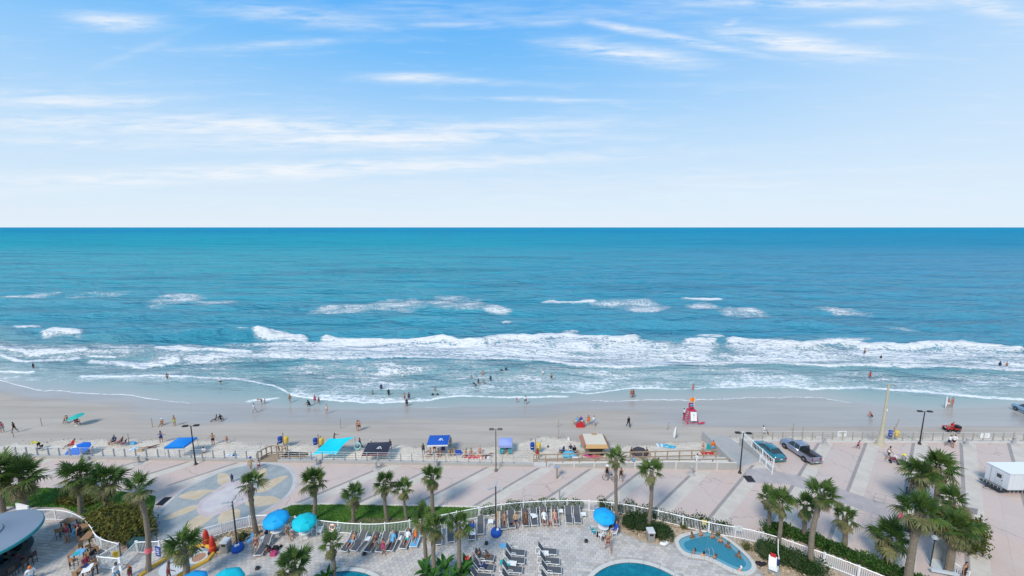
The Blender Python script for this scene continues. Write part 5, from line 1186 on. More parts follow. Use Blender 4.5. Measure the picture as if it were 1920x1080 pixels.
 ('d', 38, 1062, 'chair', 20, 2, 'black', ((SH, 'maroon'), (SR, 'black')), 1.1, None, 'person in maroon seated at the bar, half hidden by the round roof'),
 ('d', 1805, 1092, 'stand', 200, 1, 'black', ((DS, 'black'),), 1.1, None, 'person in black at the right of the white shower booth'),
 ]:
    if not lb: continue
    d0 = {'s': S, 'p': P, 'd': P}[w_](x, y); person(d0, pose, rz, lb, sk, hr, wear, s_, hat, dz_=.05 if w_ == 'd' else 0)
# waders and swimmers: feet below the surface
for (x, y, dp, pose, rz, sk, hr, wear, s_, lb) in [
 (63, 690, .55, 'stand', 180, 2, 'black', ((SH, 'black'),), 1, 'lone wader in dark clothes in the left surf'), (314, 711, .3, 'walk', 200, 2, 'black', ((BR, 'black'),), 1, 'dark wader stepping through the thin surf line at the left'),
 (414, 720, .25, 'walk', 180, 1, 'black', ((SR, 'black'), (SH, 'white')), 1, 'wader in white shirt where the surf line bends down'), (502, 667, .9, 'stand', 180, 2, 'black', ((SH, 'black'),), 1, 'lone swimmer in black standing in the white foam left of centre'),
 (288, 629, 1.1, 'reach', 180, 1, 'red', ((TK, 'red'),), 1, 'swimmer in front of the unbroken green wave at the left'), (905, 703, .6, 'stand', 180, 1, 'brown', ((SR, 'tan'),), 1, 'wader with pale shorts above the group in mid water'),
 (944, 697, .7, 'bend', 90, 2, 'black', ((SH, 'black'),), 1, 'bather bending over a dark body board'), (949, 697, .6, 'stand', 180, 2, 'black', ((SH, 'navy'),), 1, 'bather in navy right of the one bending over a board'),
 (1018, 702, .6, 'stand', 180, 1, 'black', ((SH, 'white'),), .95, 'slim wader in white left of the one in dark trunks'), (1034, 711, .35, 'stand', 180, 1, 'brown', ((SR, 'black'),), 1, 'wader in black trunks right of the slim one in white'),
 (892, 724, .5, 'bend', 60, 2, 'black', ((SH, 'black'),), .9, 'bather in black stooping lowest in the mid-water group'), (897, 719, .5, 'stand', 180, 2, 'black', ((TK, 'black'),), .9, 'bather in black standing behind the stooping one'),
 (907, 719, .5, 'stand', 180, 1, 'brown', ((TK, 'grey'),), .9, 'bather in grey at the middle of the mid-water group'), (920, 713, .4, 'walk', 180, 2, 'black', ((WS, 'navy'),), .9, 'thin bather in navy at the right of the mid-water group'),
 (812, 740, .5, 'crouch', 180, 2, 'black', ((SH, 'black'),), .9, 'left one of three small bathers near the inner foam line'), (816, 734, .5, 'stand', 180, 1, 'brown', ((TK, 'grey'),), .8, 'farthest of three small bathers near the inner foam line'), (821, 740, .5, 'crouch', 180, 2, 'black', ((SH, 'navy'),), .9, 'right one of three small bathers near the inner foam line'),
 (699, 740, .5, 'reach', 180, 2, 'black', ((SH, 'grey'),), .9, 'leftmost of three waders above the inner foam line'), (715, 730, .5, 'stand', 180, 2, 'black', ((WS, 'navy'),), 1, 'middle and farthest of three waders above the inner foam line'), (729, 741, .4, 'walk', 180, 2, 'black', ((WS, 'black'),), 1, 'rightmost of three waders above the inner foam line'),
 (759, 751, .2, 'reach', 150, 1, 'black', ((TK, 'pink'), (SR, 'maroon')), 1, 'bather in pink in the tight group on the foam edge'), (767, 750, .2, 'stand', 210, 2, 'black', ((SR, 'navy'), (TK, 'black')), 1, 'dark bather at the right of the tight group on the foam edge'), (763, 763, .05, 'stand', 180, 2, 'black', ((WS, 'black'),), .95, 'nearest bather of the tight group, in black on the film of water'),
 (1299, 732, .3, 'walk', 180, 1, 'black', ((SR, 'pink'),), 1, 'wader straight beyond the lifeguard flag'), (1621, 661, .7, 'stand', 180, 1, 'black', ((SR, 'black'),), 1, 'bather in the breaker foam at the right'), (1652, 669, 1.25, 'stand', 180, 1, 'black', ((SH, 'black'),), 1, 'head of a swimmer in the foam right of the standing bather'),
 (1612, 702, 1.2, 'stand', 180, 1, 'black', ((SH, 'black'),), 1, 'head of a swimmer left of the wader in red'), (1631, 708, .3, 'akimbo', 180, 2, 'black', ((TK, 'red'), (SR, 'red')), 1, 'wader in red inside the second foam line at the right'),
 (1874, 688, .6, 'stand', 180, 2, 'black', ((SH, 'navy'), (SR, 'navy')), 1.15, 'left one of two bathers near the right edge of the sea, in navy'), (1887, 687, .55, 'stand', 180, 1, 'brown', ((SR, 'maroon'),), 1, 'right one of two bathers near the right edge of the sea'),
 (870, 644, 1.1, 'stand', 180, 1, 'brown', ((SH, 'black'),), 1, 'swimmer just inside the central breaker'), (845, 722, .6, 'stand', 180, 1, 'brown', ((SH, 'white'),), .0, ''), (755, 705, .9, 'stand', 180, 1, 'blond', ((SH, 'white'),), .9, 'pale bather alone in the foam-streaked water above the waders'),
 (884, 708, .9, 'stand', 180, 1, 'brown', ((SH, 'grey'),), .9, 'greyish bather left of the wader with pale shorts'), (113, 663, .9, 'reach', 180, 2, 'black', ((SH, 'grey'),), 1, 'surfer in the left foam beside a small board'), (1258, 626, 1.2, 'stand', 180, 2, 'black', ((SH, 'black'),), 1, 'swimmer far out beyond the breaker right of centre')]:
    if lb: person(W(x, y), pose, rz, lb, sk, hr, wear, s_, None, dz_=-dp + .0)
for (x, y, rz, sk, hr, lb) in [(1316, 1006, 200, 1, 'red', 'bather at the top left rim of the spa pool'), (1338, 1010, 190, 1, 'brown', 'bather at the top right corner of the spa pool'), (1365, 1028, 150, 2, 'brown', 'bather against the right rim of the spa pool'), (1384, 1046, 140, 2, 'black', 'bather at the lower right rim of the spa pool'),
                             (1297, 1036, 60, 1, 'black', 'left one of three bathers along the near rim of the spa pool'), (1317, 1040, 0, 0, 'black', 'middle one of three bathers along the near rim of the spa pool'), (1338, 1044, 20, 1, 'brown', 'right one of three bathers along the near rim of the spa pool'), (1352, 1018, 170, 1, 'blond', 'fair-haired bather between the corner and the right rim of the spa pool'), (1384, 1068, 30, 0, 'white', 'pale bather at the lowest tip of the spa pool'), (1300, 1010, 200, 2, 'black', 'dark-haired bather at the far left rim of the spa pool')]:
    person(P(x, y, .06), 'soak', rz, lb, sk, hr, ((BR, 'navy'),) + ((('bikini', 'maroon'),) if sk == 1 else ()), 1.1, None, dz_=-.58)
# ================================================================== POOL FURNITURE
def lounger(label, back=38, mat=SLING, group='grey sling loungers on the pool deck'):
    t = thing('sun_lounger', label, 'lounger', (0, 0, 0), 0, group)          # head at +y
    mb = MB(); 
    for s_ in (-1, 1): mb.tube([(s_ * .33, -.95, .33), (s_ * .33, .3, .33), (s_ * .33, .95, .33)], .028, 6)
    for y in (-.95, .95): mb.cyl((-.33, y, .33), (.33, y, .33), .028, n=6)
    mb.build('frame', WHITE, t)
    lg = MB(); lg.cyl((0, 0, 0), (0, 0, .33), .028, n=6); lm = lg.mesh('leg', WHITE)
    for x in (-.33, .33):
        for y in (-.75, .75): link('leg', lm, t, (x, y, 0))
    mb = MB(); mb.box((0, -.36, .355), (.62, 1.16, .018)); mb.build('seat', mat, t)
    c, s_ = math.cos(R(back)), math.sin(R(back)); mb = MB(); L = .80
    mb.add([(-.31, .24, .35), (.31, .24, .35), (.31, .24 + L * c, .35 + L * s_), (-.31, .24 + L * c, .35 + L * s_), (-.31, .255, .335), (.31, .255, .335), (.31, .255 + L * c, .335 + L * s_), (-.31, .255 + L * c, .335 + L * s_)],
           [(0, 1, 2, 3), (7, 6, 5, 4), (0, 4, 5, 1), (1, 5, 6, 2), (2, 6, 7, 3), (3, 7, 4, 0)]); mb.build('backrest', mat, t)
    for x in (-.34, .34):
        mb = MB(); mb.tube([(x, .24, .36), (x, .24 + L * c, .36 + L * s_)], .022, 5); mb.build('back_frame', WHITE, t)
        mb = MB(); mb.tube([(x * 1.06, -.25, .34), (x * 1.06, -.18, .55), (x * 1.06, .12, .58), (x * 1.06, .3, .42)], .02, 5); mb.build('armrest', WHITE, t)
    return t
protoL = {}
def place_lounger(x, y, rz, label, back=38, mat=SLING):
    k_ = (back, mat.name)
    if k_ not in protoL: protoL[k_] = o = lounger(label, back, mat); o.location = P(x, y) + Vector((0, 0, .045)); o.rotation_euler.z = R(rz); return o
    return dup(protoL[k_], None, P(x, y) + Vector((0, 0, .045)), R(rz), label)
BT = pm('blue_towel', PCOL['sky'], .9, .2, 10)
for (x, y, rz, bk, mt, lb) in [
 (901, 994, 4, 38, SLING, 'empty grey lounger just left of the blue lamp drum'), (884, 1004, 8, 38, SLING, 'lounger with a blue and white towelled sunbather below the fence lamp'), (845, 1008, 10, 38, SLING, 'empty lounger between the trio palm and the towelled sunbather'), (822, 1013, 10, 38, SLING, 'empty lounger partly hidden by the middle palm of the trio'),
 (944, 985, 3, 38, SLING, 'lounger with a tan bag right of the fence lamp'), (959, 983, 3, 38, SLING, 'lounger with a black bag and a seated fair-haired person'), (985, 979, 2, 38, SLING, 'lounger with a brown towel at its foot'), (1001, 978, 3, 38, SLING, 'lounger draped with a white towel near the fence'),
 (1019, 976, 0, 38, SLING, 'lounger under the sunbather in white'), (1041, 976, 0, 38, SLING, 'lounger under the pink-skinned sunbather'), (1066, 974, -3, 38, SLING, 'left empty lounger of the pair by the fence left of the single blue umbrella'), (1082, 974, -3, 38, SLING, 'right empty lounger of the pair by the fence left of the single blue umbrella'),
 (656, 1025, -14, 38, SLING, 'lounger at the left end of the near row with a bare-chested person'), (674, 1024, -14, 38, SLING, 'empty grey lounger second in the near row'), (699, 1026, -14, 38, SLING, 'lounger with the long-haired tanned person in the near row'), (719, 1026, -8, 38, SLING, 'lounger behind the child in dark pink dress'),
 (737, 1024, -6, 38, SLING, 'lounger under the person in pale blue in the near row'), (762, 1020, -8, 38, SLING, 'lounger under the person in teal shorts in the near row'), (780, 1017, -3, 38, BT, 'lounger covered with a bright blue towel in the near row'),
 (964, 1042, 84, 55, SLING, 'rear lounger of the middle block, cyan towel on its backrest'), (963, 1057, 84, 55, SLING, 'second lounger of the middle block'), (958, 1074, 84, 55, SLING, 'third lounger of the middle block with a cyan and white towel'), (958, 1092, 84, 55, SLING, 'lowest lounger of the middle block, cut by the bottom edge'),
 (1024, 1040, 84, 55, SLING, 'rear lounger of the right block, nearest the open deck'), (1028, 1058, 84, 55, SLING, 'second lounger of the right block'), (1031, 1075, 84, 55, SLING, 'third lounger of the right block at the bottom edge'), (1031, 1094, 84, 55, SLING, 'lowest lounger of the right block, cut by the bottom edge'),
 (906, 1052, 84, 55, SLING, 'rear lounger of the left block, under two seated people'), (905, 1070, 84, 55, SLING, 'second lounger of the left block with a towel draped over it'), (900, 1088, 84, 55, SLING, 'lowest lounger of the left block beside the broad-leaved plants'),
 (495, 1032, 2, 38, SLING, 'grey lounger with a pale towel roll between the sitting person and the pink bag')]:
    place_lounger(x, y, rz, lb, bk, mt)
def towel(x, y, rz, col, label, z=.42, w_=.55, l_=.9, stripe=None, cat='towel'):
    mb = MB(); n = 6; vs = []
    for i in range(n + 1):
        for j in range(4): vs.append(((j / 3 - .5) * w_ + rnd.uniform(-.03, .03), (i / n - .5) * l_ + rnd.uniform(-.03, .03), rnd.uniform(0, .05)))
    mb.add(vs, [(i * 4 + j, i * 4 + j + 1, i * 4 + 5 + j, i * 4 + 4 + j) for i in range(n) for j in range(3)])
    mats = [pc_(col)]
    if stripe: 
        mats.append(pc_(stripe)); mb.mi = [(i // 3) % 2 for i in range(len(mb.f))]
    base_ = S(x, y) if z < .2 and y < 870 else P(x, y); o = mb.build('towel', mats, None, True, base_ + Vector((0, 0, z)), R(rz)); tag(o, label, cat); return o
for a in [(1000, 974, 20, 'white', 'white towel draped over the lounger near the fence'), (984, 985, 0, 'brown', 'brown towel on the foot of a lounger near the fence'), (947, 1033, 84, 'sky', 'light blue towel over the backrest of the rear middle-block lounger'), (947, 1065, 84, 'teal', 'teal towel on the third lounger of the middle block'),
          (958, 1066, 80, 'white', 'white towel folded next to the teal one in the middle block'), (882, 996, 8, 'sky', 'pale blue towel on the sunbather below the fence lamp'), (886, 1006, 8, 'white', 'white towel end hanging below the pale blue one'), (1019, 1047, 84, 'white', 'white towel between the first two loungers of the right block'),
          (897, 1064, 70, 'grey', 'grey towel over the second lounger of the left block'), (903, 1070, 60, 'navy', 'navy towel on the second lounger of the left block'), (496, 1017, 0, 'white', 'pale rolled towel on the head of the grey lounger by the pink bag'), (937, 974, 0, 'tan', 'tan bag-like towel on the lounger right of the fence lamp')]:
    towel(a[0], a[1], a[2], a[3], a[4], .52)
for a in [(884, 858, 80, 'pink', 'pink beach towel at the left of the towel row behind the sea wall', 'red'), (895, 858, 85, 'orange', 'orange beach towel in the middle of the towel row behind the sea wall', 'white'), (905, 857, 88, 'white', 'black and white patterned towel ending the towel row behind the sea wall', 'navy'),
          (1106, 855, 60, 'purple', 'purple towel heap at the near left of the beach hut', 'pink'), (1112, 858, 90, 'pink', 'small pink towel beside the purple heap', None), (1255, 838, 70, 'teal', 'teal beach towel spread on the dry sand right of the beach hut', 'sky'), (1243, 836, 85, 'sky', 'pale blue small towel left of the teal one on the dry sand', 'white'),
          (256, 843, 80, 'sky', 'pale blue towel on the sand left of the lying person', 'white'), (434, 856, 85, 'sky', 'blue and white towel on the sand above the sun paving', 'white'), (1124, 857, 0, 'tan', 'tan towel below the right corner of the beach hut', None), (1327, 851, 85, 'red', 'red towel in front of the person in orange', None)]:
    towel(a[0], a[1], a[2], a[3], a[4], .04, .9, 1.7, a[5])
# umbrellas
CYAN = pm('cyan_canvas', (.005, .36, .74), .7, .05, 3); AQUA = pm('aqua_canvas', (.0, .50, .60), .7, .05, 3); TEAL = pm('teal_canvas', (.02, .38, .33), .7, .05, 3); ROYAL = pm('royal_canvas', (.01, .09, .42), .7, .06, 3); LOGO = pm('white_print', (.75, .76, .78), .6, .02)
def umbrella(p_, rz, r_, h, tilt, az, mat, label, n=8, valance=True, panels=None, logo=True, cat='umbrella', name='umbrella', pole=WHITE):
    t = thing(name, label, cat, p_, R(rz)); mb = MB(); mb.cyl((0, 0, 0), (0, 0, h), .025, n=6); mb.build('pole', pole, t)
    mb = MB(); mb.lathe([(.28, 0), (.28, .06), (.08, .10), (.05, .2)], 12); mb.build('base', CONCL, t)
    M_ = Matrix.Translation((0, 0, h)) @ Matrix.Rotation(R(az), 4, 'Z') @ Matrix.Rotation(R(tilt), 4, 'X')
    for i in range(n):
        a0, a1 = 2 * math.pi * i / n, 2 * math.pi * (i + 1) / n; mb = MB(); rows_ = []
        for k_ in range(4):
            s_ = k_ / 3; zz = .02 - .42 * r_ / 1.35 * s_ ** 1.25; rows_.append([Vector((math.cos(a0) * r_ * s_, math.sin(a0) * r_ * s_, zz)), Vector((math.cos((a0 + a1) / 2) * r_ * s_ * .955, math.sin((a0 + a1) / 2) * r_ * s_ * .955, zz - .02 * s_)), Vector((math.cos(a1) * r_ * s_, math.sin(a1) * r_ * s_, zz))])
        if valance: rows_.append([v_ + Vector((0, 0, -.16)) for v_ in rows_[-1]])
        vs = [M_ @ v_ for r__ in rows_ for v_ in r__]; mb.add(vs, [(3 * a + b, 3 * a + b + 1, 3 * a + b + 4, 3 * a + b + 3) for a in range(len(rows_) - 1) for b in (0, 1)])
        mb.build('canopy_panel', panels[i % len(panels)] if panels else mat, t, True)
        mb = MB(); mb.cyl(M_ @ Vector((0, 0, -.03)), M_ @ Vector((math.cos(a0) * r_, math.sin(a0) * r_, .0 - .42 * r_ / 1.35)), .010, n=4); mb.build('rib', pole, t)
    if logo:
        mb = MB(); a = -math.pi / 2 - .35
        pts = [M_ @ Vector((math.cos(a + i * .07) * r_ * (.45 + .06 * math.sin(i * 1.2)), math.sin(a + i * .07) * r_ * (.45 + .05 * math.cos(i * 1.9)), .045 - .42 * r_ / 1.35 * .38)) for i in range(10)]
        mb.tube(pts, .012, 4); mb.build('logo', pm('logo_blue', (.02, .12, .3), .6), t)
    return t
umbrella(P(520, 1003) + Vector((0, 0, .04)), 0, 1.14, 1.95, 10, 20, CYAN, 'bright blue tilted umbrella, left one of the pair by the curved fence')
umbrella(P(574, 1008) + Vector((0, 0, .04)), 10, 1.08, 1.95, 10, 40, AQUA, 'aqua tilted umbrella over a white table, right one of the pair by the fence')
umbrella(P(1132, 998) + Vector((0, 0, .04)), 0, 1.08, 2.05, 5, 10, CYAN, 'single bright blue umbrella near the fence right of the lounger row', n=6)
umbrella(P(428, 1128) + Vector((0, 0, .04)), 15, 1.25, 2.05, 10, 20, AQUA, 'large aqua umbrella at the bottom edge right of the rough palm')
umbrella(P(360, 1132) + Vector((0, 0, .04)), 0, 1.2, 2.0, 8, 20, CYAN, 'bright blue umbrella at the bottom edge behind the rough palm trunk')
def table(p_, label, r_=.55, h=.72, mat=WHITE, legs=4):
    t = thing('round_table', label, 'table', p_); mb = MB(); mb.lathe([(r_, h - .04), (r_ + .015, h - .02), (r_, h)], 20); mb.build('table_top', mat, t)
    lg = MB(); lg.cyl((r_ * .55, 0, h - .03), (r_ * .8, 0, 0), .025, n=5); lm = lg.mesh('leg', mat)
    for i in range(legs): link('leg', lm, t, None, math.pi / 2 * i + .6)
table(P(575, 1008) + Vector((0, 0, .05)), 'white round table under the aqua umbrella', .6); table(P(522, 1005) + Vector((0, 0, .05)), 'white round table under the left bright blue umbrella', .62); table(P(1131, 1000) + Vector((0, 0, .05)), 'white round table under the single blue umbrella', .5)
def chair(p_, rz, label, mat=WHITE, seat=None, group=None):
    t = thing('patio_chair', label, 'chair', p_, R(rz), group); mb = MB(); mb.box((0, 0, .42), (.46, .46, .03)); mb.build('seat', seat or mat, t)
    mb = MB(); mb.add([(-.22, -.22, .44), (.22, -.22, .44), (.22, -.34, .92), (-.22, -.34, .92), (-.22, -.245, .44), (.22, -.245, .44), (.22, -.365, .92), (-.22, -.365, .92)], [(3, 2, 1, 0), (4, 5, 6, 7), (0, 1, 5, 4), (1, 2, 6, 5), (2, 3, 7, 6), (3, 0, 4, 7)]); mb.build('backrest', seat or mat, t)
    lg = MB(); lg.cyl((0, 0, 0), (0, 0, .42), .022, n=5); lm = lg.mesh('leg', mat)
    for x in (-.2, .2):
        for y in (-.2, .2): link('leg', lm, t, (x, y, 0))
        mb = MB(); mb.tube([(x * 1.15, -.25, .64), (x * 1.15, .2, .64), (x * 1.15, .2, .42)], .02, 5); mb.build('armrest', mat, t)
    return t
for (x, y, rz, mt, st_, lb) in [(468, 1022, 150, WHITE, BT, 'blue and white chair leaning back beside the sitting sunburnt person'), (549, 990, 120, WHITE, None, 'white chair between the two pool-side umbrellas'), (600, 1003, 90, WHITE, None, 'white chair right of the aqua umbrella table'), (545, 1003, 250, WHITE, None, 'white chair left of the aqua umbrella table'),
                                (500, 1000, 300, WHITE, None, 'white chair left of the table under the left blue umbrella'), (1113, 1003, 280, WHITE, pc_('teal'), 'white chair with teal back left of the single umbrella table'), (1150, 1006, 100, WHITE, None, 'white chair right of the single umbrella table under the person in royal blue'), (1128, 1012, 20, WHITE, None, 'white chair in front of the single umbrella table'),
                                (483, 1031, 200, WHITE, None, 'white chair under the sunburnt sitting person')]:
    chair(P(x, y) + Vector((0, 0, .05)), rz, lb, mt, st_)
def side_table(x, y, label):
    t = thing('side_table', label, 'side table', P(x, y) + Vector((0, 0, .05))); mb = MB(); mb.box((0, 0, .4), (.5, .5, .035)); mb.build('table_top', WHITE, t)
    lg = MB(); lg.cyl((0, 0, 0), (0, 0, .4), .02, n=5); lm = lg.mesh('leg', WHITE)
    for a in (-.2, .2):
        for b_ in (-.2, .2): link('leg', lm, t, (a, b_, 0))
for x, y, lb in [(600, 998, 'white low side table right of the aqua umbrella'), (690, 1018, 'white low side table between the empty lounger and the tanned person'), (748, 1016, 'white low side table between the pale blue and the teal sunbathers'), (792, 1010, 'white low side table right of the blue towel lounger'), (920, 985, 'white low side table left of the blue lamp drum'),
                 (1051, 965, 'white low side table between the pink sunbather and the empty pair'), (1094, 971, 'white low side table right of the empty pair of loungers'), (631, 1000, 'white low side table by the fence under the life ring')]:
    side_table(x, y, lb)
# bags, boxes
def bag(p_, col, label, d=(.4, .25, .35), cat='bag', name='bag', rz=0):
    t = thing(name, label, cat, p_, R(rz)); mb = MB(); mb.box((0, 0, d[2] / 2), d, 0, .8); mb.build('body', pc_(col), t)
    mb = MB(); mb.tube([(-d[0] * .3, 0, d[2]), (-d[0] * .25, 0, d[2] + .12), (d[0] * .25, 0, d[2] + .12), (d[0] * .3, 0, d[2])], .02, 5); mb.build('handle', pc_(col), t)
D5 = Vector((0, 0, .05))
for x, y, c_, lb, d in [(517, 1033, 'black', 'black bag on the deck right of the grey lounger', (.5, .4, .4)), (514, 1041, 'magenta', 'shiny pink float bag on the deck below the black one', (.5, .45, .3)), (958, 990, 'black', 'black backpack at the foot of the second lounger right of the lamp', (.35, .3, .4)),
                     (1122, 1006, 'black', 'black bag under the single umbrella table', (.4, .3, .3)), (527, 1026, 'black', 'small black sandals bag right of the pink float bag', (.25, .2, .12)), (1144, 990, 'navy', 'navy bag behind the person in royal blue', (.4, .3, .4))]:
    bag(P(x, y) + D5, c_, lb, d)
for x, y, c_, lb, d in [(264, 846, 'tan', 'yellowish beach bag on the sand left of the lying person', (.8, .5, .45)), (859, 852, 'blue', 'blue cooler bag on the sand right of the royal blue canopy', (.95, .6, .5)), (250, 833, 'sky', 'blue and white cooler on the sand beside the small leaning post', (.7, .4, .35)), (765 / 6 + 900, 839, 'brown', 'tiny dark bag alone on the dry sand', (.25, .2, .25)),
                     (1088, 800, 'red', 'red wagon full of beach gear on the wet sand', (1.3, .7, .55)), (1093, 838, 'teal', 'green swim float leaning at the left of the beach hut', (.7, .4, .5)), (995, 826, 'grey', 'small grey thing on the sand edge left of the short pole', (.3, .2, .2)), (1066, 825, 'white', 'small white bag on the sand left of the beach hut', (.35, .3, .3)),
                     (1078, 866, 'white', 'white cooler box behind the timber rail', (.9, .5, .7)), (1311, 870, 'sky', 'light blue float behind the timber rail at the right', (1.2, .4, .6)), (440, 855, 'navy', 'dark bag on the blue and white towel above the sun paving', (.4, .3, .3)), (1328, 845, 'teal', 'teal folding chair back behind the timber rail', (.5, .3, .9))]:
    bag(S(x, y), c_, lb, d)
for x, y, lb in [(483, 1068, 'small black floor speaker near the bottom edge left of the wide palm'), (683, 1041, 'small black floor speaker below the tanned sunbather'), (912, 1021, 'small black floor speaker below the blue lamp drum'), (1099, 1017, 'small black floor speaker left of the single blue umbrella')]:
    t = thing('floor_speaker', lb, 'speaker', P(x, y) + D5); mb = MB(); mb.box((0, 0, .12), (.3, .25, .22), 0, .85); mb.build('body', BLACK, t); mb = MB(); mb.box((0, -.12, .12), (.22, .02, .15)); mb.build('grille', GRATE, t)
# bins
for p_, lb in ((P(425, 1034) + D5, 'square grey litter bin with pale lid left of the blue lamp drum'), (P(1219, 1014) + D5, 'square grey litter bin with pale lid at the foot of the curved palm')):
    t = thing('litter_bin', lb, 'litter bin', p_); BN = pm('bin_taupe', (.28, .26, .235), .7, .15, 6)
    mb = MB(); mb.box((0, 0, .5), (.62, .62, 1.0)); mb.build('body', BN, t); mb = MB(); mb.box((0, 0, 1.08), (.70, .70, .14), 0, .85); mb.build('lid', pm('bin_lid', (.56, .56, .58), .5, .1), t)
    mb = MB(); mb.box((0, -.32, .8), (.34, .03, .18)); mb.build('opening', BLACK, t)
# pool-side lamps
def pool_lamp(x, y, h, heads, label, rz):
    t = thing('street_lamp', label, 'street lamp', P(x, y), R(rz)); mb = MB(); mb.cyl((0, 0, 0), (0, 0, h), .085, .06, 8); mb.build('pole', pm('bronze_pole', (.055, .045, .045), .5, .2, 3), t)
    mb = MB(); mb.lathe([(.42, 0), (.50, .12), (.51, .34), (.44, .52), (.2, .6), (.13, .62)], 18); mb.build('base_drum', ROYAL, t, True)
    mb = MB(); mb.box((0, -.12, .64), (.36, .22, .10), .4); mb.build('towel_stack', WHITE, t)
    for i in range(heads):
        a = 2 * math.pi * i / heads; c_ = Vector((math.cos(a), math.sin(a), 0)); mb = MB(); mb.tube([Vector((0, 0, h - .1)), c_ * .3 + Vector((0, 0, h - .02))], .03, 5); mb.build('arm', GALV, t)
        mb = MB(); mb.add([tuple(Matrix.Rotation(a, 3, 'Z') @ Vector(v_)) for v_ in [(.28, -.11, h - .07), (.82, -.14, h - .03), (.82, .14, h - .03), (.28, .11, h - .07), (.30, -.09, h + .04), (.80, -.11, h + .08), (.80, .11, h + .08), (.30, .09, h + .04)]], [(3, 2, 1, 0), (4, 5, 6, 7), (0, 1, 5, 4), (1, 2, 6, 5), (2, 3, 7, 6), (3, 0, 4, 7)]); mb.build('lamp_head', pm('lamp_head_grey', (.42, .43, .44), .4, .1), t)
pool_lamp(930, 1003, 5.05, 3, 'three-headed lamp standing in a blue drum near the middle of the fence', -90 + 180)
pool_lamp(446, 1032, 4.9, 4, 'four-headed lamp standing in a blue drum left of the leaning palm', 20)
def street_lamp(x, y, h, label, rz=0, col=BLACK, sp=.62):
    t = thing('street_lamp', label, 'street lamp', P(x, y), R(rz)); mb = MB(); mb.lathe([(.20, 0), (.20, .12), (.12, .2), (.085, .35), (.075, 1.0), (.055, h)], 10); mb.build('pole', col, t)
    for s_ in (-1, 1):
        mb = MB(); mb.tube([(0, 0, h - .02), (s_ * sp * .5, 0, h + .02)], .03, 5); mb.build('arm', col, t)
        mb = MB(); mb.box((s_ * sp, 0, h + .04), (.62, .32, .16), 0, .8); mb.build('lamp_head', col, t); mb = MB(); mb.box((s_ * sp, 0, h - .045), (.45, .24, .02)); mb.build('lens', WHITE, t)
street_lamp(367, 871, 5.1, 'black double-headed lamp at the sea wall right of the blue canopy', 8); street_lamp(930, 883, 5.35, 'bronze double-headed lamp at the sea wall left of the lavender shade', 0, pm('bronze_lamp', (.13, .11, .09), .45, .2), .5)
street_lamp(1387, 887, 5.1, 'black double-headed lamp at the foot of the concrete beach ramp', -6); street_lamp(1724, 833, 4.7, 'black double-headed lamp at the sea rail right of the tall tan pole', -4)
# tall pole
t = thing('utility_pole', 'tall tan pole with a camera bracket rising from a flared base at the sea rail', 'pole', P(1650, 834)); TANP = pm('tan_concrete', (.46, .42, .31), .8, .15, 2, .2)
mb = MB(); mb.lathe([(.62, 0), (.62, .08), (.50, .12), (.34, .9), (.24, 1.5), (.20, 2.2), (.11, 8.6)], 12); mb.build('shaft', TANP, t)
mb = MB(); mb.box((.1, 0, 5.0), (.3, .2, .3)); mb.build('junction_box', WHITE, t); mb = MB(); mb.tube([(0, 0, 8.55), (.7, 0, 8.6)], .04, 5); mb.build('arm', GALV, t); mb = MB(); mb.blob((.75, 0, 8.5), .16, 8, 6); mb.build('camera_dome', GALV, t)
# pedestals on the promenade
def pedestal(p_, label, h=.85):
    t = thing('pedestal_viewer', label, 'pedestal', p_); G = pm('grey_stone', (.36, .36, .35), .8, .15, 4); mb = MB(); mb.lathe([(.50, 0), (.50, .05), (.3, .08), (.22, .14)], 14); mb.build('base', CONC, t)
    mb = MB(); mb.lathe([(.22, .14), (.15, .5), (.13, h)], 10); mb.build('column', G, t); mb = MB(); mb.lathe([(.12, h), (.22, h + .06), (.22, h + .12), (.1, h + .2)], 10); mb.build('head', G, t)
for x, y, lb in [(48, 862, 'grey pedestal at the sea wall near the left edge'), (154, 866, 'grey pedestal at the sea wall below the blue and white umbrella'), (260, 869, 'grey pedestal at the sea wall left of the dark lamp'), (593, 873, 'grey pedestal above the crown of the lawn palm right of the sun paving'), (705, 879, 'grey pedestal with round base below the black tent'), (818, 876, 'grey pedestal above the yellowish palm'),
                 (1296, 889, 'grey pedestal on the promenade behind the curved palm, at the foot of the walkway wall'), (1546, 833, 'grey pedestal at the sea rail right of the grey pickup'), (1812, 835, 'grey pedestal at the sea rail right of the two walkers'), (1901, 833, 'grey pedestal at the sea rail near the right edge')]:
    pedestal(P(x, y), lb)
t = thing('post_sign', 'brown post with a small sign plate on the promenade below the timber rail end', 'sign', P(1044, 897)); mb = MB(); mb.cyl((0, 0, 0), (0, 0, 1.4), .1, n=8); mb.build('post', WOOD, t); mb = MB(); mb.box((0, 0, 1.45), (.7, .5, .05)); mb.build('plate', GALV, t)
t = thing('bollard', 'thin dark bollard just beyond the fence behind the upright loungers', 'bollard', P(1049, 936)); mb = MB(); mb.cyl((0, 0, 0), (0, 0, 1.2), .07, n=8); mb.build('post', GALV, t); mb = MB(); mb.lathe([(.07, 1.2), (.09, 1.22), (.05, 1.3)], 8); mb.build('cap', GALV, t)
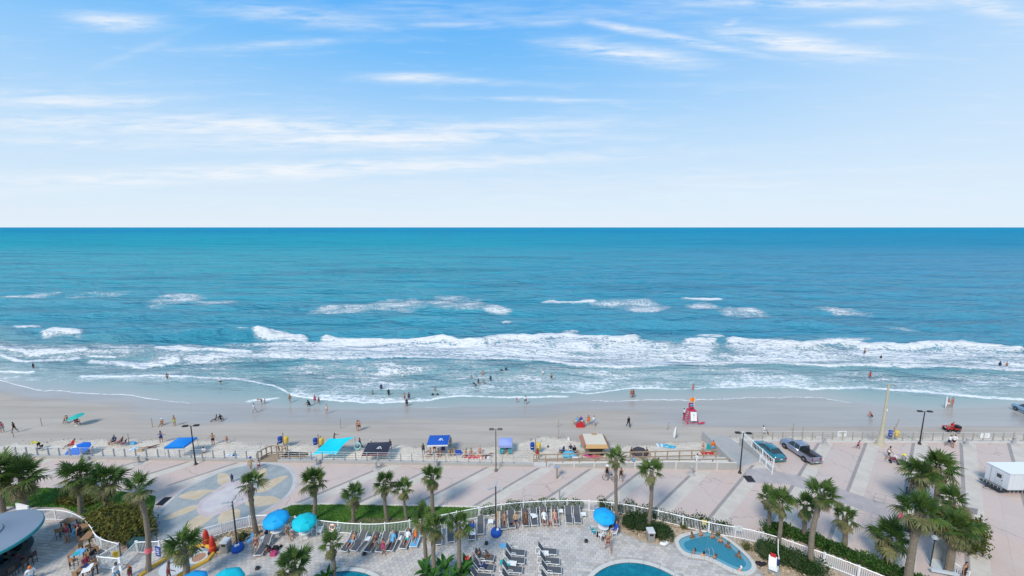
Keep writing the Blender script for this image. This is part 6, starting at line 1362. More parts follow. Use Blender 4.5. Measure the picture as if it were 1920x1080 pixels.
# little posts on the sand
for x, y, h, lean, lb in [(79, 799, 1.3, -.12, 'short wooden post on the sunlit sand left of the teal umbrella'), (26, 820, .9, -.1, 'short wooden post below the left edge walkers'), (286, 801, 1.4, -.02, 'short wooden post left of the seated person in white hat'), (242, 834, 1.6, .0, 'grey post beside the blue and white cooler'), (639, 803, 1.5, -.02, 'lone short post on the wet sand left of the maroon couple'),
                          (1047, 823, 1.6, .05, 'short pole standing near the white bag left of the beach hut'), (1045, 801, 1.2, .25, 'thin leaning stick on the wet sand left of the red wagon'), (1250, 806, 1.2, .3, 'thin leaning stick with dark foot left of the standing surfboard'), (1680, 800, 1.2, .35, 'thin leaning stick with dark foot right of the tall tan pole'), (1486, 812, 1.5, .1, 'thin post beyond the parking rail above the pickup'), (1504, 818, 1.3, .05, 'thin pale post just beyond the parking rail right of the other')]:
    t = thing('sand_post', lb, 'post', S(x, y)); mb = MB(); mb.cyl((0, 0, -.2), (lean, .05, h), .05, .04, 6); mb.build('post', WOOD, t); mb = MB(); mb.cyl((lean, .05, h), (lean, .05, h + .06), .05, n=6); mb.build('cap', GALV, t)
# ================================================================== BEACH SHADES
def canopy(c, rz, w_, d, h, mat, label, logo=True, skirt=WHITE, name='beach_canopy', slope=.0, valance=.2, cat='canopy'):
    t = thing(name, label, cat, c, R(rz)); x, y = w_ / 2, d / 2; mb = MB(); n = 6; vs = []
    for i in range(n + 1):
        for j in range(n + 1):
            u_, v_ = i / n, j / n; vs.append(((u_ - .5) * w_, (v_ - .5) * d, h + .30 * math.sin(u_ * math.pi) * math.sin(v_ * math.pi) + slope * v_))
    mb.add(vs, [(i * (n + 1) + j, (i + 1) * (n + 1) + j, (i + 1) * (n + 1) + j + 1, i * (n + 1) + j + 1) for i in range(n) for j in range(n)]); mb.build('roof', mat, t, True)
    for (a, b) in (((-x, -y), (x, -y)), ((x, -y), (x, y)), ((x, y), (-x, y)), ((-x, y), (-x, -y))):
        z0, z1 = h + slope * (a[1] / d + .5), h + slope * (b[1] / d + .5); mb = MB(); mb.add([(a[0], a[1], z0), (b[0], b[1], z1), (b[0], b[1], z1 - valance), (a[0], a[1], z0 - valance)], [(0, 1, 2, 3)]); mb.build('valance', skirt, t)
        mb = MB(); mb.cyl((a[0], a[1], -.1), (a[0], a[1], z0), .025, n=5); mb.build('leg', GALV, t)
    if logo:
        mb = MB(); r = random.Random(3); zf = h + .26 + slope * .4
        mb.tube([(w_ * .12 + .22 * math.cos(a * .8) * (1 - a * .07), -d * .12 + .2 * math.sin(a * .8), zf - .02) for a in range(8)], .05, 4); mb.tube([(w_ * .12 - .3, -d * .2, zf - .05), (w_ * .12 + .1, -d * .05, zf), (w_ * .12 + .35, -d * .22, zf - .05)], .05, 4); mb.build('logo', LOGO, t)
    return t
AZ = pm('azure_canvas', (.005, .20, .62), .6, .05, 3); BLK = pm('charcoal_canvas', (.028, .028, .045), .6, .15, 3); LAV = pm('lavender_canvas', (.30, .36, .66), .6, .06, 3)
canopy(S(343, 855), 3, 2.4, 2.4, 2.0, AZ, 'azure blue pop-up canopy on the sand behind the left street lamp', False, AZ, valance=.25); canopy(S(823, 851), 2, 2.75, 2.5, 2.0, ROYAL, 'royal blue canopy with white emblem and white valance at the centre of the beach', True, WHITE)
canopy(S(708, 860), 4, 3.1, 2.7, 1.45, BLK, 'black and maroon low canopy with white emblem behind the sea wall', True, pm('maroon_canvas', (.20, .03, .05), .6), slope=.1)
canopy(S(948, 847), 0, 1.8, 1.8, 1.45, LAV, 'lavender beach shade right of the bronze double lamp', False, LAV, slope=.1, valance=.35)
for dx_, cl_ in ((-8, 'teal'), (8, 'teal')): chair(S(948 + dx_, 853), 180 + dx_, 'teal folding chair, %s one in front of the lavender shade' % ('left' if dx_ < 0 else 'right'), GALV, pc_('teal'))
# sail tent
t = thing('sail_tent', 'cyan stretched sail tent with pointed corners behind the sea wall right of the landing', 'tent', S(625, 858)); mb = MB(); n = 8; cor = [Vector((-2.2, -1.3, 1.15)), Vector((1.0, -1.3, 1.2)), Vector((2.2, 1.9, 1.95)), Vector((-1.2, 1.7, 1.75))]; vs = []
for i in range(n + 1):
    for j in range(n + 1):
        u_, v_ = i / n, j / n; p_ = (cor[0] * (1 - u_) + cor[1] * u_) * (1 - v_) + (cor[3] * (1 - u_) + cor[2] * u_) * v_; k_ = .16
        p_ += Vector(((.5 - u_) * k_ * 3 * math.sin(v_ * math.pi), (.5 - v_) * k_ * 3 * math.sin(u_ * math.pi), -.28 * math.sin(u_ * math.pi) * math.sin(v_ * math.pi) + .25 * abs(u_ - .5) * math.sin(v_ * math.pi))); vs.append(p_)
mb.add(vs, [(i * (n + 1) + j, (i + 1) * (n + 1) + j, (i + 1) * (n + 1) + j + 1, i * (n + 1) + j + 1) for i in range(n) for j in range(n)]); mb.build('sail', pm('cyan_sail', (.0, .55, .66), .6, .05, 3), t, True)
for c_ in cor: mb = MB(); mb.cyl((c_.x, c_.y, -.2), c_, .03, n=5); mb.build('pole', GALV, t)
# umbrellas on the beach
umbrella(S(144, 798), 0, 1.02, 1.75, 12, -35, TEAL, 'teal tilted beach umbrella alone on the sunlit sand at the left', logo=False, valance=False, pole=GALV)
umbrella(S(147, 855), 0, 1.3, 1.25, 18, 0, ROYAL, 'blue beach umbrella with white stripe just behind the left railing', panels=[pm('blue_panel', (.01, .13, .55), .6)] * 4 + [WHITE] + [pm('blue_panel', (0, 0, 0))] * 5, n=10, logo=False, valance=False, pole=GALV)
umbrella(S(1068, 858), 0, .95, .75, 0, 0, pm('light_blue_canvas', (.10, .45, .62), .6), 'small light blue dome tent among dark chairs behind the timber rail', logo=False, valance=True, pole=GALV, cat='tent', name='dome_tent')
umbrella(S(1200, 854), 0, 1.0, .8, 10, 0, pm('dark_shelter', (.05, .04, .045), .7), 'dark low beach shelter behind the timber rail right of the tall thin palm', logo=False, valance=True, pole=GALV, cat='tent', name='beach_shelter')
t = thing('ring_float', 'pale teal round float held by the person in black by the black tent', 'float', S(671, 846) + Vector((0, 0, .75))); mb = MB()
mb.tube([(.42 * math.cos(a * .5236), .1 * math.sin(a * .5236), .42 * math.sin(a * .5236)) for a in range(13)], .12, 8); mb.build('ring', pm('pale_teal', (.25, .5, .52), .4), t, True)
# barrels in pairs
def barrels(p_, label, ang=20):
    t = thing('barrel_pair', label, 'barrels', p_); mb = MB(); mb.cyl((0, 0, -.1), (0, 0, 2.1), .07, n=7); mb.build('post', WOOD, t)
    for s_, c_ in ((-1, pm('barrel_blue', (.01, .05, .30), .5)), (1, pm('barrel_yellow', (.65, .45, .06), .5))):
        mb = MB(); mb.lathe([(.25, .62), (.29, .7), (.30, 1.1), (.29, 1.45), (.25, 1.5)], 12, (s_ * .42, 0, 0)); mb.build('barrel', c_, t, True)
        mb = MB(); mb.lathe([(.30, .98), (.315, 1.0), (.30, 1.02)], 12, (s_ * .42, 0, 0)); mb.build('hoop', GALV, t)
barrels(S(532, 838), 'blue and yellow barrels on a post behind the plank landing'); barrels(S(598, 841), 'blue and yellow barrels on a post left of the cyan sail tent'); barrels(S(1004, 850), 'blue and yellow barrels on the bright dry sand above the timber rail end'); barrels(S(1674, 826), 'blue and yellow barrels at the sea rail left of the right street lamp')
# low chairs for seated people on the sand
for x, y, rz, cl, lb in [(145, 796, 250, 'red', 'red folding chair under the teal umbrella'), (124, 793, 215, 'teal', 'teal reclining chair left of the teal umbrella'), (134, 840, 160, 'red', 'red low chair above the blue and white umbrella'), (213, 833, 150, 'navy', 'navy low chair at the left of the chair trio'), (225, 835, 110, 'brown', 'brown low chair right of the navy one'), (232, 836, 110, 'maroon', 'empty dark red low chair at the right of the chair trio'),
                         (75, 846, 90, 'black', 'black chair behind the left railing beside the person in yellow'), (163, 848, 120, 'tan', 'tan low chair right of the blue and white umbrella'), (169, 850, 100, 'grey', 'grey low chair rightmost beside the blue and white umbrella'), (1079, 853, 240, 'black', 'black folding chair right of the light blue dome tent'), (1052, 850, 100, 'navy', 'navy folding chair left of the light blue dome tent'), (831, 853, 180, 'grey', 'grey folding chair under the royal blue canopy'),
                         (850, 855, 200, 'tan', 'tan folding chair at the right end under the royal blue canopy'), (1081, 796, 120, 'grey', 'grey folding chair left of the red wagon'), (1090, 795, 200, 'red', 'red folding chair behind the red wagon'), (1433, 814, 250, 'white', 'white folding chair beyond the parking rail above the teal car')]:
    chair(S(x, y), rz + 180 * 0, lb, GALV if cl != 'white' else WHITE, pc_(cl))
# surfboards
def surfboard(p_, rot, label, L=2.1, mat=WHITE):
    mb = MB(); n = 12; prof = []
    for i in range(n + 1): s_ = i / n; prof.append((.27 * math.sin(math.pi * min(1, s_ ** .8)) ** .7 + .01, s_ * L))
    vs = []; 
    for w_, z in prof: vs += [(-w_, 0, z), (0, -.035, z), (w_, 0, z), (0, .035, z)]
    mb.add(vs, [(4 * i + j, 4 * i + (j + 1) % 4, 4 * i + 4 + (j + 1) % 4, 4 * i + 4 + j) for i in range(n) for j in range(4)]); t = thing('surfboard', label, 'surfboard', p_); t.rotation_euler = rot; mb.build('board', mat, t, True)
    mb = MB(); mb.box((0, .08, .2), (.01, .12, .18)); mb.build('fin', BLACK, t)
surfboard(S(1264, 823), (R(5), R(3), 0), 'white surfboard stuck upright in the sand right of the leaning stick', 2.0); surfboard(S(1774, 766) + Vector((-.2, 0, .1)), (0, 0, R(80)), 'white board carried upright by the person near the water at the right', 2.2)
surfboard(W(1078 / 1 + 8, 630), (R(88), 0, R(70)), 'pale body board beside the surfer in the left foam', .6) if 0 else None
surfboard(W(117, 664) + Vector((0, 0, .35)), (R(86), 0, R(60)), 'small pale board beside the surfer in the left foam', 1.6)
surfboard(W(939, 697) + Vector((0, 0, .12)), (R(88), 0, R(90)), 'dark body board in front of the bending bather', 1.2, BLACK)
# wagon wheels for red wagon are part of gear; lifeguard stand
t = thing('lifeguard_stand', 'red lattice lifeguard stand with white board and orange flag on the wet sand', 'lifeguard stand', S(1295, 792)); RED = pm('rescue_red', (.50, .02, .06), .5, .1); s0 = 1.0
for sx_ in (-1, 1):
    for sy_ in (-1, 1): mb = MB(); mb.cyl((sx_ * .95, sy_ * .8, -.1), (sx_ * .5, sy_ * .4, 2.1), .06, n=6); mb.build('leg', RED, t)
for i in range(5):
    z = .3 + i * .36; f = 1 - z * .22; 
    for sy_ in (-1, 1): mb = MB(); mb.cyl((-.95 * f, sy_ * .8 * f, z), (.95 * f, sy_ * .8 * f, z), .045, n=5); mb.build('rung', RED, t)
    for sx_ in (-1, 1): mb = MB(); mb.cyl((sx_ * .95 * f, -.8 * f, z), (sx_ * .95 * f, .8 * f, z), .045, n=5); mb.build('rung', RED, t)
mb = MB(); mb.box((0, 0, 2.1), (1.2, 1.0, .08)); mb.build('platform', RED, t); mb = MB(); mb.box((0, .1, 2.5), (.7, .5, .1)); mb.box((0, .33, 2.8), (.7, .08, .6)); mb.build('seat', RED, t)
mb = MB(); mb.box((.12, -.62, 1.3), (.95, .05, 1.35), 0, 1, R(-14)); mb.build('notice_board', WHITE, t)
mb = MB(); mb.tube([(.0, -.66, 1.55), (.12, -.66, 1.68), (.24, -.66, 1.55), (.12, -.68, 1.42), (.0, -.66, 1.55)], .03, 4); mb.box((.12, -.70, 1.05), (.1, .02, .28)); mb.build('emblem', pm('pale_grey_print', (.35, .42, .5), .6), t)
mb = MB(); mb.cyl((.5, .3, 2.0), (.55, .3, 4.1), .025, n=5); mb.build('flag_pole', WHITE, t); mb = MB(); vs = []
for i in range(7): x = .55 - i * .13; y = .3 + .06 * math.sin(i * 1.3); vs += [(x, y, 4.05 - .02 * i), (x, y, 3.25 + .03 * i)]
mb.add(vs, [(2 * i, 2 * i + 1, 2 * i + 3, 2 * i + 2) for i in range(6)]); mb.build('flag', pm('orange_flag', (.85, .25, .03), .7), t)
mb = MB(); mb.tube([(.8, -.9, .25), (1.5, -.8, .35), (1.9, -.75, .45)], .14, 6, [.05, .16, .04]); mb.build('rescue_can', RED, t)
person(S(1295, 792) + Vector((0, .15, 2.02)), 'chair', 0, 'lifeguard sitting on top of the red lattice stand', 1, 'brown', ((SH, 'sky'), (SR, 'red')), 1)
# beach hut
t = thing('beach_hut', 'cream roofed beach concession hut with reddish sloping sides behind the timber rail', 'hut', S(1118, 857), R(0)); CR = pm('cream_roof', (.62, .55, .44), .8, .06, 2); TC = pm('terracotta_trim', (.36, .17, .12), .8, .15, 3)
TN = pm('orange_trim', (.50, .30, .13), .8, .12, 3)
mb = MB(); mb.box((0, 1.5, .78), (2.2, 2.3, 1.5)); mb.build('wall', pm('hut_wall', (.30, .22, .13), .8, .15, 3), t)
mb = MB(); mb.box((0, 1.5, 1.66), (2.75, 2.75, .12)); mb.build('roof', CR, t); mb = MB(); mb.box((.2, 2.7, 1.79), (.62, .35, .14)); mb.build('roof_vent', pm('tan_vent', (.40, .28, .16), .8), t)
for s_ in (-1, 1):
    x0_ = s_ * 1.40; mb = MB(); mb.add([(x0_, .12, 1.72), (x0_ + s_ * .45, .0, 1.25), (x0_ + s_ * .42, .0, 1.19), (x0_, .12, 1.62), (x0_, 2.88, 1.72), (x0_ + s_ * .45, 3.0, 1.25), (x0_ + s_ * .42, 3.0, 1.19), (x0_, 2.88, 1.62)], [(0, 1, 5, 4), (1, 2, 6, 5), (2, 3, 7, 6), (0, 4, 7, 3), (3, 2, 1, 0), (4, 5, 6, 7)]); mb.build('side_awning', TC, t)
mb = MB(); mb.add([(-1.38, .10, 1.72), (1.38, .10, 1.72), (1.5, -.25, 1.35), (-1.5, -.25, 1.35), (-1.38, .12, 1.66), (1.38, .12, 1.66), (1.5, -.22, 1.30), (-1.5, -.22, 1.30)], [(0, 1, 2, 3), (7, 6, 5, 4), (0, 4, 5, 1), (1, 5, 6, 2), (2, 6, 7, 3), (3, 7, 4, 0)]); mb.build('front_awning', TN, t)
mb = MB(); mb.box((0, .33, .85), (1.7, .06, .7)); mb.build('serving_hatch', pm('dark_hatch', (.04, .05, .045), .5), t); mb = MB(); mb.box((0, .2, .5), (1.9, .3, .06)); mb.build('counter', WOOD, t)
for x in (-.8, .8): mb = MB(); mb.cyl((x, .34, .16), (x, .22, .16), .22, n=12); mb.build('wheel', BLACK, t)
# ================================================================== VEHICLES
GLASS = pm('car_glass', (.02, .035, .045), .08, .1, 2, spec=.8); TYRE = pm('tyre_rubber', (.018, .018, .018), .85, .2, 8); RIM = pm('alloy_rim', (.45, .46, .48), .3, .1, 6, metal=.8); CHR = pm('tail_light_red', (.35, .01, .01), .25); HL = pm('head_light', (.7, .72, .75), .15); PL = pm('number_plate', (.6, .6, .55), .5)
def wheel(t, x, y, r_, w_=.22):
    s_ = 1 if x > 0 else -1; mb = MB(); mb.lathe([(r_ * .62, -w_ / 2), (r_ * .95, -w_ / 2), (r_, -w_ * .35), (r_, w_ * .35), (r_ * .95, w_ / 2), (r_ * .62, w_ / 2)], 18)
    mb.v = [(v_[2], v_[0], v_[1]) for v_ in mb.v]; o = mb.build('wheel', TYRE, t, True, (x, y, r_)); mb = MB(); mb.lathe([(r_ * .60, -w_ * .42), (r_ * .62, w_ * .4), (r_ * .2, w_ * .3)], 14); mb.v = [(v_[2] , v_[0], v_[1]) for v_ in mb.v]
    mb.build('rim', RIM, o)
    for k_ in range(5): a = k_ * 1.2566; mb = MB(); mb.box((s_ * w_ * .48, math.cos(a) * r_ * .32, math.sin(a) * r_ * .32), (.03, r_ * .16 if abs(math.cos(a)) < .7 else r_ * .5, r_ * .5 if abs(math.cos(a)) < .7 else r_ * .16)); mb.build('spoke', RIM, o)
def loft(secs, n_per=None):
    """secs: list of cross sections (lists of (x,y,z)) with equal counts"""
    mb = MB(); k = len(secs[0]); vs = [v_ for s_ in secs for v_ in s_]
    mb.add(vs, [(i * k + j, i * k + (j + 1) % k, (i + 1) * k + (j + 1) % k, (i + 1) * k + j) for i in range(len(secs) - 1) for j in range(k)] + [tuple(reversed(range(k))), tuple(range((len(secs) - 1) * k, len(secs) * k))]); return mb
def sec(y, w_, z0, zs, z1, crown=.0):   # body ring: sill, shoulder, deck
    return [(-w_ * .92, y, z0), (w_ * .92, y, z0), (w_, y, z0 + .16), (w_, y, zs), (w_ * .90, y, z1), (0, y, z1 + crown), (-w_ * .90, y, z1), (-w_, y, zs), (-w_, y, z0 + .16)]
def car(p_, rz, paint, label, kind):
    t = thing('parked_car' if kind == 'sedan' else 'pickup_truck', label, 'car' if kind == 'sedan' else 'pickup', p_, R(rz))
    if kind == 'sedan':
        S_ = [(-2.38, .70, .34, .58, .66), (-2.30, .84, .24, .68, .86), (-2.0, .90, .2, .74, .97), (-1.55, .92, .2, .76, 1.00), (-.9, .93, .2, .76, .98), (.3, .93, .2, .76, .95), (.95, .92, .2, .74, .94), (1.5, .90, .2, .70, .88), (2.1, .84, .22, .62, .76), (2.4, .66, .30, .52, .58)]
        loft([sec(y, w_, z0, zs, z1, .03) for y, w_, z0, zs, z1 in S_]).build('body', paint, t, True)
        cab = [(-1.72, .78, .97, .70, 1.0), (-.95, .80, .95, .60, 1.39), (.15, .80, .93, .61, 1.43), (1.12, .80, .92, .74, .96)]
        mb = loft([[(-w0, y, z0), (w0, y, z0), (w1, y, z1), (-w1, y, z1)] for y, w0, z0, w1, z1 in cab]); mb.build('windows', GLASS, t)
        mb = loft([[(-.625, y, z), (.625, y, z), (.58, y, z + .05), (0, y, z + .065), (-.58, y, z + .05)] for y, z in ((-1.02, 1.35), (-.8, 1.385), (-.1, 1.41), (.2, 1.39))]); mb.build('roof', paint, t, True)
        for s_ in (-1, 1):
            for (ya, za, yb, zb) in ((-1.72, .98, -.97, 1.40), (1.12, .95, .17, 1.43), (-.38, .95, -.38, 1.41)):
                wa, wb = (.79 if za < 1.1 else .62), (.62 if zb > 1.1 else .79); mb = MB(); mb.tube([(s_ * wa, ya, za), (s_ * wb, yb, zb)], .035, 5); mb.build('pillar', paint, t)
        wl_, r_, wy_ = 1.42, .33, (-1.42, 1.42); lz, ly = .68, 2.33
    else:
        S_ = [(2.72, .80, .42, .70, .80), (2.6, .90, .34, .78, .98), (2.1, .95, .32, .84, 1.08), (1.3, .96, .32, .86, 1.12), (1.0, .97, .32, .88, 1.10), (-.72, .97, .32, .88, 1.10)]
        loft([sec(y, w_, z0, zs, z1, .03) for y, w_, z0, zs, z1 in S_[::-1]]).build('body', paint, t, True)
        cab = [(-.68, .86, 1.1, .70, 1.72), (.0, .87, 1.1, .70, 1.78), (.62, .86, 1.1, .70, 1.74), (1.32, .86, 1.1, .80, 1.13)]
        loft([[(-w0, y, z0), (w0, y, z0), (w1, y, z1), (-w1, y, z1)] for y, w0, z0, w1, z1 in cab]).build('windows', GLASS, t)
        mb = loft([[(-.73, y, z), (.73, y, z), (.68, y, z + .06), (0, y, z + .075), (-.68, y, z + .06)] for y, z in ((-.74, 1.70), (-.5, 1.75), (.2, 1.76), (.66, 1.71))]); mb.build('roof', paint, t, True)
        for s_ in (-1, 1):
            for (ya, za, yb, zb) in ((-.70, 1.1, -.70, 1.74), (1.32, 1.12, .64, 1.75), (.1, 1.1, .1, 1.76)):
                wa, wb = .87, .72
                mb = MB(); mb.tube([(s_ * wa, ya, za), (s_ * wb, yb, zb)], .045, 5); mb.build('pillar', paint, t)
        # cargo bed
        for s_ in (-1, 1): mb = MB(); mb.box((s_ * .89, -1.68, .79), (.14, 1.9, .66)); mb.build('bed_side', paint, t)
        mb = MB(); mb.box((0, -2.66, .79), (1.86, .09, .62)); mb.build('tailgate', paint, t); mb = MB(); mb.box((0, -1.68, .62), (1.66, 1.88, .08)); mb.build('bed_floor', TYRE, t); mb = MB(); mb.box((0, -.745, .9), (1.66, .05, .5)); mb.build('bed_front', TYRE, t)
        mb = MB(); mb.box((0, -2.8, .50), (1.84, .16, .18)); mb.build('bumper', RIM, t); mb = MB(); mb.box((0, -1.7, .42), (1.5, 2.2, .25)); mb.build('chassis', BLACK, t)
        mb = MB(); mb.tube([(-.95, -2.62, 1.13), (-.95, -.75, 1.13)], .03, 4); mb.tube([(.95, -2.62, 1.13), (.95, -.75, 1.13)], .03, 4); mb.build('bed_rail', BLACK, t)
        r_, wy_ = .38, (-1.75, 1.65); lz, ly = .85, 2.68
    for y in wy_:
        for s_ in (-1, 1):
            mb = MB(); mb.cyl((s_ * .86, y, r_), (s_ * (.945 if kind == 'sedan' else .985), y, r_), r_ * 1.17, n=18); mb.build('wheel_arch', BLACK, t); wheel(t, s_ * (.84 if kind == 'sedan' else .90), y, r_, .24)
    for s_ in (-1, 1):
        mb = MB(); mb.box((s_ * .62, -ly - (.0 if kind == 'sedan' else .03), lz + .02), (.34 if kind == 'sedan' else .16, .1, .16 if kind == 'sedan' else .36)); mb.build('tail_light', CHR, t); mb = MB(); mb.box((s_ * .62, ly - .05, lz - .05), (.32, .12, .14)); mb.build('headlight', HL, t)
        mb = MB(); mb.blob((s_ * 1.0, .85, 1.02 if kind == 'sedan' else 1.2), (.10, .06, .08), 8, 6); mb.build('wing_mirror', paint, t)
        for yy in ((-.38, .55) if kind == 'sedan' else (.1,)): mb = MB(); mb.box((s_ * .935, yy - .1, .78), (.02, .16, .03)); mb.build('door_handle', RIM, t)
    mb = MB(); mb.box((0, -ly - .06 if kind == 'sedan' else -2.89, .60 if kind == 'sedan' else .5), (.32, .02, .15)); mb.build('number_plate', PL, t)
    return t
TEALP = pm('teal_car_paint', (.03, .20, .26), .25, .03, 2, coat=.6, metal=.3); SILV = pm('silver_car_paint', (.29, .32, .41), .3, .03, 2, coat=.5, metal=.5)
pA = P(1441, 856); pA = Vector((33.7, 47.9, 0)); car(Vector((33.15, 48.0, 0)), 6, TEALP, 'teal sedan parked facing the sea next to the concrete beach ramp', 'sedan').scale = (.93,) * 3; car(Vector((37.15, 47.9, 0)), 7, SILV, 'silver grey pickup with an empty open bed parked right of the teal sedan', 'pickup').scale = (.90,) * 3
# trailer
t = thing('box_trailer', 'white box trailer with a dark hatch parked on the paving at the right edge', 'trailer', (54.1, 40.9, 0)); TW = pm('trailer_white', (.62, .64, .66), .5, .05, 1)
mb = MB(); mb.box((3.0, .05, 1.55), (6.0, 2.15, 1.9)); mb.build('body', TW, t); mb = MB(); mb.box((3.0, .05, 2.53), (6.1, 2.25, .06)); mb.build('roof', pm('trailer_roof', (.74, .76, .78), .5, .04), t)
mb = MB(); mb.box((-.012, -.2, 1.45), (.03, .75, 1.5)); mb.build('door', pm('trailer_door', (.55, .57, .60), .5), t); mb = MB(); mb.box((-.03, -.15, 1.75), (.02, .42, .42)); mb.build('hatch_window', GLASS, t); mb = MB(); mb.box((-.04, -.45, 1.35), (.02, .05, .12)); mb.build('handle', BLACK, t)
mb = MB(); mb.box((-.3, .05, .50), (.7, 2.2, .07)); mb.box((3, .05, .50), (6.0, 2.0, .12)); mb.build('chassis', BLACK, t)
for i in range(7): mb = MB(); mb.box((-.62, -.95 + i * .33, .66), (.04, .04, .3)); mb.build('rail_post', GALV, t)
mb = MB(); mb.box((-.62, .05, .82), (.05, 2.2, .05)); mb.build('rail', GALV, t); mb = MB(); mb.tube([(-.5, -.5, .45), (-1.3, -.1, .4), (-.5, .4, .45)], .05, 5); mb.build('drawbar', BLACK, t)
for i in range(9): mb = MB(); mb.box((.3 + i * .45, -1.035, .42), (.05, .04, .2)); mb.build('skirt_bracket', GALV, t)
for x in (3.2, 4.1):
    for y in (-.95, 1.0): wheel(t, 0, 0, .36) if 0 else None
    for y in (-1.0, 1.05):
        mb = MB(); mb.cyl((x, y - .1, .34), (x, y + .1, .34), .34, n=16); mb.build('wheel', TYRE, t)
# van at the right edge on the wet sand
pV = S(1912, 784); t = thing('parked_van', 'dark glazed pale blue vehicle cut by the right edge on the wet sand', 'van', pV + Vector((3.4, 1.2, 0)), R(-8)); VB = pm('pale_blue_paint', (.22, .36, .48), .3, .04, 2, coat=.5)
loft([sec(y, w_, .35, zs, z1, .03) for y, w_, zs, z1 in [(-2.3, .85, .85, .95), (-2.2, .95, .95, 1.1), (0, .98, 1.0, 1.12), (2.0, .93, .9, 1.05), (2.3, .8, .7, .85)]]).build('body', VB, t, True)
loft([[(-w0, y, 1.1), (w0, y, 1.1), (w1, y, z1), (-w1, y, z1)] for y, w0, w1, z1 in [(-2.2, .9, .78, 1.62), (-1.8, .92, .78, 1.75), (.3, .92, .78, 1.76), (1.2, .88, .8, 1.15)]]).build('windows', GLASS, t)
mb = MB(); mb.box((0, -.85, 1.79), (1.58, 2.4, .06)); mb.build('roof', VB, t)
for y in (-1.45, 1.45):
    for s_ in (-1, 1): wheel(t, s_ * .88, y, .36)
for s_ in (-1, 1): mb = MB(); mb.box((s_ * .78, -2.32, 1.0), (.14, .06, .36)); mb.build('tail_light', CHR, t)
mb = MB(); mb.box((0, -2.36, .55), (1.8, .14, .2)); mb.build('bumper', BLACK, t)
# quad bike
t = thing('quad_bike', 'red quad bike with a black box on the sand beyond the right rail', 'quad bike', S(1783, 809), R(78)); t.scale = (.82,) * 3; RP = pm('red_plastic', (.36, .025, .02), .35, .05)
for x in (-.52, .52):
    for y in (-.62, .62): wheel(t, x, y, .33, .3)
mb = MB(); mb.tube([(0, -.8, .62), (0, -.2, .72), (0, .2, .66), (0, .85, .72)], .2, 8, [.18, .22, .2, .14]); mb.build('body', RP, t, True)
for y in (-.62, .62):
    for s_ in (-1, 1): mb = MB(); mb.tube([(s_ * .52, y - .42, .6), (s_ * .52, y - .2, .76), (s_ * .52, y + .2, .76), (s_ * .52, y + .42, .6)], .13, 6); mb.build('mudguard', RP, t, True)
mb = MB(); mb.box((0, -.15, .88), (.34, .75, .12)); mb.build('seat', BLACK, t); mb = MB(); mb.tube([(-.4, .35, 1.1), (0, .5, 1.02), (.4, .35, 1.1)], .025, 5); mb.cyl((0, .55, .7), (0, .48, 1.04), .03, n=5); mb.build('handlebar', BLACK, t)
mb = MB(); mb.box((0, -.95, 1.05), (.8, .55, .45)); mb.build('rear_box', BLACK, t); mb = MB(); mb.box((0, -.9, .8), (.9, .6, .04)); mb.build('rack', BLACK, t); mb = MB(); mb.box((0, .95, .75), (.3, .06, .14)); mb.build('headlight', HL, t)
person(S(1783, 809) + Vector((0, 0, .28)), 'chair', 78, 'rider in red and black on the quad bike', 1, 'brown', ((SH, 'red'), (SR, 'red')), 1)
# stroller, prams, bicycle
def pram(p_, rz, label, col='black'):
    t = thing('stroller', label, 'stroller', p_, R(rz)); mb = MB(); mb.box((0, 0, .55), (.42, .6, .2), 0, 1.15); mb.build('seat', pc_(col), t); mb = MB(); mb.tube([(-.22, .28, .65), (-.2, .1, .95), (.2, .1, .95), (.22, .28, .65)], .09, 6); mb.build('hood', pc_('white' if col == 'maroon' else col), t)
    mb = MB(); mb.tube([(-.22, .4, .15), (-.2, -.1, .5), (-.2, -.5, 1.0), (.2, -.5, 1.0), (.2, -.1, .5), (.22, .4, .15)], .018, 5); mb.build('frame', GALV, t)
    for x in (-.24, .24):
        for y in (-.3, .38): mb = MB(); mb.cyl((x - .02, y, .13), (x + .02, y, .13), .13, n=10); mb.build('wheel', TYRE, t)
pram(P(1675, 868), 240, 'pale stroller being pushed on the promenade left of the palm cluster', 'maroon'); pram(P(1696, 1001), 240, 'black pram standing left of the palm cluster', 'black'); pram(P(1714, 990), 200, 'dark pushchair partly behind the palm cluster trunk', 'navy')
t = thing('bicycle', 'dark bicycle with the person in white cap left of the tall thin palm', 'bicycle', P(1143, 902), R(70))
for y in (-.52, .52): mb = MB(); mb.tube([(0, y + .33 * math.cos(a * .5236), .33 + .33 * math.sin(a * .5236)) for a in range(13)], .025, 5); mb.build('wheel', TYRE, t)
mb = MB(); mb.tube([(0, -.52, .33), (0, -.1, .33), (0, .35, .8), (0, -.2, .75), (0, -.1, .33)], .02, 5); mb.tube([(0, .52, .33), (0, .38, .95)], .02, 5); mb.tube([(-.28, .3, 1.0), (0, .38, .97), (.28, .3, 1.0)], .015, 5); mb.build('frame', BLACK, t); mb = MB(); mb.box((0, -.22, .85), (.14, .26, .06)); mb.build('saddle', BLACK, t)
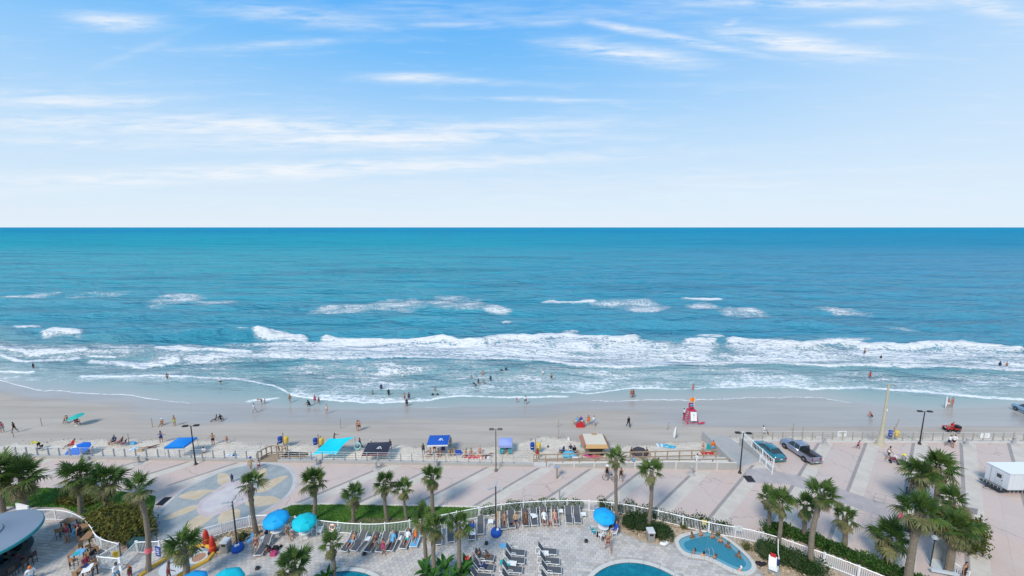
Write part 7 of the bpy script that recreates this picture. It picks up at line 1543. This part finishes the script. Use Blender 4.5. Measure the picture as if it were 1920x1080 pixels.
for (f_, x, y, pose, rz, sk, hr, wear, sc_, lb) in [
 ('s', 1098, 799, 'crouch', 90, 1, 'brown', ((SR, 'sky'),), .8, 'child crouching between the red wagon and the person in orange-red'), ('s', 645, 770, 'walk', 90, 1, 'black', ((BR, 'navy'),), .0, ''),
 ('s', 1213, 853, 'sit', 200, 1, 'black', ((TK, 'navy'), (SR, 'navy')), 1, 'person in navy sitting right of the dark low beach shelter'), ('s', 696, 833, 'walk', 90, 1, 'blond', ((SH, 'white'),), .6, 'small child in white on the sand behind the black tent'),
 ('s', 900, 850, 'sit', 190, 0, 'blond', ((BR, 'pink'), (BK, 'pink')), 1, 'fair person in pink sitting behind the patterned towel'), ('s', 912, 856, 'lie', 95, 2, 'black', ((BR, 'navy'), (BK, 'navy')), 1, 'person in navy lying at the right end of the towel row'),
 ('s', 815, 849, 'stand', 200, 1, 'brown', ((TK, 'white'), (SR, 'red')), .9, 'youngster in white and red under the royal blue canopy'), ('s', 1125, 858, 'chair', 180, 1, 'grey', ((SH, 'tan'), (SR, 'brown')), .0, ''),
 ('d', 500, 1012, 'chair', 90, 1, 'brown', ((SH, 'navy'), (SR, 'sky')), 1.05, 'person in navy seated under the left bright blue umbrella'), ('d', 541, 1010, 'chair', 250, 1, 'blond', ((BR, 'teal'), (BK, 'teal')), 1.05, 'person in teal swimwear right of the left umbrella table'),
 ('d', 921, 1052, 'crouch', 200, 1, 'blond', ((DS, 'sky'),), .0, ''), ('d', 946, 984, 'recline', 180, 1, 'brown', ((BR, 'tan'), (BK, 'tan')), 1, 'person in tan swimwear on the lounger right of the fence lamp'),
 ('d', 986, 981, 'recline', 180, 2, 'black', ((BR, 'brown'), (BK, 'brown')), 1, 'dark-haired sunbather in brown on the lounger with the brown towel'), ('d', 973, 1070, 'recline', 84, 1, 'brown', ((SR, 'teal'),), .0, ''),
 ('d', 165, 1068, 'chair', 240, 1, 'brown', ((SH, 'maroon'), (SR, 'tan')), 1.05, 'person in maroon seated between the two towel-covered high tables'), ('d', 178, 1060, 'stand', 260, 1, 'black', ((SH, 'black'), (SR, 'grey')), 1.0, 'person in black standing at the gate side of the patio tables'),
 ('d', 508, 1036, 'crouch', 150, 2, 'black', ((SH, 'black'), (SR, 'magenta')), .9, 'person in black and pink crouching by the pink float bag')]:
    if lb: person({'s': S, 'd': P}[f_](x, y), pose, rz, lb, sk, hr, wear, sc_, None, dz_=.05 if f_ == 'd' else 0)
# trailer details
t = [o for o in bpy.data.objects if o.name == 'box_trailer'][0]
for i in range(6): mb = MB(); mb.box((.5 + i, -1.03, 1.55), (.03, .015, 1.86)); mb.build('panel_joint', pm('trailer_door', (.55, .57, .60), .5), t)
for z in (.62, 2.48): mb = MB(); mb.box((3.0, -1.04, z), (6.0, .03, .06)); mb.build('edge_trim', GALV, t)
mb = MB(); mb.box((1.9, -1.045, .72), (.3, .02, .08)); mb.build('marker_lamp', CHR, t); mb = MB(); mb.box((-.02, .62, 1.5), (.03, .03, 1.8)); mb.build('corner_trim', GALV, t)
# signs
def sign(p_, rz, w_, h, z, mat, label, post=True, marks=None, mc=BLACK, cat='sign', name='sign'):
    t = thing(name, label, cat, p_, R(rz)); mb = MB(); mb.box((0, 0, z), (w_, .04, h)); mb.build('board', mat, t)
    if post: mb = MB(); mb.cyl((0, .04, 0), (0, .04, z + h / 2), .035, n=6); mb.build('post', GALV, t)
    if marks:
        mb = MB()
        for (x, zz, ww, hh_) in marks: mb.box((x * w_, -.025, z + zz * h), (ww * w_, .008, hh_ * h))
        mb.build('print', mc, t)
LN = [(0, .28, .6, .06), (0, .1, .7, .06), (-.05, -.08, .6, .06), (0, -.26, .5, .06)]
sign(P(1576, 826) + Vector((0, -.1, 0)), 0, 1.2, .75, 1.05, WHITE, 'white notice board on the parking rail between the pickup and the tall tan pole', False, LN, pm('grey_print', (.45, .45, .47), .7)); sign(P(1843, 829) + Vector((0, -.1, 0)), 0, 1.25, .65, 1.0, WHITE, 'white notice board on the sea rail above the trailer', False, LN, pm('grey_print', (.45, .45, .47), .7))
sign(P(1703, 935), -10, .75, .95, .9, pm('navy_sign', (.03, .07, .12), .5), 'dark blue notice on a short post left of the palm cluster', True, LN, pm('sky_print', (.2, .3, .4), .6)); sign(P(299, 1053), -12, .55, .95, 1.0, pm('blue_sign', (.01, .06, .32), .5), 'blue rules notice hanging on the white rail behind the banded palm', False, LN, LOGO)
sign(P(218, 1058) + Vector((0, .1, 0)), 30, .4, .55, .9, pm('yellow_sign', (.60, .42, .04), .5), 'yellow notice on the gate enclosure rail', False, LN, BLACK)
sign(Vector((*P(1320, 974, 1.25)[:2], 0)) + Vector((.0, -.12, 0)), -12, .45, .5, 1.05, pm('amber_sign', (.60, .45, .05), .5), 'round-topped yellow sign on the fence behind the spa pool', False, LN[:2], BLACK); sign(Vector((*P(1384, 987, 1.25)[:2], 0)) + Vector((0, -.12, 0)), -14, .6, .5, 1.15, pm('pale_sign', (.62, .64, .62), .5), 'pale notice on the fence right of the spa pool', False, LN, pm('grey_print', (.45, .45, .47), .7))
sign(P(1812, 1010) + Vector((0, 0, 1.9)), -20, .8, .6, 1.0, pm('grey_sign_back', (.25, .24, .28), .5), 'grey back of a sign above the yellow-green bush', True, None)
t = thing('hose_hoop', 'dark arched hoop on the fence right of the yellow sign', 'hoop', Vector((*P(1345, 981, 1.2)[:2], .6))); mb = MB(); mb.tube([(-.35, 0, -.2), (-.33, 0, .35), (-.15, 0, .62), (.15, 0, .62), (.33, 0, .35), (.35, 0, -.2)], .045, 6); mb.build('hoop', BLACK, t)
t = thing('life_ring', 'white life ring hanging on the fence left of the near lounger row', 'life ring', Vector((*P(624, 987, .9)[:2], .9)) + Vector((0, -.1, 0))); mb = MB(); mb.tube([(.27 * math.cos(a * .5236), 0, .27 * math.sin(a * .5236)) for a in range(13)], .07, 7); mb.build('ring', WHITE, t, True)
for k_ in range(4): a = k_ * 1.5708 + .78; mb = MB(); mb.box((.27 * math.cos(a), 0, .27 * math.sin(a)), (.13, .16, .13)); mb.build('band', pc_('orange'), t)
# barrier
t = thing('crowd_barrier', 'grey metal crowd barrier on the promenade left of the palm cluster', 'barrier', P(1668, 948), R(-24))
mb = MB(); 
for z in (.25, 1.05): mb.cyl((-1.3, 0, z), (1.3, 0, z), .025, n=5)
mb.build('rail', GALV, t); 
for i in range(4): mb = MB(); mb.cyl((-1.3 + i * .867, 0, 0.25), (-1.3 + i * .867, 0, 1.05), .02, n=5); mb.build('bar', GALV, t)
for x in (-1.2, 1.2): mb = MB(); mb.cyl((x, -.3, .02), (x, .3, .02), .025, n=5); mb.cyl((x, 0, .02), (x, 0, .3), .025, n=5); mb.build('foot', GALV, t)
# spa rail, pool lift
t = thing('spa_handrail', 'curved steel handrail at the near edge of the spa pool', 'handrail', P(1330, 1046) + D5)
for x in (-.18, .18): mb = MB(); mb.tube([(x, -.3, 0), (x, -.28, .8), (x, 0, .92), (x, .35, .6), (x, .45, -.1)], .022, 6); mb.build('rail', GALV, t)
t = thing('pool_lift', 'white pool lift chair with red headrest on the rocks right of the spa pool', 'pool lift', P(1450, 1072) + D5, R(-30)); mb = MB(); mb.cyl((.3, .2, 0), (.3, .2, 1.3), .05, n=8); mb.tube([(.3, .2, 1.3), (.2, .1, 1.75), (.12, .3, 2.9)], .035, 6); mb.build('mast', WHITE, t)
mb = MB(); mb.box((-.1, -.2, .45), (.6, .55, .08)); mb.add([(-.4, .05, .5), (.2, .05, .5), (.2, .3, 1.2), (-.4, .3, 1.2), (-.4, .1, .45), (.2, .1, .45), (.2, .35, 1.15), (-.4, .35, 1.15)], [(0, 1, 2, 3), (7, 6, 5, 4), (0, 4, 5, 1), (1, 5, 6, 2), (2, 6, 7, 3), (3, 7, 4, 0)]); mb.build('seat', WHITE, t)
mb = MB(); mb.box((-.1, .3, 1.25), (.4, .15, .25)); mb.build('headrest', pc_('red'), t); mb = MB(); mb.box((.28, .1, .9), (.2, .2, .5)); mb.build('battery_pack', pc_('navy'), t); mb = MB(); mb.box((.05, 0, .08), (.8, .7, .14)); mb.build('base', GALV, t)
for x, y, lb, c_ in [(1245, 1021, 'white boulder-like towel bundle at the deck edge left of the spa pool', 'white'), (1426, 1060, 'dark coiled hose on the rocks by the pool lift', 'black')]:
    t = thing('bundle', lb, 'bundle', P(x, y) + D5); mb = MB()
    for i in range(5): mb.blob((rnd.uniform(-.35, .35), rnd.uniform(-.15, .15), .12), (.22, .16, .14), 8, 5, .15)
    mb.build('heap', pc_(c_), t, True)
# drift line of weed and shell where the dry sand starts, footprints' crumbs
mb = MB(); r = random.Random(8); dxs = [p[0] for p in DRY]; dys = [p[1] for p in DRY]
for i in range(1500):
    x = r.uniform(-40, 1960); y = float(np.interp(x, dxs, dys)) + r.gauss(0, 3.2) + (r.uniform(0, 20) if r.random() < .3 else 0)
    p_ = S(x, y) + Vector((0, 0, .03)); s_ = r.uniform(.03, .10); a = r.uniform(0, 6.28)
    mb.add([p_ + Vector((math.cos(a) * s_, math.sin(a) * s_, 0)), p_ + Vector((-math.sin(a) * s_ * .5, math.cos(a) * s_ * .5, .03)), p_ - Vector((math.cos(a) * s_, math.sin(a) * s_, 0)), p_ + Vector((math.sin(a) * s_ * .5, -math.cos(a) * s_ * .5, 0))], [(0, 1, 2, 3)])
tag(mb.build('seaweed_bits', pm('seaweed', (.10, .075, .05), .9, .4, 4)), 'dark bits of seaweed along the edge of the dry sand', 'seaweed', kind='stuff')
# rocks: each larger stone visible, the gravel joined
mb = MB(); r = random.Random(5); cnt = 0
while cnt < 1500:
    pl = r.choice(bedpolys); xs = [p[0] for p in pl]; ys = [p[1] for p in pl]; x, y = r.uniform(min(xs), max(xs)), r.uniform(min(ys), max(ys))
    if not pip(x, y, pl) or pip(x, y, pol3) : cnt += .1; continue
    cnt += 1; s_ = r.uniform(.04, .12); mb.blob((x, y, .06 + s_ * .3), (s_, s_ * r.uniform(.6, 1), s_ * .6), 5, 3, .2)
m, q, b = newmat('bed_stone'); gi = q.n('ShaderNodeNewGeometry'); q.l(q.ramp(gi.outputs['Random Per Island'], [(0, (.22, .15, .09)), (.5, (.42, .33, .22)), (1, (.60, .52, .40))]), b.inputs['Base Color']); b.inputs['Roughness'].default_value = .9
tag(mb.build('bed_stones', m), 'tan stones of the planting beds around the spa pool and fence', 'stones', kind='stuff')
# water spouts (red)
for x, y, h, lb in [(388, 1022, 1.5, 'red water-play post behind, at the rear of the splash pad'), (400, 1036, 1.6, 'red water-play post in front, right of the rear one at the splash pad')]:
    t = thing('water_play_post', lb, 'water toy', P(x, y) + D5); mb = MB(); mb.lathe([(.26, .1), (.30, .3), (.24, .8), (.20, 1.2), (.1, h)], 10); mb.build('body', pm('toy_red', (.52, .03, .015), .4), t, True); mb = MB(); mb.lathe([(.42, 0), (.42, .08), (.3, .14)], 12); mb.build('base', BLACK, t)
    mb = MB(); mb.lathe([(.27, .55), (.29, .6), (.27, .65)], 10); mb.build('collar', pc_('orange'), t)
# bar with round roof
pr = P(-45, 1014, 3.0); t = thing('round_bar', 'round bar with a flat grey-blue disc roof and teal rim at the lower left corner', 'bar', (pr.x, pr.y, 0)); t.scale = (1.13, 1.13, 1); RF = pm('roof_membrane', (.20, .25, .31), .7, .08, .8); 
mb = MB(); mb.lathe([(.01, 3.42), (1.25, 3.38), (1.32, 3.33), (2.4, 3.2), (3.28, 3.06)], 56); mb.f = mb.f[:-2]; mb.mi = mb.mi[:-2]; mb.build('roof', RF, t, True); mb = MB(); mb.lathe([(3.28, 3.06), (3.34, 3.03), (3.34, 2.80), (3.2, 2.76), (.1, 2.76)], 56); mb.f = mb.f[:-1]; mb.mi = mb.mi[:-1]; mb.build('rim', pm('teal_rim', (.02, .24, .27), .5, .05), t, True)
mb = MB(); mb.tube([(1.28 * math.cos(a * .3142), 1.28 * math.sin(a * .3142), 3.40) for a in range(21)], .035, 5); mb.build('roof_seam', pm('seam_grey', (.18, .2, .23), .7), t)
mb = MB(); mb.lathe([(1.0, 0), (1.0, 2.8), (.9, 2.8)], 20); mb.build('core_wall', pm('bar_navy', (.02, .05, .10), .6), t); mb = MB(); mb.lathe([(2.35, .05), (2.35, 1.05), (2.6, 1.07), (2.6, 1.12), (2.0, 1.12), (2.0, .05)], 40); mb.build('counter', pm('bar_counter', (.05, .06, .07), .35, .2, 5), t)
for i in range(6): a = i * 1.047; mb = MB(); mb.cyl((2.2 * math.cos(a), 2.2 * math.sin(a), 1.1), (2.2 * math.cos(a), 2.2 * math.sin(a), 2.8), .06, n=8); mb.build('post', BLACK, t)
def stool(p_, label, rz=0, mat=DARK, group=None):
    t = thing('bar_stool', label, 'bar stool', p_, R(rz), group); mb = MB(); mb.box((0, 0, .76), (.40, .40, .05)); mb.build('seat', mat, t); mb = MB(); mb.box((0, -.2, .98), (.40, .04, .36)); mb.build('backrest', mat, t)
    lg = MB(); lg.cyl((0, 0, 0), (0, 0, .75), .02, n=5); lm = lg.mesh('leg', BLACK)
    for x in (-.18, .18):
        for y in (-.18, .18): link('leg', lm, t, (x, y, 0))
    mb = MB(); mb.tube([(-.18, -.18, .28), (.18, -.18, .28), (.18, .18, .28), (-.18, .18, .28), (-.18, -.18, .28)], .014, 4); mb.build('footrest', BLACK, t); return t
ord_ = ['topmost', 'second', 'third', 'fourth', 'fifth', 'sixth', 'lowest']
for i in range(7):
    a = R(14 - i * 13); p_ = Vector((pr.x + 3.4 * math.cos(a), pr.y + 3.4 * math.sin(a), .05)); stool(p_, 'dark wicker bar stool at the round bar, %s of the arc' % ord_[i], math.degrees(a) + 90, group='bar stools around the round bar')
def high_table(x, y, rz, label, w_=1.15, d=.7, cloth=None):
    t = thing('high_table', label, 'high table', P(x, y) + D5, R(rz)); mb = MB(); mb.box((0, 0, 1.03), (w_, d, .05)); mb.build('table_top', BROWN, t)
    lg = MB(); lg.box((0, 0, .5), (.06, .06, 1.0)); lm = lg.mesh('leg', BLACK)
    for a in (-w_ * .42, w_ * .42):
        for b_ in (-d * .4, d * .4): link('leg', lm, t, (a, b_, 0))
for x, y, rz, lb in [(132, 995, -6, 'brown high table at the top of the bar patio curve'), (158, 1008, -28, 'brown high table second along the patio railing'), (169, 1023, -72, 'brown high table third along the patio railing, by the bend'), (150, 1055, 20, 'high table covered with pale towels, left of the gate enclosure'), (166, 1085, 18, 'high table with blue and white towels at the bottom of the bar patio')]:
    high_table(x, y, rz, lb)
for x, y, rz, lb in [(114, 1010, 10, 'bar stool left of the person in dark red at the top of the patio'), (122, 1002, 170, 'bar stool under the top high table'), (150, 1040, 90, 'bar stool below the third high table'), (167, 1042, 60, 'bar stool by the railing above the towel table'), (140, 1066, 0, 'bar stool left of the towel table'), (163, 1062, 180, 'bar stool right of the towel table'),
                     (176, 1072, 90, 'bar stool right of the lowest patio table'), (148, 1092, 0, 'bar stool at the bottom edge left of the lowest patio table'), (180, 1050, 200, 'bar stool next to the gate enclosure rail')]:
    stool(P(x, y) + D5, lb, rz, BROWN)
towel(152, 1057, 20, 'sky', 'pale blue towels on the upper towel-covered high table', 1.12, .7, .8); towel(147, 1060, 40, 'teal', 'teal towel next to the pale blue ones on the high table', 1.14, .4, .5); towel(168, 1088, 30, 'white', 'white towel pile on the lowest high table', 1.12, .6, .9); towel(164, 1084, 10, 'navy', 'navy towel on the lowest high table', 1.16, .4, .5)
# shower booth
t = thing('shower_booth', 'white shower booth with an arched front under the right palm cluster', 'booth', P(1765, 1062), R(-12)); PB = pm('pale_blue_white', (.50, .56, .60), .5, .06)
mb = MB()
for i in range(9):
    a0, a1 = math.pi * (1 + i / 9), math.pi * (1 + (i + 1) / 9)
    mb.add([(.75 * math.cos(a0), -.75 * math.sin(a0), 0), (.75 * math.cos(a1), -.75 * math.sin(a1), 0), (.75 * math.cos(a1), -.75 * math.sin(a1), 2.0), (.75 * math.cos(a0), -.75 * math.sin(a0), 2.0)], [(0, 1, 2, 3)])
mb.build('back_wall', pm('booth_grey', (.35, .35, .33), .7, .1), t); mb = MB(); mb.tube([(.78 * math.cos(math.pi * i / 10), .78 * math.sin(math.pi * i / 10), 2.05) for i in range(11)], .06, 6); mb.build('top_rim', CONCL, t); mb = MB(); mb.prism([(.9 * math.cos(i * .349), .9 * math.sin(i * .349)) for i in range(18)], .02, .08); mb.build('floor', PB, t)
mb = MB(); mb.box((-.2, -1.1, .35), (2.6, .22, .2), R(-4)); mb.build('step', PB, t); mb = MB(); mb.cyl((-.95, -.2, 0), (-.95, -.2, 2.7), .04, n=6); mb.build('post', BLACK, t); mb = MB(); mb.box((-.95, -.2, 2.8), (.35, .3, .22), 0, .8); mb.build('lantern', PB, t)
# conduct: blue-green machine behind the gate
t = thing('equipment_box', 'dark equipment box with a black hooped rail beyond the white gate rails', 'equipment box', P(262, 1028)); mb = MB(); mb.box((0, 0, .45), (1.5, .7, .9)); mb.build('body', pm('dark_teal_box', (.03, .08, .09), .6), t); mb = MB(); mb.tube([(.2, .5, 0), (.2, .5, 1.4), (1.1, .6, 1.5), (1.1, .6, 0)], .035, 6); mb.build('rail', BLACK, t)
print('objects', len(bpy.data.objects))
